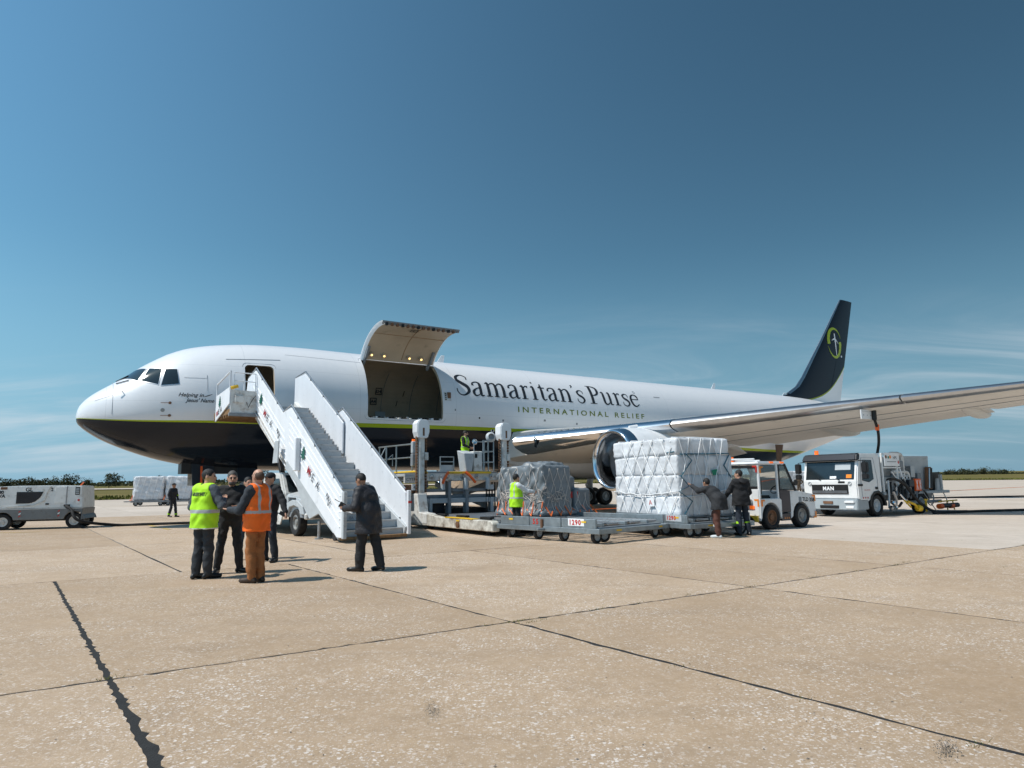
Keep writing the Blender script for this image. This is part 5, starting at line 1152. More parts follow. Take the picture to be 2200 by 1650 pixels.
for k in range(6):
    x0 = -.15 + k * .42; f_ = lambda x_, z_: Vector((x_, -e - .012 * math.sin(x_ * 9), z_))
    for sgn in (1, -1):
        pts = [f_(x0 + sgn * .62 * t, .56 + (ZT - .56) * t) for t in np.linspace(0, 1, 9)]; pts = [p for p in pts if 0 <= p.x <= BX]
        if len(pts) > 1: lines.append(pts)
lines.append([Vector((BX * q / 10, -e - .02, 1.05 + .25 * q / 10 - .06 * math.sin(math.pi * q / 10))) for q in range(11)]); lines.append([Vector((BX * .75, -e - .05, .6)), Vector((BX * .62, -e - .06, 1.2)), Vector((BX * .72, -e - .03, 1.9))])
net(wl, 'cargo_net', lines, .013, 'net_white')
lines = [[Vector((.30, -e - .02, ZT - .45)), Vector((.50, -e - .02, ZT - .62)), Vector((.08, -e - .02, 1.62)), Vector((.36, -e - .02, 1.35)), Vector((-.02, -e - .02, 1.22)), Vector((.45, -e - .02, .95)), Vector((.15, -e - .02, .60))], [Vector((.1, -e, ZT - .45)), Vector((BX - .05, -e, ZT - .42))], [Vector((BX * .86, -e, ZT - .75)), Vector((BX * .97, -e, ZT - .45))], [Vector((BX * .86, -e, ZT - .75)), Vector((BX * .99, -e, ZT - 1.1))], [Vector((-e, .05, ZT - .38)), Vector((-e, .35, ZT - .40))]]
net(wl, 'lashing_rope', lines, .016, 'net_teal')
b = MB(); b.add([(BX * .60, -.075, 1.78), (BX * .70, -.085, 1.82), (BX * .71, -.075, 1.66), (BX * .62, -.07, 1.64)], [(0, 1, 2, 3)]); b.build('green_tag', 'green_tag', wl, fix=False)
b = MB(); b.add([(-.065, 1.25, 1.02), (-.065, .95, 1.06), (-.065, .92, .80), (-.065, 1.2, .78)], [(0, 1, 2, 3)]); lb = b.build('paper_label', 'letter_white', wl, fix=False); text_obj('letter', 'A', .2, (-.066, 1.15, .83), (0, -1, .1), (0, .1, 1), 'red', lb)

# ------------------------------------------------------------------ grey tarpaulin load on the loader platform
mat('tarp', (.155, .175, .19), .40, var=.12, scale=3, bump=.15, bscale=14)
gl = thing('tarpaulin_load', 'lumpy cargo pallet under a grey tarpaulin tied with net and orange straps', 'cargo load', (.87, 19.98, 0), R(40.5))
GX, GY = 2.14, 2.23
def tarp_sdf(X, Y, Z):
    d = sd_box(X, Y, Z, (.62, 1.0, 1.27), (.60, .98, .74), .10)
    d = smin(d, sd_box(X, Y, Z, (.75, .75, 2.0), (.40, .52, .13), .10), .12); d = smin(d, sd_box(X, Y, Z, (.6, 1.75, 1.2), (.58, .46, .66), .14), .12)
    d = smin(d, sd_box(X, Y, Z, (1.35, 1.1, 1.12), (.36, .8, .60), .14), .10); d = smin(d, sd_box(X, Y, Z, (1.78, .95, .92), (.36, .85, .40), .09), .07)
    d = smin(d, sd_box(X, Y, Z, (1.0, 1.05, .58), (1.10, 1.12, .06), .05), .16)
    left = np.exp(-((X - .02) / .25) ** 2); 
    w_ = .018 * np.sin(9 * Y + 5 * Z + 2 * np.sin(4 * Z)) + .014 * np.sin(17 * (Y + Z) + 3 * np.sin(3 * Y)) + .011 * np.sin(23 * X - 11 * Z + 2 * np.sin(5 * Y)) + .02 * np.sin(13 * Y - 9 * Z) * np.sin(5 * Z + Y) * (.4 + left)
    return d + w_ * (.25 + .75 * left + .5 * np.clip(Z - 1.8, 0, .3) / .3)
V, F = surface_nets(tarp_sdf, (-.25, -.25, .45), (2.45, 2.5, 2.4), .035)
link(bpy.data.objects.new('tarpaulin', np_mesh('tarpaulin', V, F, ['tarp'])), gl)
b = MB(); b.box(-.22, GX + .12, -.22, GY + .25, .485, .51); b.build('pallet', 'pallet_sheet', gl, bevel=.004)
def drape(p, dr, off=.012):
    p = np.array(p, float); dr = np.array(dr, float); dr /= np.linalg.norm(dr)
    for _ in range(90):
        d = float(tarp_sdf(*[np.array([v]) for v in p])[0])
        if d < off: break
        p = p + dr * max(.01, (d - off) * .7)
    return Vector(p)
lines = []; rnd = random.Random(3)
for k in range(9):
    y0 = -.4 + k * .36
    for sgn in (1, -1):
        pts = [(y0 + sgn * .55 * t + rnd.uniform(-.03, .03), .62 + 1.35 * t) for t in np.linspace(0, 1, 8)]; q = [drape((-.5, y_, z_), (1, 0, 0)) for y_, z_ in pts if 0 < y_ < 2.1 and z_ < 1.98]
        if len(q) > 1: lines.append(q)
for k in range(8):
    x0 = -.2 + k * .32
    for sgn in (1, -1):
        pts = [(x0 + sgn * .5 * t + rnd.uniform(-.03, .03), .62 + 1.3 * t) for t in np.linspace(0, 1, 8)]; q = [drape((x_, -.5, z_), (0, 1, 0)) for x_, z_ in pts if .03 < x_ < 1.2 and z_ < 1.95 or 1.2 <= x_ < 2.1 and z_ < 1.25]
        if len(q) > 1: lines.append(q)
for k in range(26):   # slack knots hanging in bunches
    y_ = rnd.uniform(.0, 2.0); z_ = rnd.uniform(.85, 1.35); q = []
    for t in range(5): q.append(drape((-.5, min(2.1, max(.02, y_ + rnd.uniform(-.16, .16))), z_ + rnd.uniform(-.14, .14)), (1, 0, 0), .03))
    lines.append(q)
for k in range(14):
    x_ = rnd.uniform(.0, 1.0); z_ = rnd.uniform(.95, 1.3); lines.append([drape((max(.03, x_ + rnd.uniform(-.15, .15)), -.5, z_ + rnd.uniform(-.1, .1)), (0, 1, 0), .03) for t in range(5)])
net(gl, 'cargo_net', lines, .010, 'cord')
lines = []
for k in range(6):
    y0 = .05 + k * .40; lines.append([drape((-.5, y0, .95), (1, 0, 0), .02), Vector((-.12, y0 - .05, .53))]); lines.append([Vector((-.12, y0 - .05, .53)), drape((-.5, y0 + .22, .72), (1, 0, 0), .02)])
for k in range(6):
    x0 = .1 + k * .40; lines.append([drape((x0, -.5, .80), (0, 1, 0), .02), Vector((x0 + .10, -.12, .53))]); lines.append([drape((x0 + .2, -.5, .66), (0, 1, 0), .02), Vector((x0 + .10, -.12, .53))])
net(gl, 'orange_strap', lines, .017, 'strap_orange')
c_ = [drape((1.42 + u, -.5, 1.12 + v), (0, 1, 0), .02) for u, v in ((-.12, -.10), (.12, -.08), (.13, .10), (-.10, .09))]; b = MB(); b.add(c_, [(0, 1, 2, 3)]); b.build('red_tag', 'red', gl, fix=False)

# ------------------------------------------------------------------ tow tractor
tg = thing('tow_tractor', 'small white airport tow tractor with cab and orange roof lamps', 'tractor', W(18.25, -17.16), TH)
mat('tug_white', (.72, .73, .73), .35, var=.07, coat=.3, dirt=(.35, .32, .28), dirt_amt=.15)
mat('dark_panel', (.045, .035, .042), .3, var=.2)
mat('glass_smoke', (.55, .62, .62), .04, trans=.85, var=.02, ior=1.12)
def arch(cx_, cz_, r_, n=10): return [(cx_ - r_ * math.cos(math.pi * k / n), cz_ + r_ * math.sin(math.pi * k / n)) for k in range(n + 1)]
TWID = 1.42
for y0, y1 in ((-.02, .16), (TWID - .16, TWID + .02)):
    b = MB(); b.prism([(-.46, .26)] + arch(.05, .36, .45) + [(.56, .30), (.58, .88), (.50, .93), (-.46, .93)], 'y', y0, y1); b.build('rear_wing', 'tug_white', tg, bevel=.012)
    b = MB(); b.prism([(1.02, .30)] + arch(1.55, .36, .44) + [(2.20, .26), (2.30, .32), (2.30, .98), (2.2, 1.03), (1.42, 1.14), (1.02, 1.14)], 'y', y0, y1); b.build('front_wing', 'tug_white', tg, bevel=.012)
    b = MB(); b.box(.565, 1.015, y0 + .02, y1 - .02, .24, .46); b.build('sill', 'dark_panel', tg, bevel=.01)
b = MB(); b.box(-.42, 2.24, .165, TWID - .165, .36, .86); b.build('chassis', 'mid_grey', tg, bevel=.02)
b = MB(); b.hexa([(1.25, .165, .862), (2.28, .165, .862), (2.28, TWID - .165, .862), (1.25, TWID - .165, .862)], [(1.25, .165, 1.15), (2.22, .165, 1.02), (2.22, TWID - .165, 1.02), (1.25, TWID - .165, 1.15)]); b.build('bonnet', 'tug_white', tg, bevel=.02)
b = MB(); b.box(-.475, -.43, .02, TWID - .02, .42, 1.22); rp_ = b.build('rear_panel', 'tug_white', tg, bevel=.01)
b = MB(); b.box(-.50, -.476, .50, .86, .98, 1.16); b.build('vent', 'black', tg); b = MB(); b.box(-.62, -.476, .25, 1.2, .78, .92); b.build('rear_bumper', 'steel', tg, bevel=.02)
b = MB(); b.box(-.50, -.478, .18, .34, .62, .72); b.build('tail_lamp', 'orange_lamp', tg); b = MB(); b.box(-.50, -.478, 1.08, 1.24, .62, .72); b.build('tail_lamp', 'orange_lamp', tg)
b = MB(); b.box(-.55, -.478, .05, TWID - .05, .24, .42); b.build('tow_beam', 'yellow', tg, bevel=.01); b = MB(); b.beam((-.55, .7, .34), (-1.0, .7, .32), .10, .08); b.build('tow_hitch', 'black', tg)
b = MB(); b.add([(-.556, .12, .26), (-.556, .32, .26), (-.556, .48, .41), (-.556, .28, .41)], [(0, 1, 2, 3)]); b.build('hazard_stripe', 'black', tg, fix=False)
for y_ in (.02, TWID - .02):
    b = MB(); b.beam((-.42, y_, .93), (-.42, y_, 1.98), .07, .07); b.build('pillar', 'tug_white', tg, bevel=.012); b = MB(); b.beam((.46, y_, .90), (.46, y_, 1.98), .06, .07); b.build('pillar', 'tug_white', tg, bevel=.012); b = MB(); b.beam((.86, y_, 1.98), (1.36, y_, 1.14), .07, .07); b.build('pillar', 'black', tg, bevel=.012)
b = MB(); b.hexa([(-.50, -.03, 1.97), (.82, -.03, 1.97), (.82, TWID + .03, 1.97), (-.50, TWID + .03, 1.97)], [(-.46, .0, 2.06), (.72, .0, 2.06), (.72, TWID, 2.06), (-.46, TWID, 2.06)]); rf = b.build('roof', 'tug_white', tg, bevel=.02, seg=2)
b = MB(); b.tube([(-.46, .1, 2.12), (-.46, TWID - .1, 2.14)], .03, 8); b.tube([(-.2, .1, 2.08), (-.2, TWID - .1, 2.10)], .02, 8); b.build('roof_bar', 'tug_white', rf)
b = MB(); b.cyl((-.3, TWID - .35, 2.06), (-.3, TWID - .35, 2.22), .06, 12); b.build('beacon', 'orange_lamp', rf)
for x0 in (.1, .62): b = MB(); b.box(x0, x0 + .16, -.04, .0, 2.0, 2.05); b.build('marker_lamp', 'orange_lamp', rf)
b = MB(); b.box(-.455, -.44, .06, TWID - .06, 1.28, 1.90); b.build('rear_window', 'glass_smoke', tg); b = MB()
for q in ((-.47, -.425, .05, TWID - .05, 1.22, 1.30), (-.47, -.425, .05, TWID - .05, 1.86, 1.93)): b.box(*q)
b.build('window_frame', 'black', tg); b = MB(); b.box(-.44, -.42, .05, .30, 1.30, 1.86); b.build('rear_cabinet', 'pale_grey', tg)
b = MB(); b.prism([(.53, .50), (1.02, .50), (1.30, 1.14), (.53, 1.18)], 'y', -.012, .02); b.build('door', 'dark_panel', tg, bevel=.008)
b = MB(); b.prism([(.53, 1.20), (1.28, 1.17), (.84, 1.93), (.53, 1.93)], 'y', -.006, .004); b.build('door_window', 'glass_smoke', tg); b = MB(); b.tube([(.53, -.01, 1.19), (1.29, -.01, 1.17), (.85, -.01, 1.94), (.53, -.01, 1.94), (.53, -.01, 1.19)], .022, 6); b.build('door_frame', 'black', tg)
b = MB(); b.add([(1.36, .05, 1.16), (1.36, TWID - .05, 1.16), (.86, TWID - .05, 1.96), (.86, .05, 1.96)], [(0, 1, 2, 3)]); b.build('windscreen', 'glass_smoke', tg, fix=False)
for y_ in (.2, .8): b = MB(); b.box(-.1, .38, y_, y_ + .42, .87, 1.02); b.box(-.16, -.02, y_, y_ + .42, 1.02, 1.55); b.build('seat', 'black', tg, bevel=.04, seg=2)
b = MB(); b.lathe([(0, .17), (.02, .19), (.04, .17)], (.95, .42, 1.18), (-.7, 0, .7), 20); b.build('steering_wheel', 'black', tg)
b = MB(); b.cyl((1.12, -.15, 1.4), (1.12, -.19, 1.4), .09, 14); b.beam((1.15, -.02, 1.3), (1.12, -.15, 1.38), .02, .02); b.build('mirror', 'black', tg)
for x in (.05, 1.55):
    for y_ in (.06, TWID - .06): wheel(tg, .37, .24, (x, y_, .37), rim='hub' if x > 1 else 'rust', hubr=.6)
text_obj('lettering', 'TLD 358', .17, (1.62, -.024, .82), (1, 0, -.06), (0, 0, 1), 'black', tg, bold=.004)
b = MB(); b.box(1.44, 1.58, -.026, -.02, .78, .95); b.build('vent', 'mid_grey', tg)
for (x, z, dx_, dz_) in ((-.44, 1.90, 1, -1), (2.28, 1.0, -1, -1), (-.44, .90, 1, -1), (2.28, .28, -1, 1)):
    b = MB(); x2 = x + dx_ * .16; x3 = x + dx_ * .06; b.box(min(x, x2), max(x, x2), -.05, -.045, *sorted((z, z + dz_ * .05))); b.box(min(x, x3), max(x, x3), -.05, -.045, *sorted((z + dz_ * .052, z + dz_ * .2))); b.build('reflective_mark', 'amber', tg)
b = MB(); b.box(-.482, -.477, .02, .18, 1.88, 1.93); b.box(-.482, -.477, .02, .07, 1.72, 1.879); b.build('reflective_mark', 'red', tg); b = MB(); b.box(-.482, -.477, .02, .18, .87, .92); b.box(-.482, -.477, .02, .07, .70, .869); b.build('reflective_mark', 'amber', tg)
for k in range(3): b = MB(); b.add([(.68 + .1 * k, -.004, .30), (.74 + .1 * k, -.004, .30), (.71 + .1 * k, -.004, .36)], [(0, 1, 2)]); b.build('reflective_mark', 'amber', tg, fix=False)

# ------------------------------------------------------------------ hydrant fuel truck
TRK = (27.2, -15.55)
ft = thing('fuel_truck', 'white hydrant fuelling truck with black sun visor and pipework behind the cab', 'truck', W(*TRK), TH)
mat('truck_white', (.76, .76, .75), .3, var=.06, coat=.4, dirt=(.40, .36, .31), dirt_amt=.12)
mat('bumper_grey', (.33, .37, .39), .5, var=.1)
TW = 2.3
cabp = [(-1.30, .72), (-1.34, 1.42), (-1.16, 2.30), (-1.0, 2.50), (.34, 2.50), (.40, 2.40), (.40, 1.0), (.38, .62), (.50, .62)] 
b = MB(); b.prism([(-1.32, .70), (-1.34, 1.40), (-1.14, 2.28), (-.98, 2.48), (.36, 2.48), (.40, 2.40), (.40, .95)] + [(0.0 + .50 * math.cos(a), .42 + .53 * math.sin(a)) for a in [R(q) for q in (58, 75, 90, 105, 122, 140, 155)]] + [(-.62, .60), (-1.0, .58)], 'y', 0, TW); cb = b.build('cab', 'truck_white', ft, bevel=.04, seg=2)
def front_x(z): return -1.34 + max(0, (z - 1.40)) * .2273
def fpanel(nm, m, y0, y1, z0, z1, off, parent=cb, bev=.01):
    b = MB(); b.hexa([(front_x(z0) - off, y0, z0), (front_x(z0) + .05, y0, z0), (front_x(z0) + .05, y1, z0), (front_x(z0) - off, y1, z0)], [(front_x(z1) - off, y0, z1), (front_x(z1) + .05, y0, z1), (front_x(z1) + .05, y1, z1), (front_x(z1) - off, y1, z1)]); return b.build(nm, m, parent, bevel=bev)
ws = fpanel('windscreen', 'glass_dark', .12, TW - .12, 1.46, 2.18, .012)
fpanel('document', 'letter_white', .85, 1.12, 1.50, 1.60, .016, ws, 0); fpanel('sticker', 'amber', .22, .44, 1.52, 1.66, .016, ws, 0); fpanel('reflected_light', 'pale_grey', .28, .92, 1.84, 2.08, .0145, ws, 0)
for y_ in (.7, 1.5): b = MB(); b.beam((front_x(1.46) - .03, y_, 1.44), (front_x(1.75) - .03, y_ + .35, 1.56), .02, .02); b.build('wiper', 'black', ws)
b = MB(); b.hexa([(front_x(2.2) - .20, -.02, 2.20), (front_x(2.2) + .1, -.02, 2.20), (front_x(2.2) + .1, TW + .02, 2.20), (front_x(2.2) - .20, TW + .02, 2.20)], [(-1.22, .02, 2.47), (-.9, .02, 2.50), (-.9, TW - .02, 2.50), (-1.22, TW - .02, 2.47)]); vz = b.build('sun_visor', 'logo_navy', cb, bevel=.04, seg=2)
for k in range(5): b = MB(); y_ = .2 + k * .46; b.beam((-1.27, y_, 2.24), (-1.19, y_, 2.47), .03, .03); b.build('visor_rib', 'black', vz)
gr_ = fpanel('grille', 'black', .38, TW - .38, .90, 1.27, .02); text_obj('emblem', 'MAN', .20, (-1.365, .85 + .58, 1.05), (0, -1, 0), (0, 0, 1), 'letter_white', gr_, bold=.008, spacing=1.15); fpanel('badge', 'black', .50, .78, 1.32, 1.40, .012)
for k in range(3): fpanel('grille_bar', 'mid_grey', .42, TW - .42, .94 + .035 * k, .955 + .035 * k, .026, gr_, 0)
for y_ in (.30, TW - .30):
    b = MB(); b.tube([(-1.352, y_ + .07 * math.cos(a), 1.30 + .07 * math.sin(a)) for a in [R(30 * q) for q in range(13)]], .010, 4); b.beam((-1.352, y_ - .05, 1.25), (-1.352, y_ + .05, 1.35), .012, .012); b.build('round_mark', 'mid_grey', cb)
b = MB(); b.hexa([(-1.46, .0, .28), (-.62, .0, .30), (-.62, TW, .30), (-1.46, TW, .28)], [(-1.42, .0, .70), (-.66, .0, .70), (-.66, TW, .70), (-1.42, TW, .70)]); bmp = b.build('bumper', 'bumper_grey', ft, bevel=.03, seg=2)
b = MB(); b.box(-1.475, -1.44, .75, TW - .75, .34, .46); b.build('grille', 'black', bmp, bevel=.01); b = MB(); b.box(-1.47, -1.44, 1.0, 1.4, .52, .62); b.build('number_plate', 'rust', bmp)
for y0 in (.10, TW - .52):
    b = MB(); b.box(-1.485, -1.43, y0, y0 + .42, .54, .66); b.build('headlight', 'letter_white', bmp, bevel=.03, seg=2); b = MB(); b.box(-1.48, -1.43, y0 + .04, y0 + .36, .34, .44); b.build('fog_lamp', 'letter_white', bmp, bevel=.02)
b = MB(); b.prism([(-.98, 1.42), (-.86, 2.22), (-.22, 2.22), (-.16, 1.46), (-.5, 1.34)], 'y', -.012, .01); b.build('side_window', 'glass_dark', cb, bevel=.01); b = MB(); b.prism([(-.98, 1.42), (-.86, 2.22), (-.22, 2.22), (-.16, 1.46), (-.5, 1.34)], 'y', TW - .01, TW + .012); b.build('side_window', 'glass_dark', cb, bevel=.01)
for y_ in (-.28, TW + .28):
    b = MB(); b.box(-1.28, -1.12, y_ - .12, y_ + .12, 1.72, 2.12); b.build('mirror', 'black', cb, bevel=.03, seg=2); b = MB(); b.box(-1.28, -1.12, y_ - .12, y_ + .12, 1.48, 1.68); b.build('mirror', 'black', cb, bevel=.03, seg=2); b = MB(); b.tube([(-1.1, .02 if y_ < 0 else TW - .02, 2.2), (-1.18, y_, 2.16), (-1.18, y_, 1.5)], .02, 6); b.build('mirror_arm', 'black', cb)
b = MB(); b.tube([(.10, -.008, .98), (.10, -.008, 1.4), (-.10, -.008, 2.3), (-.95, -.008, 2.3), (-1.08, -.008, 1.4), (-1.05, -.008, .75), (-.60, -.008, .72)], .007, 4); b.build('door_seam', 'seam', cb); b = MB(); b.box(-.10, .08, -.03, .0, 1.06, 1.16); b.build('door_handle', 'black', cb, bevel=.01)
b = MB(); b.box(-1.30, -1.0, -.03, .005, 1.20, 1.28); b.build('indicator', 'black', cb); text_obj('lettering', 'FUEL SERVICE', .07, (-.9, -.006, 1.02), (1, 0, 0), (0, 0, 1), 'red', cb)
for k in range(6): b = MB(); b.box(-1.12 + .08 * k, -1.05 + .08 * k, -.008, -.003, .72, .78); b.build('reflective_mark', 'red' if k % 2 else 'letter_white', cb)
b = MB(); b.cyl((-.8, TW - .35, 2.48), (-.8, TW - .35, 2.66), .08, 12); b.build('beacon', 'orange_lamp', cb)
for x in (0, 3.45):
    for y_ in (.16, TW - .16): wheel(ft, .43, .30, (x, y_, .43), rim='pale_grey', hubr=.6)
b = MB(); b.prism([(-.58, .40)] + arch(0, .42, .50) + [(.62, .40), (.62, .52)] + [(0 + .60 * math.cos(R(q)), .42 + .60 * math.sin(R(q))) for q in (20, 50, 80, 110, 140, 165)], 'y', -.03, .25); b.build('mudguard', 'black', ft)
b = MB(); b.prism([(3.45 + .52 * math.cos(R(q)), .43 + .52 * math.sin(R(q))) for q in range(0, 181, 18)] + [(3.45 + .58 * math.cos(R(q)), .43 + .58 * math.sin(R(q))) for q in range(180, -1, -18)], 'y', -.03, .32); b.build('mudguard', 'black', ft)
b = MB(); b.box(.45, 5.9, .75, .9, .55, .80); b.box(.45, 5.9, 1.45, 1.6, .55, .80); b.build('chassis', 'mid_grey', ft)
b = MB(); b.box(.60, 5.95, .02, TW - .02, .82, .94); b.build('bed', 'pale_grey', ft, bevel=.01)
b = MB(); b.lathe([(0, .001), (.04, .40), (.12, .58), (2.1, .58), (2.18, .40), (2.22, .001)], (.8, 1.0, 1.82), (1, 0, 0), 28); b.build('filter_vessel', 'pale_grey', ft, smooth=True)
b = MB(); b.lathe([(0, .001), (.03, .22), (.08, .28), (.9, .28), (.98, .001)], (1.1, .35, 1.25), (1, 0, 0), 20); b.build('surge_tank', 'worn_white', ft, smooth=True)
fr_ = MB()
for y_ in (.05, TW - .05):
    for x in (.62, 1.75): fr_.beam((x, y_, .94), (x, y_, 2.5), .07, .07)
    fr_.beam((.6, y_, 2.47), (2.0, y_, 2.47), .07, .07); fr_.beam((.6, y_, 1.92), (2.0, y_, 1.92), .06, .06)
fr_.beam((.62, .05, 2.47), (.62, TW - .05, 2.47), .07, .07); fr_.build('lift_frame', 'truck_white', ft, bevel=.01)
b = MB(); b.box(.72, 1.85, -.03, .01, 1.98, 2.52); sg_ = b.build('sign_board', 'letter_white', ft, bevel=.008)
text_obj('lettering', 'HPS', .17, (1.36, -.032, 2.26), (1, 0, 0), (0, 0, 1), 'dark_letter', sg_); b = MB(); b.box(.90, 1.6, -.034, -.031, 2.14, 2.17); b.build('sign_line', 'mid_grey', sg_)
for x_, m_ in ((.84, 'rust'), (1.16, 'amber')): b = MB(); b.cyl((x_, -.03, 2.35), (x_, -.036, 2.35), .07, 12); b.build('sign_emblem', m_, sg_)
b = MB(); b.cyl((1.02, -.03, 2.33), (1.02, -.036, 2.33), .06, 5); b.build('sign_emblem', 'green_tag', sg_); b = MB(); b.add([(1.76, -.033, 2.05), (1.83, -.033, 2.14), (1.76, -.033, 2.23), (1.69, -.033, 2.14)], [(0, 1, 2, 3)]); b.build('hazard_diamond', 'red', sg_, fix=False)
for x, y_ in ((2.35, .12), (2.75, .12)): b = MB(); b.tube([(x, y_, .94), (x, y_, 2.35 if x < 2.5 else 1.6), (x - .1, y_, 2.46 if x < 2.5 else 1.72), (x - .3, y_, 2.5 if x < 2.5 else 1.74), (1.5, y_, 2.5 if x < 2.5 else 1.74)], .075, 10); b.build('pipe', 'worn_white', ft, smooth=True)
b = MB(); b.box(2.0, 2.7, .05, .5, 1.2, 1.62); b.build('meter_cabinet', 'pale_grey', ft, bevel=.02)
for k in range(5): b = MB(); x = 2.1 + .12 * k; b.cyl((x, .05, 1.5), (x, .03, 1.5), .04, 10); b.build('gauge', 'letter_white' if k % 2 else 'black', ft)
b = MB(); b.box(2.35, 2.75, -.10, .1, 1.12, 1.42); b.build('tool_box', 'logo_navy', ft, bevel=.02)
for x in (2.82, 3.06):
    b = MB(); b.box(x, x + .20, -.12, .0, .95, 1.45); bx2 = b.build('marker_board', 'hazard_orange', ft, bevel=.01)
    for s_ in (1, -1): b = MB(); b.beam((x + .1 - s_ * .07, -.124, 1.0), (x + .1 + s_ * .07, -.124, 1.4), .006, .03, up=(1, 0, 0)); b.build('white_cross', 'letter_white', bx2)
b = MB(); b.hexa([(2.85, .5, .94), (4.35, .1, .94), (4.35, .16, .94), (2.85, .56, .94)], [(2.75, .5, 2.42), (4.5, .1, 2.42), (4.5, .16, 2.42), (2.75, .56, 2.42)]); b.build('rear_panel', 'pale_grey', ft, bevel=.01)
b = MB(); b.hexa([(3.95, -.02, 1.0), (4.4, -.02, 1.0), (4.4, .09, 1.0), (3.95, .09, 1.0)], [(4.1, -.02, 1.95), (4.45, -.02, 1.95), (4.45, .09, 1.95), (4.1, .09, 1.95)]); b.build('hose_rack', 'rust', ft, bevel=.01)
for k in range(3): b = MB(); b.tube([(4.05 + .1 * k, -.05, 1.05), (4.2 + .1 * k, -.05, 1.9)], .03, 6); b.build('nozzle_lance', 'black' if k else 'steel', ft)
b = MB(); b.box(4.75, 5.6, .2, TW - .2, .945, 1.72); b.build('rear_locker', 'black', ft, bevel=.02); b = MB(); b.hexa([(4.85, .02, .945), (5.15, .02, .945), (5.15, .1, .945), (4.85, .1, .945)], [(4.95, .02, 1.45), (5.1, .02, 1.45), (5.1, .1, 1.45), (4.95, .1, 1.45)]); b.box(5.25, 5.4, .02, .1, .945, 1.62); b.build('rear_bracket', 'pale_grey', ft)
b = MB(); b.lathe([(0, .30), (.03, .33), (.06, .30)], (4.4, .1, .62), (0, 1, 0), 24); b.build('hose_reel', 'pale_grey', ft, smooth=True)
def hang(nm, pts, r_, m, parent=ft, n=8): b = MB(); b.tube([Vector(p) for p in pts], r_, n); return b.build(nm, m, parent, smooth=True)
def crv(pts, n=6): return [tuple(p) for p in cr(pts, n)]
hang('delivery_hose', crv([(.75, -.05, 1.42), (1.2, -.12, 1.45), (1.7, -.25, 1.2), (2.1, -.35, .75), (2.6, -.45, .35), (3.2, -.6, .10), (4.2, -.8, .06), (5.2, -.9, .05)]), .06, 'rubber')
for pts, r_, m in (([(.7, -.05, .3), (.7, -.1, .9), (.75, -.08, 1.4)], .04, 'pale_grey'), ([(1.1, -.05, .25), (1.15, -.12, .6), (1.0, -.1, .95)], .06, 'steel'), ([(1.5, -.05, .9), (1.75, -.15, .6), (2.0, -.2, .4)], .05, 'chrome'), ([(1.9, -.02, 1.5), (2.2, -.1, 1.1), (2.4, -.2, .7)], .045, 'black'), ([(.85, .0, .6), (1.3, -.08, .35), (1.6, -.1, .5)], .05, 'black'), ([(1.05, -.1, 1.75), (1.35, -.12, 1.45)], .02, 'letter_white'), ([(1.72, -.1, 1.85), (1.8, -.12, 1.45)], .02, 'letter_white')): hang('pipe', crv(pts), r_, m)
for k in range(7): 
    x = .7 + .09 * k + random.uniform(-.03, .03); z = random.uniform(.15, .5); b = MB(); b.lathe([(0, .001), (.01, .05), (.05, .09), (.12, .09), (.16, .05), (.2, .04)], (x, -.1 + random.uniform(-.1, .1), z), (random.uniform(-1, 1), -.5, random.uniform(.2, 1)), 12); b.build('valve', ('steel', 'mid_grey', 'chrome')[k % 3], ft, smooth=True)
hang('coupling_lever', [(1.75, -.25, .55), (2.1, -.35, .42), (2.3, -.35, .25)], .05, 'yellow'); hang('coupling_lever', [(1.6, -.2, .6), (1.9, -.3, .3)], .03, 'yellow'); b = MB(); b.lathe([(0, .001), (0, .12), (.05, .14), (.2, .12), (.22, .05)], (2.25, -.35, .28), (1, -.3, -.2), 14); b.build('coupling', 'yellow', ft, smooth=True)
b = MB(); b.box(2.9, 2.96, -.42, -.36, .1, .62); b.box(2.8, 3.05, -.42, -.38, .56, .62); b.build('stand', 'yellow', ft); b = MB(); b.box(2.2, 4.9, -.1, .05, .42, .55); b.build('side_guard', 'mid_grey', ft, bevel=.01)
for x, m in ((4.05, 'hazard_orange'), (5.0, 'hazard_orange')): b = MB(); b.cyl((x, -.35, .28), (x + .25, -.35, .28), .11, 14); b.build('hose_end', m, ft, smooth=True)
b = MB(); b.cyl((4.3, -.35, .3), (5.7, -.35, .3), .10, 14); b.build('hose_roll', 'black', ft, smooth=True); b = MB(); b.tube([(4.2, -.3, .48), (5.8, -.3, .50)], .03, 6); b.tube([(4.9, -.3, .5), (4.9, -.3, .1)], .025, 6); b.tube([(5.4, -.3, .5), (5.5, -.3, .1)], .025, 6); b.build('hose_cradle', 'yellow', ft)
b = MB(); b.tube([(5.55, .1, .82), (5.65, .0, .4)], .02, 6); b.tube([(3.3, -.1, .95), (3.9, -.3, .12)], .02, 6); b.build('stay_rod', 'steel', ft)
for k in range(10):
    x = .75 + .22 * k; hang('hose_loop', crv([(x, .02, random.uniform(.95, 1.3)), (x + .1, -.08, random.uniform(.6, .9)), (x + .25, -.04, random.uniform(.9, 1.5))]), random.choice((.025, .035, .045)), random.choice(('black', 'mid_grey', 'steel')))
for x, z0, z1, m in ((1.95, 1.0, 1.9, 'pale_grey'), (2.05, 1.65, 2.2, 'mid_grey'), (2.9, 1.5, 2.0, 'steel'), (3.4, 1.0, 1.7, 'mid_grey'), (1.3, 1.0, 1.5, 'mid_grey')): b = MB(); b.box(x, x + .3, .06, .4, z0, z1); b.build('equipment_box', m, ft, bevel=.02)
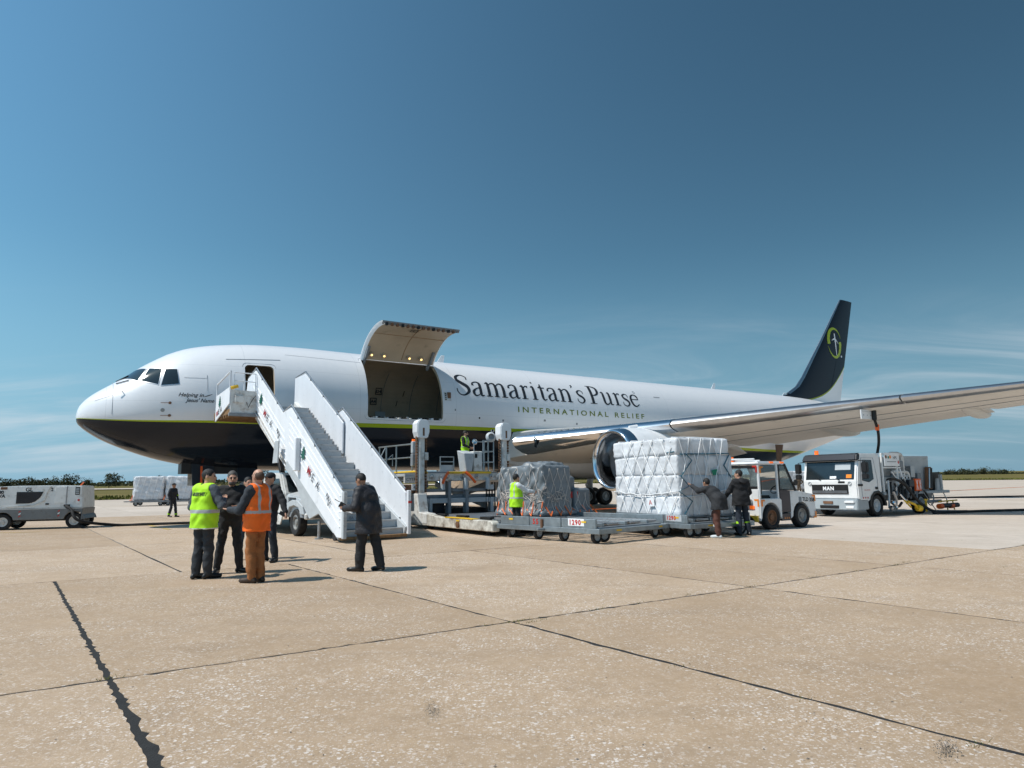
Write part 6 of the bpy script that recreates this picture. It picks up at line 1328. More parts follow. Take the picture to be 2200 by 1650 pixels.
# hose from the truck up to the wing
rpw = W(rp.x + .25, rp.y - .1, rp.z - .38); tp_ = W(TRK[0] + 1.2, TRK[1] + .5, 2.5)
b = MB(); P = [np.array(rpw), np.array(rpw) * .7 + np.array(tp_) * .3 + [.10, 0, 0], np.array(rpw) * .35 + np.array(tp_) * .65 + [.10, 0, 0], np.array(tp_)]; b.tube([Vector(p) for p in cr(P, 8)], .055, 10); hs_ = b.build('fuel_hose', 'rubber', None, smooth=True); tag(hs_, 'black fuel hose rising from the truck to the wing', 'hose')
q = cr(P, 8)[6]; b = MB(); b.cyl(tuple(q + np.array([0, 0, .12])), tuple(q - np.array([0, 0, .12])), .075, 12); b.build('hose_collar', 'hazard_orange', hs_)
# hoses lying on the apron at right
b = MB(); b.tube([Vector((*W(TRK[0] + x, TRK[1] - y, 0)[:2], .05)) for x, y in ((3.0, .6), (4.2, .85), (6, 1.2), (8.5, 2.2), (13, 5))], .055, 8); tag(b.build('ground_hose', 'rubber', None, smooth=True), 'black hose lying on the apron behind the fuel truck', 'hose')
b = MB(); b.tube([Vector((x, y, .05)) for x, y in ((21.5, 47.3), (25, 47.8), (30, 48.5), (36, 49.3), (46, 50.6))], .07, 8); tag(b.build('ground_hose', 'rubber', None, smooth=True), 'long dark hose across the pale concrete at far right', 'hose')

# ------------------------------------------------------------------ ground power unit
gp = thing('ground_power_unit', 'white ground power unit marked 180 KVA at the left edge', 'power unit', W(-1.64, 2.3), R(16))
mat('gpu_white', (.76, .77, .76), .45, var=.08, dirt=(.30, .25, .20), dirt_amt=.25); mat('gpu_grey', (.17, .18, .185), .5, var=.12, dirt=(.10, .08, .06), dirt_amt=.3)
def gprof(top): return [(-1.75, .78), (-1.70, 1.05), (-1.20, 1.45), (-.45, 1.62), (.45, 1.66), (1.55, 1.66), (2.62, 1.63), (2.70, .78)]
b = MB(); b.prism(gprof(0), 'y', -.42, 1.0); gbd = b.build('housing', 'gpu_white', gp, bevel=.03, seg=2)
b = MB(); b.prism([(-1.8, .36), (-1.78, .775), (2.70, .775), (2.66, .36)] + [(2.41 + .36 * math.cos(R(q)), .30 + .36 * math.sin(R(q))) for q in range(10, 171, 20)] + [(.03 + .36 * math.cos(R(q)), .30 + .36 * math.sin(R(q))) for q in range(10, 171, 20)], 'y', -.46, 1.04); b.build('skirt', 'gpu_grey', gp, bevel=.012)
for x in (.03, 2.41):
    for y_ in (-.34, .92): wheel(gp, .30, .18, (x, y_, .30), rim='worn_white', hubr=.58)
b = MB(); b.box(-1.7, 2.6, -.2, .8, .3, .5); b.build('axle_frame', 'black', gp)
b = MB(); b.prism([(.42, .98), (.42, 1.42), (1.30, 1.42), (1.22, 1.22), (1.05, 1.05), (.85, .985)], 'y', -.435, -.42); gw = b.build('air_grille', 'black', gbd)
for k in range(9): b = MB(); b.box(.44, 1.12 + .016 * k if k > 2 else .95 + .06 * k, -.445, -.436, 1.0 + .045 * k, 1.012 + .045 * k); b.build('louvre', 'dark_panel', gw)
b = MB(); b.prism([(1.52, 1.62), (1.58, 1.62), (1.30, 1.08), (1.0, .93), (.1, .88), (.1, .85), (1.02, .89), (1.36, 1.05)], 'y', -.44, -.42); b.build('trim_line', 'worn_white', gbd)
for t, sz, x, z, bo in (('180', .17, -.26, 1.36, .008), ('KVA', .17, -.28, 1.22, .008), ('GL', .20, .70, 1.44, .006), ('2', .17, 1.55, 1.44, .004)): text_obj('lettering', t, sz, (x, -.424, z), (1, 0, 0), (0, 0, 1), 'dark_letter', gbd, bold=bo)
for q, m in (((-.12, .10, 1.52, 1.62), 'rust'), ((1.70, 2.08, .98, 1.60), 'gpu_white'), ((2.38, 2.54, 1.28, 1.58), 'black'), ((2.02, 2.24, .84, .92), 'black'), ((1.40, 1.52, .92, .98), 'black')): b = MB(); b.box(q[0], q[1], -.432, -.42, q[2], q[3]); b.build('access_panel', m, gbd, bevel=.008)
for x in (2.10,): b = MB(); b.beam((x, -.428, .8), (x, -.428, 1.62), .012, .02); b.build('door_seam', 'seam', gbd)
for k in range(3): b = MB(); b.box(2.40, 2.52, -.437, -.432, 1.32 + .08 * k, 1.37 + .08 * k); b.build('gauge', 'pale_grey', gbd)
for x, z in ((-.35, 1.02), (2.52, 1.08)): b = MB(); b.cyl((x, -.42, z), (x, -.44, z), .04, 12); b.build('reflector', 'red', gbd)
for x in (.55, 1.85):
    for k in range(3): b = MB(); b.add([(x, -.464, .46 + .09 * k), (x + .07, -.464, .50 + .09 * k), (x + .07, -.464, .545 + .09 * k), (x, -.464, .505 + .09 * k)], [(0, 1, 2, 3)]); b.build('hazard_stripe', 'red' if k % 2 == 0 else 'letter_white', gp, fix=False)
b = MB(); b.beam((2.36, .2, 1.64), (2.46, .2, 1.78), .05, .05); b.build('exhaust_flap', 'hazard_orange', gbd); b = MB(); b.beam((-.9, .6, 1.5), (-.55, .6, 1.75), .05, .04); b.build('lift_lever', 'black', gbd)
b = MB(); gx = lambda x, y, z: (W(-1.64, 2.3)[0] + x * math.cos(R(16)) - y * math.sin(R(16)), W(-1.64, 2.3)[1] + x * math.sin(R(16)) + y * math.cos(R(16)), z); P = [gx(2.1, -.45, .86), gx(2.35, -.6, .72), gx(2.7, -.75, .30), W(2.0, 1.3, .06), W(3.0, 1.2, .05), W(4.2, 1.0, .05), W(5.4, .9, .05), W(6.0, .9, .2), W(6.0, .5, 1.6)]; b.tube([Vector(p) for p in cr(P, 8)], .055, 8); tag(b.build('power_cable', 'rubber', None, smooth=True), 'thick black power cable running from the power unit to the nose gear', 'cable')
b = MB(); b.prism([(2.50, 0), (2.78, 0), (2.60, .16)], 'y', -.5, -.2); b.build('wheel_chock', 'rubber', gp)
tp2 = MB()

# ------------------------------------------------------------------ far cargo
def far_load(label, loc, rot, sx, sy, sz, seed, grp):
    t = thing('wrapped_load', label, 'cargo load', loc, rot, grp); ph = np.random.default_rng(seed).uniform(0, 6, 4)
    fn = lambda X, Y, Z: sd_box(X, Y, Z, (sx / 2, sy / 2, .5 + sz / 2), (sx / 2, sy / 2, sz / 2), .08) + .03 * np.sin(7 * X + 3 * Z + ph[0]) * np.sin(5 * Z + ph[1]) + .02 * np.sin(9 * Y + 4 * Z + ph[2]) + .015 * np.sin(14 * Z + 3 * X)
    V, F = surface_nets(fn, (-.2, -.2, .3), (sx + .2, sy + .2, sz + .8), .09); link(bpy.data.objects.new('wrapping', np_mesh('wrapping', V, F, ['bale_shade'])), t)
    net(t, 'cargo_net', [[(-.06, sy * k / 5, .5), (-.06, sy * (k + 1) / 5, .5 + sz)] for k in range(5)] + [[(-.06, sy * (k + 1) / 5, .5), (-.06, sy * k / 5, .5 + sz)] for k in range(5)] + [[(sx * k / 5, -.06, .5), (sx * (k + 1) / 5, -.06, .5 + sz)] for k in range(5)], .018, 'net_white')
    net(t, 'orange_strap', [[(-.05, .3, .5), (-.3, .2, .48)], [(-.05, sy * .6, .9), (-.3, sy * .55, .48)], [(-.02, -.05, .9), (-.1, -.3, .48)]], .03, 'strap_orange')
    return t
def far_dolly(label, loc, rot, sx, sy, grp):
    t = thing('pallet_dolly', label, 'dolly', loc, rot, grp); b = MB(); b.box(-.15, sx + .15, -.15, sy + .15, .30, .46); b.build('deck', 'mid_grey', t, bevel=.01)
    for x in (.2, sx - .2):
        for y in (.2, sy - .2): wheel(t, .20, .12, (x, y, .20), rim='pale_grey')
    b = MB(); b.beam((-.15, sy / 2, .36), (-.9, sy / 2, .36), .1, .08); b.build('tow_bar', 'mid_grey', t)
def far_pos(x, y): return (x, y, ground_z(y))
q0 = (-32.4, 57.8)
far_load('leftmost wrapped white cargo block on the distant dollies', far_pos(*q0), R(20), 2.3, 2.6, 2.0, 1, 'distant loads at left'); far_dolly('distant dolly under the left wrapped load of the pair', far_pos(*q0), R(20), 2.3, 2.6, 'distant dollies')
q1 = (-30.1, 58.7)
far_load('wrapped white cargo block on a distant dolly beside the lone worker in dark overalls', far_pos(*q1), R(20), 2.2, 2.6, 2.0, 2, 'distant loads at left'); far_dolly('distant dolly under the wrapped load nearest the lone worker', far_pos(*q1), R(20), 2.2, 2.6, 'distant dollies')
# sacks stacked far behind the fuel truck
sk = thing('sack_load', 'distant stack of white sacks behind the standing soldier', 'cargo load', far_pos(28.0, 72.0), R(10)); sme = [bale_mesh(90 + q, .62, .9, .34) for q in range(3)]
for k in range(6):
    for i in range(6):
        for j in range(2): o = bpy.data.objects.new('sack', sme[(i + k + j) % 3]); link(o, sk); o.location = (i * .58 + .2 * (k % 2) + random.uniform(-.05, .05), j * .85, .62 + k * .30); o.rotation_euler = (random.uniform(-.08, .08), random.uniform(-.12, .12), random.uniform(-.15, .15))
far_dolly('distant dolly under the stack of white sacks', far_pos(28.0, 72.0), R(10), 3.4, 1.8, 'distant dollies')

# ------------------------------------------------------------------ trees on the horizon
lf = bpy.data.materials.new('leaf'); lf.use_nodes = True; MATS['leaf'] = lf; grass_nodes(lf, (.034, .042, .021), (.052, .058, .030), (.078, .078, .045))
mat('bark', (.06, .045, .03), .9, var=.3)
def tree(label, x, y, h, wd, seed, grp):
    r_ = random.Random(seed); t = thing('tree', label, 'tree', (x, y, ground_z(y)), r_.uniform(0, 6), grp)
    b = MB(); b.tube([(0, 0, 0), (.1, .05, h * .3), (.0, .1, h * .6)], [h * .035, h * .028, h * .012], 7)
    for k in range(4): a = r_.uniform(0, 6.3); b.tube([(0, 0, h * .25), (math.cos(a) * wd * .22, math.sin(a) * wd * .22, h * .55)], [h * .018, h * .006], 5)
    b.build('trunk', 'bark', t)
    b = MB(); cl_ = [(r_.gauss(0, wd * .22), r_.gauss(0, wd * .22), h * r_.uniform(.32, .82), wd * r_.uniform(.14, .27)) for _ in range(12)]
    for k in range(900):
        c = r_.choice(cl_); u = Vector((r_.gauss(0, 1), r_.gauss(0, 1), r_.gauss(0, 1))).normalized() * c[3] * r_.uniform(.55, 1.1); p = Vector(c[:3]) + u * Vector((1, 1, .75)).length / 1.6; s = wd * r_.uniform(.018, .045)
        a_ = Vector((r_.gauss(0, 1), r_.gauss(0, 1), r_.gauss(0, .6))).normalized() * s; b_ = Vector((r_.gauss(0, 1), r_.gauss(0, 1), r_.gauss(0, 1))).normalized() * s; b.add([p - a_, p + b_, p + a_, p - b_], [(0, 1, 2, 3)])
    tag(b.build('crown', 'leaf', t, fix=False), None, kind='stuff')
ORD = ('first', 'second', 'third', 'fourth', 'fifth', 'sixth', 'seventh', 'eighth', 'ninth')
def hpos(px, Y): return ((px - 1100) / 1440. * Y, Y)
for k, (px, hh_, ww) in enumerate(((18, 4.6, 8), (62, 4.2, 9), (90, 4.6, 8), (128, 4.4, 9), (158, 6.6, 8), (190, 4.6, 6), (240, 6.2, 9), (348, 5.2, 6), (372, 5.2, 5))):
    X, Y = hpos(px, 300); tree(ORD[k] + ' dark bushy tree from the left edge along the horizon', X, Y, hh_ , ww, 40 + k, 'trees on the left horizon')
for k, (px, hh_, ww) in enumerate(((520, 9, 9), (548, 8, 8))): X, Y = hpos(px, 200); tree(('left', 'right')[k] + ' one of two trees seen under the aeroplane belly', X, Y, hh_, ww, 140 + k, 'trees under the belly')
for k, (px, hh_, ww) in enumerate(((2030, 2.0, 9), (2058, 2.2, 10), (2075, 2.3, 8), (2098, 3.6, 8), (2118, 1.8, 8), (2140, 2.0, 9), (1290, 3, 8))): X, Y = hpos(px, 420); tree(ORD[k] + ' low dark tree along the horizon right of the fuel truck' if px > 1500 else 'low dark tree on the horizon beyond the engine', X, Y, hh_, ww, 240 + k, 'trees on the right horizon' if px > 1500 else None)
tl = MB(); r_ = random.Random(5)
for k in range(5200):
    px = r_.uniform(-60, 2260); Y = r_.uniform(430, 470); X = (px - 1100) / 1440. * Y; hm = (2.0 if px < 1200 else .9) + 1.1 * math.sin(px * .021) * math.sin(px * .0077 + 1) + (.9 if px < 700 else 0); z = ground_z(Y) + r_.uniform(0, max(.5, hm)); s = r_.uniform(.5, 1.4)
    tl.add([(X - s, Y, z), (X, Y + r_.uniform(-.5, .5), z + s * .6), (X + s, Y, z), (X, Y, z - s * .5)], [(0, 1, 2, 3)])
tag(tl.build('far_hedge', 'leaf', fix=False), 'thin dark belt of scrub along the whole horizon', 'scrub', kind='stuff')
# ------------------------------------------------------------------ people
def cloth(name, col, **k): k.setdefault('bump', .5); k.setdefault('bscale', 26); k.setdefault('var', .22); k.setdefault('scale', 7); return mat(name, col, k.pop('rough', .85), **k)
mat('skin', (.50, .27, .18), .5, var=.1, scale=12); mat('skin_dark', (.36, .18, .11), .5, var=.1, scale=12)
mat('hair_dark', (.012, .010, .009), .6, var=.4, scale=60, bump=.5, bscale=120); mat('hair_grey', (.085, .075, .068), .6, var=.5, scale=60, bump=.5, bscale=120); mat('hair_brown', (.085, .045, .025), .6, var=.4, scale=60, bump=.5, bscale=120)
mat('eye', (.01, .008, .008), .2, var=0); mat('lip', (.33, .12, .10), .5, var=0)
cloth('cloth_black', (.014, .014, .016)); cloth('cloth_coal', (.026, .027, .030)); cloth('trouser_grey', (.032, .036, .042)); cloth('jeans_black', (.022, .022, .024)); cloth('jeans_blue', (.045, .065, .09)); cloth('navy_cloth', (.018, .026, .040)); cloth('brown_trousers', (.33, .125, .040)); cloth('rust_trousers', (.10, .040, .028)); cloth('slate_shirt', (.075, .09, .105)); cloth('dark_jumper', (.030, .036, .045)); cloth('white_shirt', (.62, .64, .66)); cloth('coat_black', (.020, .019, .023), rough=.6); cloth('camo', (.10, .070, .045), var=.6, scale=18); cloth('overall_navy', (.020, .024, .032))
cloth('vest_lime', (.42, .80, .015), var=.10, bump=.4, bscale=14, rough=.7); cloth('vest_orange', (.95, .155, .01), var=.08, bump=.4, bscale=14, rough=.7); mat('reflective', (.40, .41, .42), .4, var=.1); mat('vest_trim', (.70, .72, .70), .6, var=.05)
mat('shoe_black', (.014, .013, .013), .35, var=.2); mat('shoe_brown', (.045, .026, .016), .6, var=.2); mat('shoe_white', (.52, .56, .58), .6, var=.1)
class Field:
    def __init__(s, lo, hi, res): 
        s.lo = np.array(lo, float); s.res = res; s.n = np.ceil((np.array(hi) - s.lo) / res).astype(int) + 1; s.ax = [s.lo[i] + res * np.arange(s.n[i]) for i in range(3)]; s.G = {}
    def put(s, g, lo, hi, fn, k=.02, op='union'):
        if g not in s.G: s.G[g] = np.full(tuple(s.n), 9., np.float32)
        i0 = np.maximum(0, np.floor((np.array(lo) - s.lo) / s.res).astype(int)); i1 = np.minimum(s.n, np.ceil((np.array(hi) - s.lo) / s.res).astype(int) + 1)
        if (i1 <= i0).any(): return
        sl_ = tuple(slice(a, b) for a, b in zip(i0, i1)); X, Y, Z = np.meshgrid(*[s.ax[d][sl_[d]] for d in range(3)], indexing='ij'); d = fn(X, Y, Z)
        A = s.G[g][sl_]
        s.G[g][sl_] = smin(A, d, k) if op == 'union' else np.maximum(A, -d)
    def cone(s, g, a, b, ra, rb, k=.03, sub=False):
        a, b = np.array(a, float), np.array(b, float); m = max(ra, rb) + .09; ab = b - a; l2 = max(1e-9, ab @ ab)
        def fn(X, Y, Z):
            t = np.clip(((X - a[0]) * ab[0] + (Y - a[1]) * ab[1] + (Z - a[2]) * ab[2]) / l2, 0, 1); return np.sqrt((X - a[0] - t * ab[0]) ** 2 + (Y - a[1] - t * ab[1]) ** 2 + (Z - a[2] - t * ab[2]) ** 2) - (ra + (rb - ra) * t)
        s.put(g, np.minimum(a, b) - m, np.maximum(a, b) + m, fn, k, 'sub' if sub else 'union')
    def ell(s, g, c, r_, M=None, k=.02, sub=False):
        c = np.array(c, float); r_ = np.array(r_, float); M = np.eye(3) if M is None else M; m = r_.max() + .07
        def fn(X, Y, Z):
            x, y, z = X - c[0], Y - c[1], Z - c[2]; u = M[0, 0] * x + M[1, 0] * y + M[2, 0] * z; v = M[0, 1] * x + M[1, 1] * y + M[2, 1] * z; w_ = M[0, 2] * x + M[1, 2] * y + M[2, 2] * z
            q = np.sqrt((u / r_[0]) ** 2 + (v / r_[1]) ** 2 + (w_ / r_[2]) ** 2); return (q - 1) * r_.min()
        s.put(g, c - m, c + m, fn, k, 'sub' if sub else 'union')
    def mesh(s, order, wrinkle=None):
        A = np.stack([s.G[g] for g in order]); F = A.min(0)
        if wrinkle is not None:
            X, Y, Z = np.meshgrid(*s.ax, indexing='ij'); F = F + wrinkle(X, Y, Z, A.argmin(0))
        V, Q = surface_nets_arr(F, s.lo, s.res)
        if len(Q) == 0: return V, Q, np.zeros(0, int)
        fc = V[Q].mean(1); ii = np.clip(np.round((fc - s.lo) / s.res).astype(int), 0, s.n - 1); mi = A[:, ii[:, 0], ii[:, 1], ii[:, 2]].argmin(0); return V, Q, mi
def surface_nets_arr(F, lo, res):
    n = np.array(F.shape); hi = np.array(lo) + (n - 1) * res; return surface_nets(lambda X, Y, Z: F, lo, hi - res * .5, res)
def rotm(yaw, pitch=0, rollz=0):
    cy_, sy_ = math.cos(yaw), math.sin(yaw); cp, sp_ = math.cos(pitch), math.sin(pitch); return np.array([[cy_, -sy_, 0], [sy_, cy_, 0], [0, 0, 1]]) @ np.array([[1, 0, 0], [0, cp, -sp_], [0, sp_, cp]]) @ np.array([[math.cos(rollz), 0, math.sin(rollz)], [0, 1, 0], [-math.sin(rollz), 0, math.cos(rollz)]])
def hand_geo(wr, d, pn, side, size=1., curl=.35, spread=.12):
    """open hand from the wrist: palm and five fingers as finely meshed skin"""
    d = np.array(d, float); d /= np.linalg.norm(d); pn = np.array(pn, float); pn -= d * (pn @ d); pn /= np.linalg.norm(pn); lat = np.cross(d, pn) * side
    f = Field(np.array(wr) - .13 * size, np.array(wr) + .13 * size + d * .11, .0055 * max(1, size)); w0 = np.array(wr)
    for q in (-.028, -.010, .010, .027): f.cone(0, w0 + lat * q * .7 + d * .005, w0 + lat * q + d * .085, .014, .012, .012)
    for q, ln in ((-.030, .060), (-.011, .074), (.010, .078), (.030, .070)):
        b0 = w0 + d * .085 + lat * q; dd = d + lat * (q * spread * 18); p1 = b0 + (dd + pn * curl * .5) / np.linalg.norm(dd + pn * curl * .5) * ln * .5; p2 = p1 + (dd + pn * curl * 1.7) / np.linalg.norm(dd + pn * curl * 1.7) * ln * .55
        f.cone(0, b0, p1, .0098, .0088, .004); f.cone(0, p1, p2, .0088, .0072, .004)
    t0 = w0 + lat * .030 + d * .022; t1 = t0 + (lat * .75 + d * .6 + pn * .35) * .045; f.cone(0, t0, t1, .0135, .0105, .008); f.cone(0, t1, t1 + (lat * .35 + d * .9 + pn * .4) * .035, .0102, .0082, .006)
    return f.mesh([0])
def person(label, loc, rot, H=1.76, pose=None, look=None, res=.0115, group=None, name='person'):
    po = dict(pelvis=(0, 0, .95), chest=(0, -.005, 1.30), neck=(0, .01, 1.475), head=(0, -.02, 1.635), sv=(.175, 0, -.045), hv=(.085, 0, 0), yaw=0, pitch=0, tilt=0,
              elL=(.27, .03, 1.16), wrL=(.27, -.06, .90), elR=(-.27, .03, 1.16), wrR=(-.27, -.06, .90), knL=(.10, -.02, .50), anL=(.115, .03, .085), toL=(.14, -.14, .035), knR=(-.10, -.02, .50), anR=(-.115, .03, .085), toR=(-.14, -.14, .035), pnL=None, pnR=None, curl=.5)
    po.update(pose or {}); lk = dict(top='cloth_black', legs='trouser_grey', shoes='shoe_black', skin='skin', hair='hair_dark', beard=False, bald=False, cap=None, coat=0, loose=.008, sleeve=None, fat=0., legw=1., glasses=False); lk.update(look or {})
    s = H / 1.76; P = {k: (np.array(v, float) * s if isinstance(v, tuple) else v) for k, v in po.items()}
    sv, hv = P['sv'], P['hv']; pl, ch, nk, hd = P['pelvis'], P['chest'], P['neck'], P['head']; shL, shR = nk + sv, nk + sv * np.array([-1, -1, 1])
    pts = np.array([v for k, v in P.items() if isinstance(v, np.ndarray) and k not in ('sv', 'hv')]); lo = pts.min(0) - .24 * s; hi = pts.max(0) + .24 * s; lo[2] = -.01
    f = Field(lo, hi, res); lw = lk['loose'] * s; fat = lk['fat'] * s; LW = lk['legw']
    SK, TP, LG, SH, HR, EY, LP, CP, SL = range(9); slv = SL if lk['sleeve'] else TP
    # legs
    f.cone(LG, pl + hv * .7, pl - hv * np.array([1, 1, -1]) * .7, .113 * s + fat * .6, .113 * s + fat * .6)
    for k, sg in (('L', 1), ('R', -1)):
        hp = pl + hv * np.array([sg, sg, 1]) + np.array([0, 0, -.02 * s]); kn, an, to = P['kn' + k], P['an' + k], P['to' + k]
        f.cone(LG, hp, kn, .090 * s * LW, .060 * s * LW + lw); f.cone(LG, kn, an + (kn - an) * .04, .060 * s * LW + lw, .048 * s * LW + lw, .02); f.cone(LG, kn + (an - kn) * .3 + np.array([0, .012, 0]), kn + (an - kn) * .7, .062 * s * LW, .055 * s * LW + lw, .03)
        up_ = np.array([0, 0, 1.]); f.cone(SH, an + np.array([0, .0, -.03 * s]), to, .046 * s, .040 * s, .02); heel = an + (an - to) * np.array([.32, .32, 0]); f.cone(SH, heel + np.array([0, 0, -.045 * s]), an + np.array([0, 0, .02 * s]), .040 * s, .046 * s, .02); f.cone(SH, to, to + (to - an) * np.array([.25, .25, 0]), .040 * s, .034 * s, .02)
    # trunk
    def trunk(g, ex, hem=None, k=.05):
        mid = pl * .45 + ch * .55; sx = sv / np.linalg.norm(sv[:2]) * s; sx[2] = 0
        f.cone(g, pl + hv * .55 + np.array([0, 0, .05 * s]), mid + sx * .075, .103 * s + ex + fat * .7, .097 * s + ex + fat, k); f.cone(g, pl - hv * np.array([1, 1, -1]) * .55 + np.array([0, 0, .05 * s]), mid - sx * .075, .103 * s + ex + fat * .7, .097 * s + ex + fat, k)
        f.cone(g, mid + sx * .075, ch + sx * .085, .097 * s + ex + fat, .111 * s + ex + fat * .3, k); f.cone(g, mid - sx * .075, ch - sx * .085, .097 * s + ex + fat, .111 * s + ex + fat * .3, k)
        f.cone(g, ch + sx * .09, nk + sv * .72 - np.array([0, 0, .03 * s]), .106 * s + ex, .078 * s + ex, k); f.cone(g, ch - sx * .09, nk + sv * np.array([-1, -1, 1]) * .72 - np.array([0, 0, .03 * s]), .106 * s + ex, .078 * s + ex, k)
        f.cone(g, nk + sv * .6 + np.array([0, 0, -.02 * s]), nk + sv * np.array([-1, -1, 1]) * .6 + np.array([0, 0, -.02 * s]), .070 * s + ex, .070 * s + ex, k); f.cone(g, ch + np.array([0, 0, .02]), nk - np.array([0, 0, .05 * s]), .12 * s + ex, .075 * s + ex, k)
        if fat > .02: f.ell(g, mid + np.array([0, -.05 * s, -.02 * s]), (.15 * s + fat, .14 * s + fat, .17 * s), None, .05)
    trunk(TP, lw)
    if lk['coat']:
        zc = lk['coat'] * s
        for sg in (1, -1): f.cone(TP, pl + hv * np.array([sg, sg, 1]) * .8 + np.array([0, 0, .10 * s]), (pl + hv * np.array([sg, sg, 1]) * 1.0) * np.array([1, 1, 0]) + np.array([0, 0, zc]), .135 * s + lw + fat, .150 * s + lw + fat, .06)
        f.put(TP, lo, (hi[0], hi[1], zc + .02), lambda X, Y, Z: (Z - zc), .02, 'sub')
    for k, sg, sh in (('L', 1, shL), ('R', -1, shR)):
        el, wr = P['el' + k], P['wr' + k]; f.cone(slv, sh, el, .066 * s + lw, .052 * s + lw, .035); f.cone(slv, el, wr + (el - wr) * .03, .052 * s + lw, .038 * s + lw, .025)
        if slv == SL: f.cone(TP, sh, sh + (el - sh) * .25, .07 * s + lw, .066 * s + lw, .035)
        f.cone(SK, wr + (el - wr) * .12, wr + (wr - el) / np.linalg.norm(wr - el) * .02 * s, .030 * s, .026 * s, .01)
    # head
    M = rotm(P['yaw'], P['pitch'], P['tilt']); hh = lambda x, y, z: hd + M @ (np.array([x, y, z]) * s); hs = s
    f.cone(SK, nk - np.array([0, 0, .05 * s]), hd + np.array([0, .01, -.07 * s]), .060 * s, .056 * s, .02)
    f.ell(SK, hh(0, .012, .025), np.array([.077, .096, .098]) * hs, M); f.ell(SK, hh(0, -.018, -.035), np.array([.066, .078, .085]) * hs, M, .03); f.ell(SK, hh(0, -.045, -.085), np.array([.042, .045, .036]) * hs, M, .03)
    f.cone(SK, hh(0, -.088, .018), hh(0, -.110, -.022), .011 * hs, .0165 * hs, .012); f.cone(SK, hh(-.035, -.080, .032), hh(.035, -.080, .032), .012 * hs, .012 * hs, .015)
    for sg in (1, -1): f.ell(SK, hh(sg * .078, .012, -.005), np.array([.014, .024, .036]) * hs, M, .01); f.ell(EY, hh(sg * .031, -.091, .010), np.array([.015, .010, .008]) * hs, M, .004)
    f.cone(LP, hh(-.020, -.093, -.058), hh(.020, -.093, -.058), .0085 * hs, .0085 * hs, .004)
    if lk['glasses']:
        for sg in (1, -1): f.ell(EY, hh(sg * .033, -.094, .010), np.array([.025, .010, .013]) * hs, M, .004)
        f.cone(EY, hh(-.075, -.05, .014), hh(.075, -.05, .014), .006, .006, .004)
    if lk['cap']:
        f.ell(CP, hh(0, .012, .050), np.array([.090, .108, .085]) * hs, M, .01); f.ell(CP, hh(0, -.115, .052), np.array([.070, .065, .012]) * hs, M, .01); f.ell(CP, hh(0, -.045, -.02), np.array([.075, .085, .068]) * hs, M, sub=True)
        f.ell(HR, hh(0, .03, .01), np.array([.080, .085, .085]) * hs, M); f.ell(HR, hh(0, -.06, -.03), np.array([.10, .085, .11]) * hs, M, sub=True)
    elif lk['hair']:
        zt_ = .035 if not lk['bald'] else .012
        f.ell(HR, hh(0, .018, zt_), np.array([.083, .104, .104 if not lk['bald'] else .088]) * hs, M); f.ell(HR, hh(0, -.105, -.015), np.array([.10, .088, .095]) * hs, M, sub=True); f.ell(HR, hh(0, -.01, -.115), np.array([.12, .13, .085]) * hs, M, sub=True)
    if lk['beard']: f.ell(HR, hh(0, -.050, -.078), np.array([.062, .056, .050]) * hs, M); f.ell(HR, hh(0, -.075, .0), np.array([.058, .060, .048]) * hs, M, sub=True)
    order = [g for g in range(9) if g in f.G]; mats_ = {SK: lk['skin'], TP: lk['top'], LG: lk['legs'], SH: lk['shoes'], HR: lk['hair'] or 'hair_dark', EY: 'eye', LP: 'lip', CP: lk['cap'] or 'cloth_black', SL: lk['sleeve'] or lk['top']}
    ph = np.random.default_rng(abs(hash(label)) % 1000 if False else len(label) * 7).uniform(0, 6, 6); soft = np.array([0 if g in (SK, HR, EY, LP, CP, SH) else 1 for g in order], np.float32)
    def wr_(X, Y, Z, ag):
        w_ = .0024 * np.sin(33 * Z + 26 * X + ph[0] + 2 * np.sin(11 * Y)) + .0032 * np.sin(24 * Z - 34 * X + ph[1] + 2.5 * np.sin(9 * Z)) + .0022 * np.sin(47 * Z + 43 * Y + ph[2]) + .0025 * np.sin(17 * Z + 21 * Y + 13 * X + ph[3]); return (w_ * s * soft[ag]).astype(np.float32)
    V, Q, mi = f.mesh(order, wr_)
    for k, sg in (('L', 1), ('R', -1)):
        el, wr = P['el' + k], P['wr' + k]; d = wr - el; pn = P['pn' + k]; pn = np.array(pn, float) if pn is not None else np.array([-sg * .8, -.3, 0])
        if res < .02:
            hv_, hq, hm = hand_geo(wr, d, pn, sg, s, po['curl']); Q = np.concatenate([Q, hq + len(V)]) if len(hq) else Q; V = np.concatenate([V, hv_]); mi = np.concatenate([mi, np.zeros(len(hq), int)])
    o = bpy.data.objects.new(name, np_mesh(name, V, Q, [mats_[g] for g in order], mi)); link(o); o.location = loc; o.rotation_euler = (0, 0, rot); tag(o, label, 'person', group)
    o['_f'] = 0; del o['_f']
    o_info = dict(P=P, s=s, f=f, lo=lo, hi=hi, trunk=trunk, sv=sv, nk=nk, pl=pl, ch=ch, shL=shL, shR=shR, lw=lw, res=res, lk=lk)
    return o, o_info
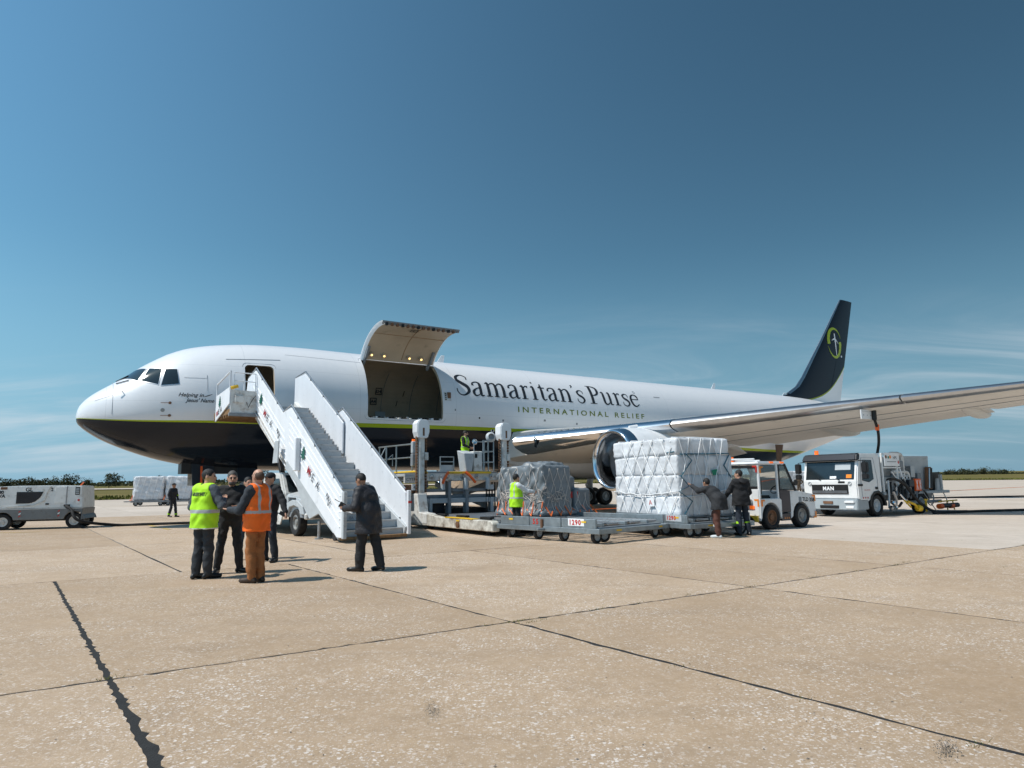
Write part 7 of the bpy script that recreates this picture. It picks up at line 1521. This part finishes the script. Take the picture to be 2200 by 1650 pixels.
def vest(o, I, m, bands, hem=.80, text=None, vert=False, trim=True, ex=.016):
    """open-armed safety vest as a shell over the trunk; bands are heights of reflective tape"""
    f, s, P = I['f'], I['s'], I['P']; g = 40; f.G.pop(g, None); I['trunk'](g, I['lw'] + ex * s)
    pl, nk = I['pl'], I['nk']
    zc = hem * s
    for sg in (1, -1): f.cone(g, pl + P['hv'] * np.array([sg, sg, 1]) * .7 + np.array([0, 0, .1 * s]), pl + P['hv'] * np.array([sg, sg, 1]) * .8 + np.array([0, 0, zc - pl[2] - .05]), .130 * s + I['lw'] + I['lk']['fat'] * s, .135 * s + I['lw'] + I['lk']['fat'] * s, .05)
    f.put(g, I['lo'], (I['hi'][0], I['hi'][1], zc + .02), lambda X, Y, Z: (Z - zc), .02, 'sub')
    for k, sh in (('L', I['shL']), ('R', I['shR'])):
        f.cone(g, sh + (sh - nk) * .10, P['el' + k], .078 * s + I['lw'], .07 * s + I['lw'], sub=True)
    f.ell(g, nk + np.array([0, -.04 * s, .05 * s]), (.085 * s, .10 * s, .10 * s), sub=True)
    V, Q, mi = f.mesh([g], lambda X, Y, Z, A: (.004 * np.sin(21 * Z + 15 * X + 2 * np.sin(9 * X)) + .0035 * np.sin(29 * X - 13 * Z + 11 * Y) + .003 * np.sin(37 * Z - 19 * Y + 3 * np.sin(13 * X))).astype(np.float32) * (s)); fc = V[Q].mean(1); mi = np.zeros(len(Q), int); z = fc[:, 2] / s
    for b0, b1 in bands: mi[(z > b0) & (z < b1)] = 1
    if vert: 
        xr = fc[:, 0] / s; mi[(np.abs(np.abs(xr) - .115) < .026) & (z > bands[0][1])] = 1
    if trim: mi[z < hem + .018] = 2
    v = bpy.data.objects.new('safety_vest', np_mesh('safety_vest', V, Q, [m, 'reflective', 'vest_trim'], mi)); link(v, o)
    if text:
        b = MB(); VV, FF = text_geo(text, .072 * s, bold=.004, align='CENTER')
        pts = []
        for q in VV:
            x_, z_ = -q[0] * .55, 1.335 * s + q[1]; near_ = V[np.argsort((V[:, 0] - x_) ** 2 + (V[:, 2] - z_) ** 2 + (V[:, 1] < 0) * 9)[:3]]; pts.append((x_, near_[:, 1].max() + .006, z_))
        b.add(pts, FF); tag(b.build('vest_lettering', 'black', o, fix=False), None, kind='stuff')
    return v
GRP = 'people talking by the stairs'
# 1 lime vest, back to the camera
o, I = person('man in lime safety vest with lettering on its back, seen from behind', (-5.18, 11.42, 0), R(160), 1.80, dict(elR=(-.33, -.02, 1.17), wrR=(-.16, -.25, 1.26), elL=(.29, -.02, 1.15), wrL=(.18, -.24, 1.10), yaw=R(-62), knL=(.09, -.01, .50), anL=(.11, .02, .085), toL=(.12, -.15, .035), knR=(-.08, -.04, .50), anR=(-.075, -.05, .085), toR=(-.13, -.21, .035), head=(-.02, -.04, 1.635), pnR=(.5, -.3, .8)), dict(top='slate_shirt', legs='trouser_grey', hair='hair_dark', fat=.022, legw=1.08, loose=.014)); vest(o, I, 'vest_lime', [(1.055, 1.105)], .80, 'AIR SIDE SAFETY')
# 2 bearded man in black facing the camera
person('bearded man in black T-shirt and glasses, facing the camera', (-5.03, 12.12, 0), R(16), 1.78, dict(elR=(-.34, .03, 1.16), wrR=(-.33, -.06, .88), elL=(.28, -.02, 1.17), wrL=(.14, -.22, 1.14), knR=(-.14, -.02, .50), anR=(-.19, .03, .085), toR=(-.21, -.14, .035), knL=(.13, -.02, .50), anL=(.18, .06, .085), toL=(.32, -.04, .035), yaw=R(12), pitch=R(4)), dict(top='cloth_black', legs='jeans_black', hair='hair_grey', beard=True, fat=.045, glasses=True, loose=.012))
# 3 orange vest, three-quarter back view
o, I = person('man in orange safety vest and brown trousers, gesturing with one hand', (-4.12, 10.95, 0), R(-112), 1.78, dict(elL=(.27, -.10, 1.12), wrL=(.24, -.33, 1.13), elR=(-.26, -.05, 1.15), wrR=(-.12, -.28, 1.12), knL=(.085, -.03, .50), anL=(.085, .02, .085), toL=(.10, -.14, .035), knR=(-.07, .0, .50), anR=(-.06, .06, .085), toR=(-.09, -.10, .035), pnL=(-.3, -.5, .8), curl=.15, yaw=R(-8), pitch=R(5)), dict(top='dark_jumper', legs='brown_trousers', shoes='shoe_brown', hair='hair_brown', bald=True, fat=.012, loose=.016, legw=1.04)); vest(o, I, 'vest_orange', [(1.07, 1.115)], .79, None, True, False)
# 4 man in cap behind
o, I = person('man in black cap and jacket holding a phone, behind the orange vest', (-4.98, 13.9, 0), R(-28), 1.78, dict(elL=(.36, .0, 1.18), wrL=(.50, -.06, .98), knL=(.13, -.02, .50), anL=(.17, .03, .085), toL=(.24, -.12, .035), elR=(-.26, -.06, 1.15), wrR=(-.15, -.22, 1.05), yaw=R(-10), pitch=R(6)), dict(top='cloth_black', legs='overall_navy', cap='cloth_black', hair='hair_dark', fat=.015, loose=.014))
ph = MB(); ph.box(-.038, .038, -.006, .006, 0, .15); po_ = ph.build('mobile_phone', 'black', None, bevel=.006); po_.matrix_world = Matrix.Translation((-4.98 + .56 * math.cos(R(-28)) + .09 * math.sin(R(-28)) , 13.9 + .56 * math.sin(R(-28)) - .09 * math.cos(R(-28)), .915)) @ Matrix.Rotation(R(-60), 4, 'Y'); tag(po_, 'small black phone held in the hand of the man in the cap', 'phone')
# 5 half-hidden worker
o, I = person('half-hidden worker in orange vest and blue jeans behind the bearded man', (-5.62, 14.35, 0), R(25), 1.70, dict(elL=(.28, -.05, 1.16), wrL=(.16, -.25, 1.18), yaw=R(20), knL=(.10, -.03, .50), anR=(-.13, .03, .085)), dict(top='navy_cloth', legs='jeans_blue', shoes='shoe_brown', hair='hair_dark', fat=.01)); vest(o, I, 'vest_orange', [(1.07, 1.115)], .82, None, True, False)
# 6 man in the dark coat reading a device
o, I = person('man in long black coat looking down at a device near the stairs foot', (-2.58, 12.15, 0), R(-112), 1.75, dict(chest=(0, -.05, 1.29), neck=(0, -.10, 1.455), head=(0, -.185, 1.59), pitch=R(32), yaw=R(-8), elL=(.31, -.08, 1.13), wrL=(.17, -.40, 1.10), elR=(-.29, -.12, 1.13), wrR=(-.08, -.42, 1.12), knL=(.09, -.10, .50), anL=(.09, -.12, .085), toL=(.10, -.30, .035), knR=(-.09, .09, .51), anR=(-.10, .20, .10), toR=(-.12, .05, .035), pnL=(-.3, 0, .9), pnR=(.3, 0, .9), curl=.9), dict(top='coat_black', legs='jeans_black', hair='hair_dark', coat=.66, loose=.026, fat=.02, skin='skin_dark', legw=1.05))
fwd = Vector((math.sin(R(-112)), -math.cos(R(-112)), 0)); dv = Vector((-2.58, 12.15, 0)) + fwd * .53
b = MB(); b.box(-.05, .05, -.012, .012, -.06, .10); b.cyl((.03, 0, .10), (.03, 0, .22), .006, 6); b.build('x', 'black'); rd = bpy.data.objects['x']; rd.name = 'handheld_radio'; rd.matrix_world = Matrix.Translation((dv.x, dv.y, 1.12)) @ Matrix.Rotation(R(-60), 4, 'Y'); tag(rd, 'black handheld radio in the hands of the man in the coat', 'radio')
b = MB(); b.grid([[(x * .15 - .06, y * .11, .03 * math.sin(x * 2 + y)) for x in range(3)] for y in range(3)]); pp = b.build('paper_sheet', 'letter_white', None, fix=False); pp.matrix_world = Matrix.Translation((dv.x - .08, dv.y - .08, 1.02)) @ Matrix.Rotation(R(25), 4, 'X'); tag(pp, 'folded white paper held by the man in the coat', 'paper')
# 7 loader hand reaching to the tarpaulin load
o, I = person('worker in lime vest and white shirt reaching out to the grey load', (.07, 19.5, 0), R(122), 1.76, dict(elR=(-.24, -.24, 1.27), wrR=(-.18, -.50, 1.24), elL=(.22, -.22, 1.24), wrL=(.12, -.46, 1.22), knL=(.09, -.02, .5), yaw=R(8)), dict(top='white_shirt', legs='jeans_black', hair='hair_dark', fat=.02), res=.014); vest(o, I, 'vest_lime', [(1.06, 1.10)], .82, None, True, False)
# 8 operator on the loader bridge
o, I = person('bearded loader operator in lime vest standing at the console', W(12.43 + 1.0, -8.5 + 1.7, 1.935), TH + R(35), 1.66, dict(elR=(-.27, -.06, 1.16), wrR=(-.14, -.27, 1.05), elL=(.27, -.08, 1.16), wrL=(.14, -.28, 1.05), yaw=R(25)), dict(top='cloth_black', legs='trouser_grey', hair='hair_dark', beard=True), res=.014); vest(o, I, 'vest_lime', [(1.06, 1.10)], .84, None, True, False)
# 9 man leaning on the bales
person('man in dark jacket and rust trousers leaning on the white bales', (5.40, 18.05, 0), R(-142), 1.74, dict(pelvis=(.0, .06, .92), chest=(0, -.12, 1.18), neck=(0, -.22, 1.33), head=(0, -.32, 1.45), pitch=R(8), elL=(.30, -.38, 1.24), wrL=(.26, -.60, 1.38), elR=(-.26, -.36, 1.15), wrR=(-.22, -.56, 1.22), knL=(.10, .02, .49), anL=(.10, .06, .085), toL=(.12, -.11, .035), knR=(-.14, -.22, .62), anR=(-.14, -.16, .32), toR=(-.15, -.32, .30), pnL=(0, -1, .2), pnR=(0, -1, .2), curl=.1, yaw=R(-10)), dict(top='cloth_coal', legs='rust_trousers', shoes='shoe_white', hair='hair_dark', skin='skin_dark', coat=.74, loose=.02, fat=.01), res=.013)
# 10 man with back turned beside the bales
o, I = person('man in black hooded jacket and navy trousers with yellow calf bands', (6.26, 18.72, 0), R(190), 1.78, dict(elL=(.30, -.10, 1.17), wrL=(.32, -.28, 1.02), elR=(-.27, -.04, 1.15), wrR=(-.22, -.20, .98), knR=(-.12, -.02, .5), anR=(-.17, .02, .085), toR=(-.22, -.14, .035), knL=(.10, .0, .5), anL=(.13, .05, .085), toL=(.15, -.12, .035), yaw=R(35), head=(.01, -.05, 1.63)), dict(top='cloth_black', legs='navy_cloth', hair='hair_dark', coat=.80, loose=.018, fat=.012), res=.013)
for an, kn in (((.13, .05, .085), (.10, 0, .5)), ((-.17, .02, .085), (-.12, -.02, .5))):
    a, k = np.array(an), np.array(kn); b = MB(); c = a + (k - a) * .56; d = a + (k - a) * .70; b.cyl(tuple(c), tuple(d), .079, 16); b.build('calf_band', 'vest_lime', o, smooth=True)
b = MB(); b.lathe([(0, .06), (.03, .10), (.07, .11), (.10, .07), (.11, .001)], (0, .09, 1.44), (0, .35, .4), 14); b.build('hood', 'cloth_black', o, smooth=True)
# 11 lone worker at left
o, I = person('lone worker in dark overalls and cap in front of the wrapped loads', (-17.7, 35.3, 0), R(70), 1.74, dict(knL=(.10, -.10, .5), anL=(.10, -.16, .085), toL=(.11, -.32, .035), anR=(-.10, .12, .1), toR=(-.11, -.04, .035)), dict(top='overall_navy', legs='overall_navy', cap='cloth_black', skin='skin_dark'), res=.02)
for q, r_ in ((((.10, -.15, .13), (.10, -.145, .18)), .08), (((-.105, .11, .14), (-.105, .10, .19)), .08), (((.272, .0, 1.08), (.272, .01, 1.13)), .068)): b = MB(); b.cyl(*q, r_, 12); b.build('reflective_band', 'vest_lime', o)
# 12 soldier
person('soldier in brown camouflage standing hands on hips by the distant sacks', (28.4, 67.5, ground_z(67.5)), R(-10), 1.78, dict(elL=(.40, .05, 1.18), wrL=(.20, -.06, 1.02), elR=(-.40, .05, 1.18), wrR=(-.20, -.06, 1.02), anL=(.17, .03, .085), anR=(-.17, .03, .085)), dict(top='camo', legs='camo', hair='hair_dark', loose=.02), res=.03)
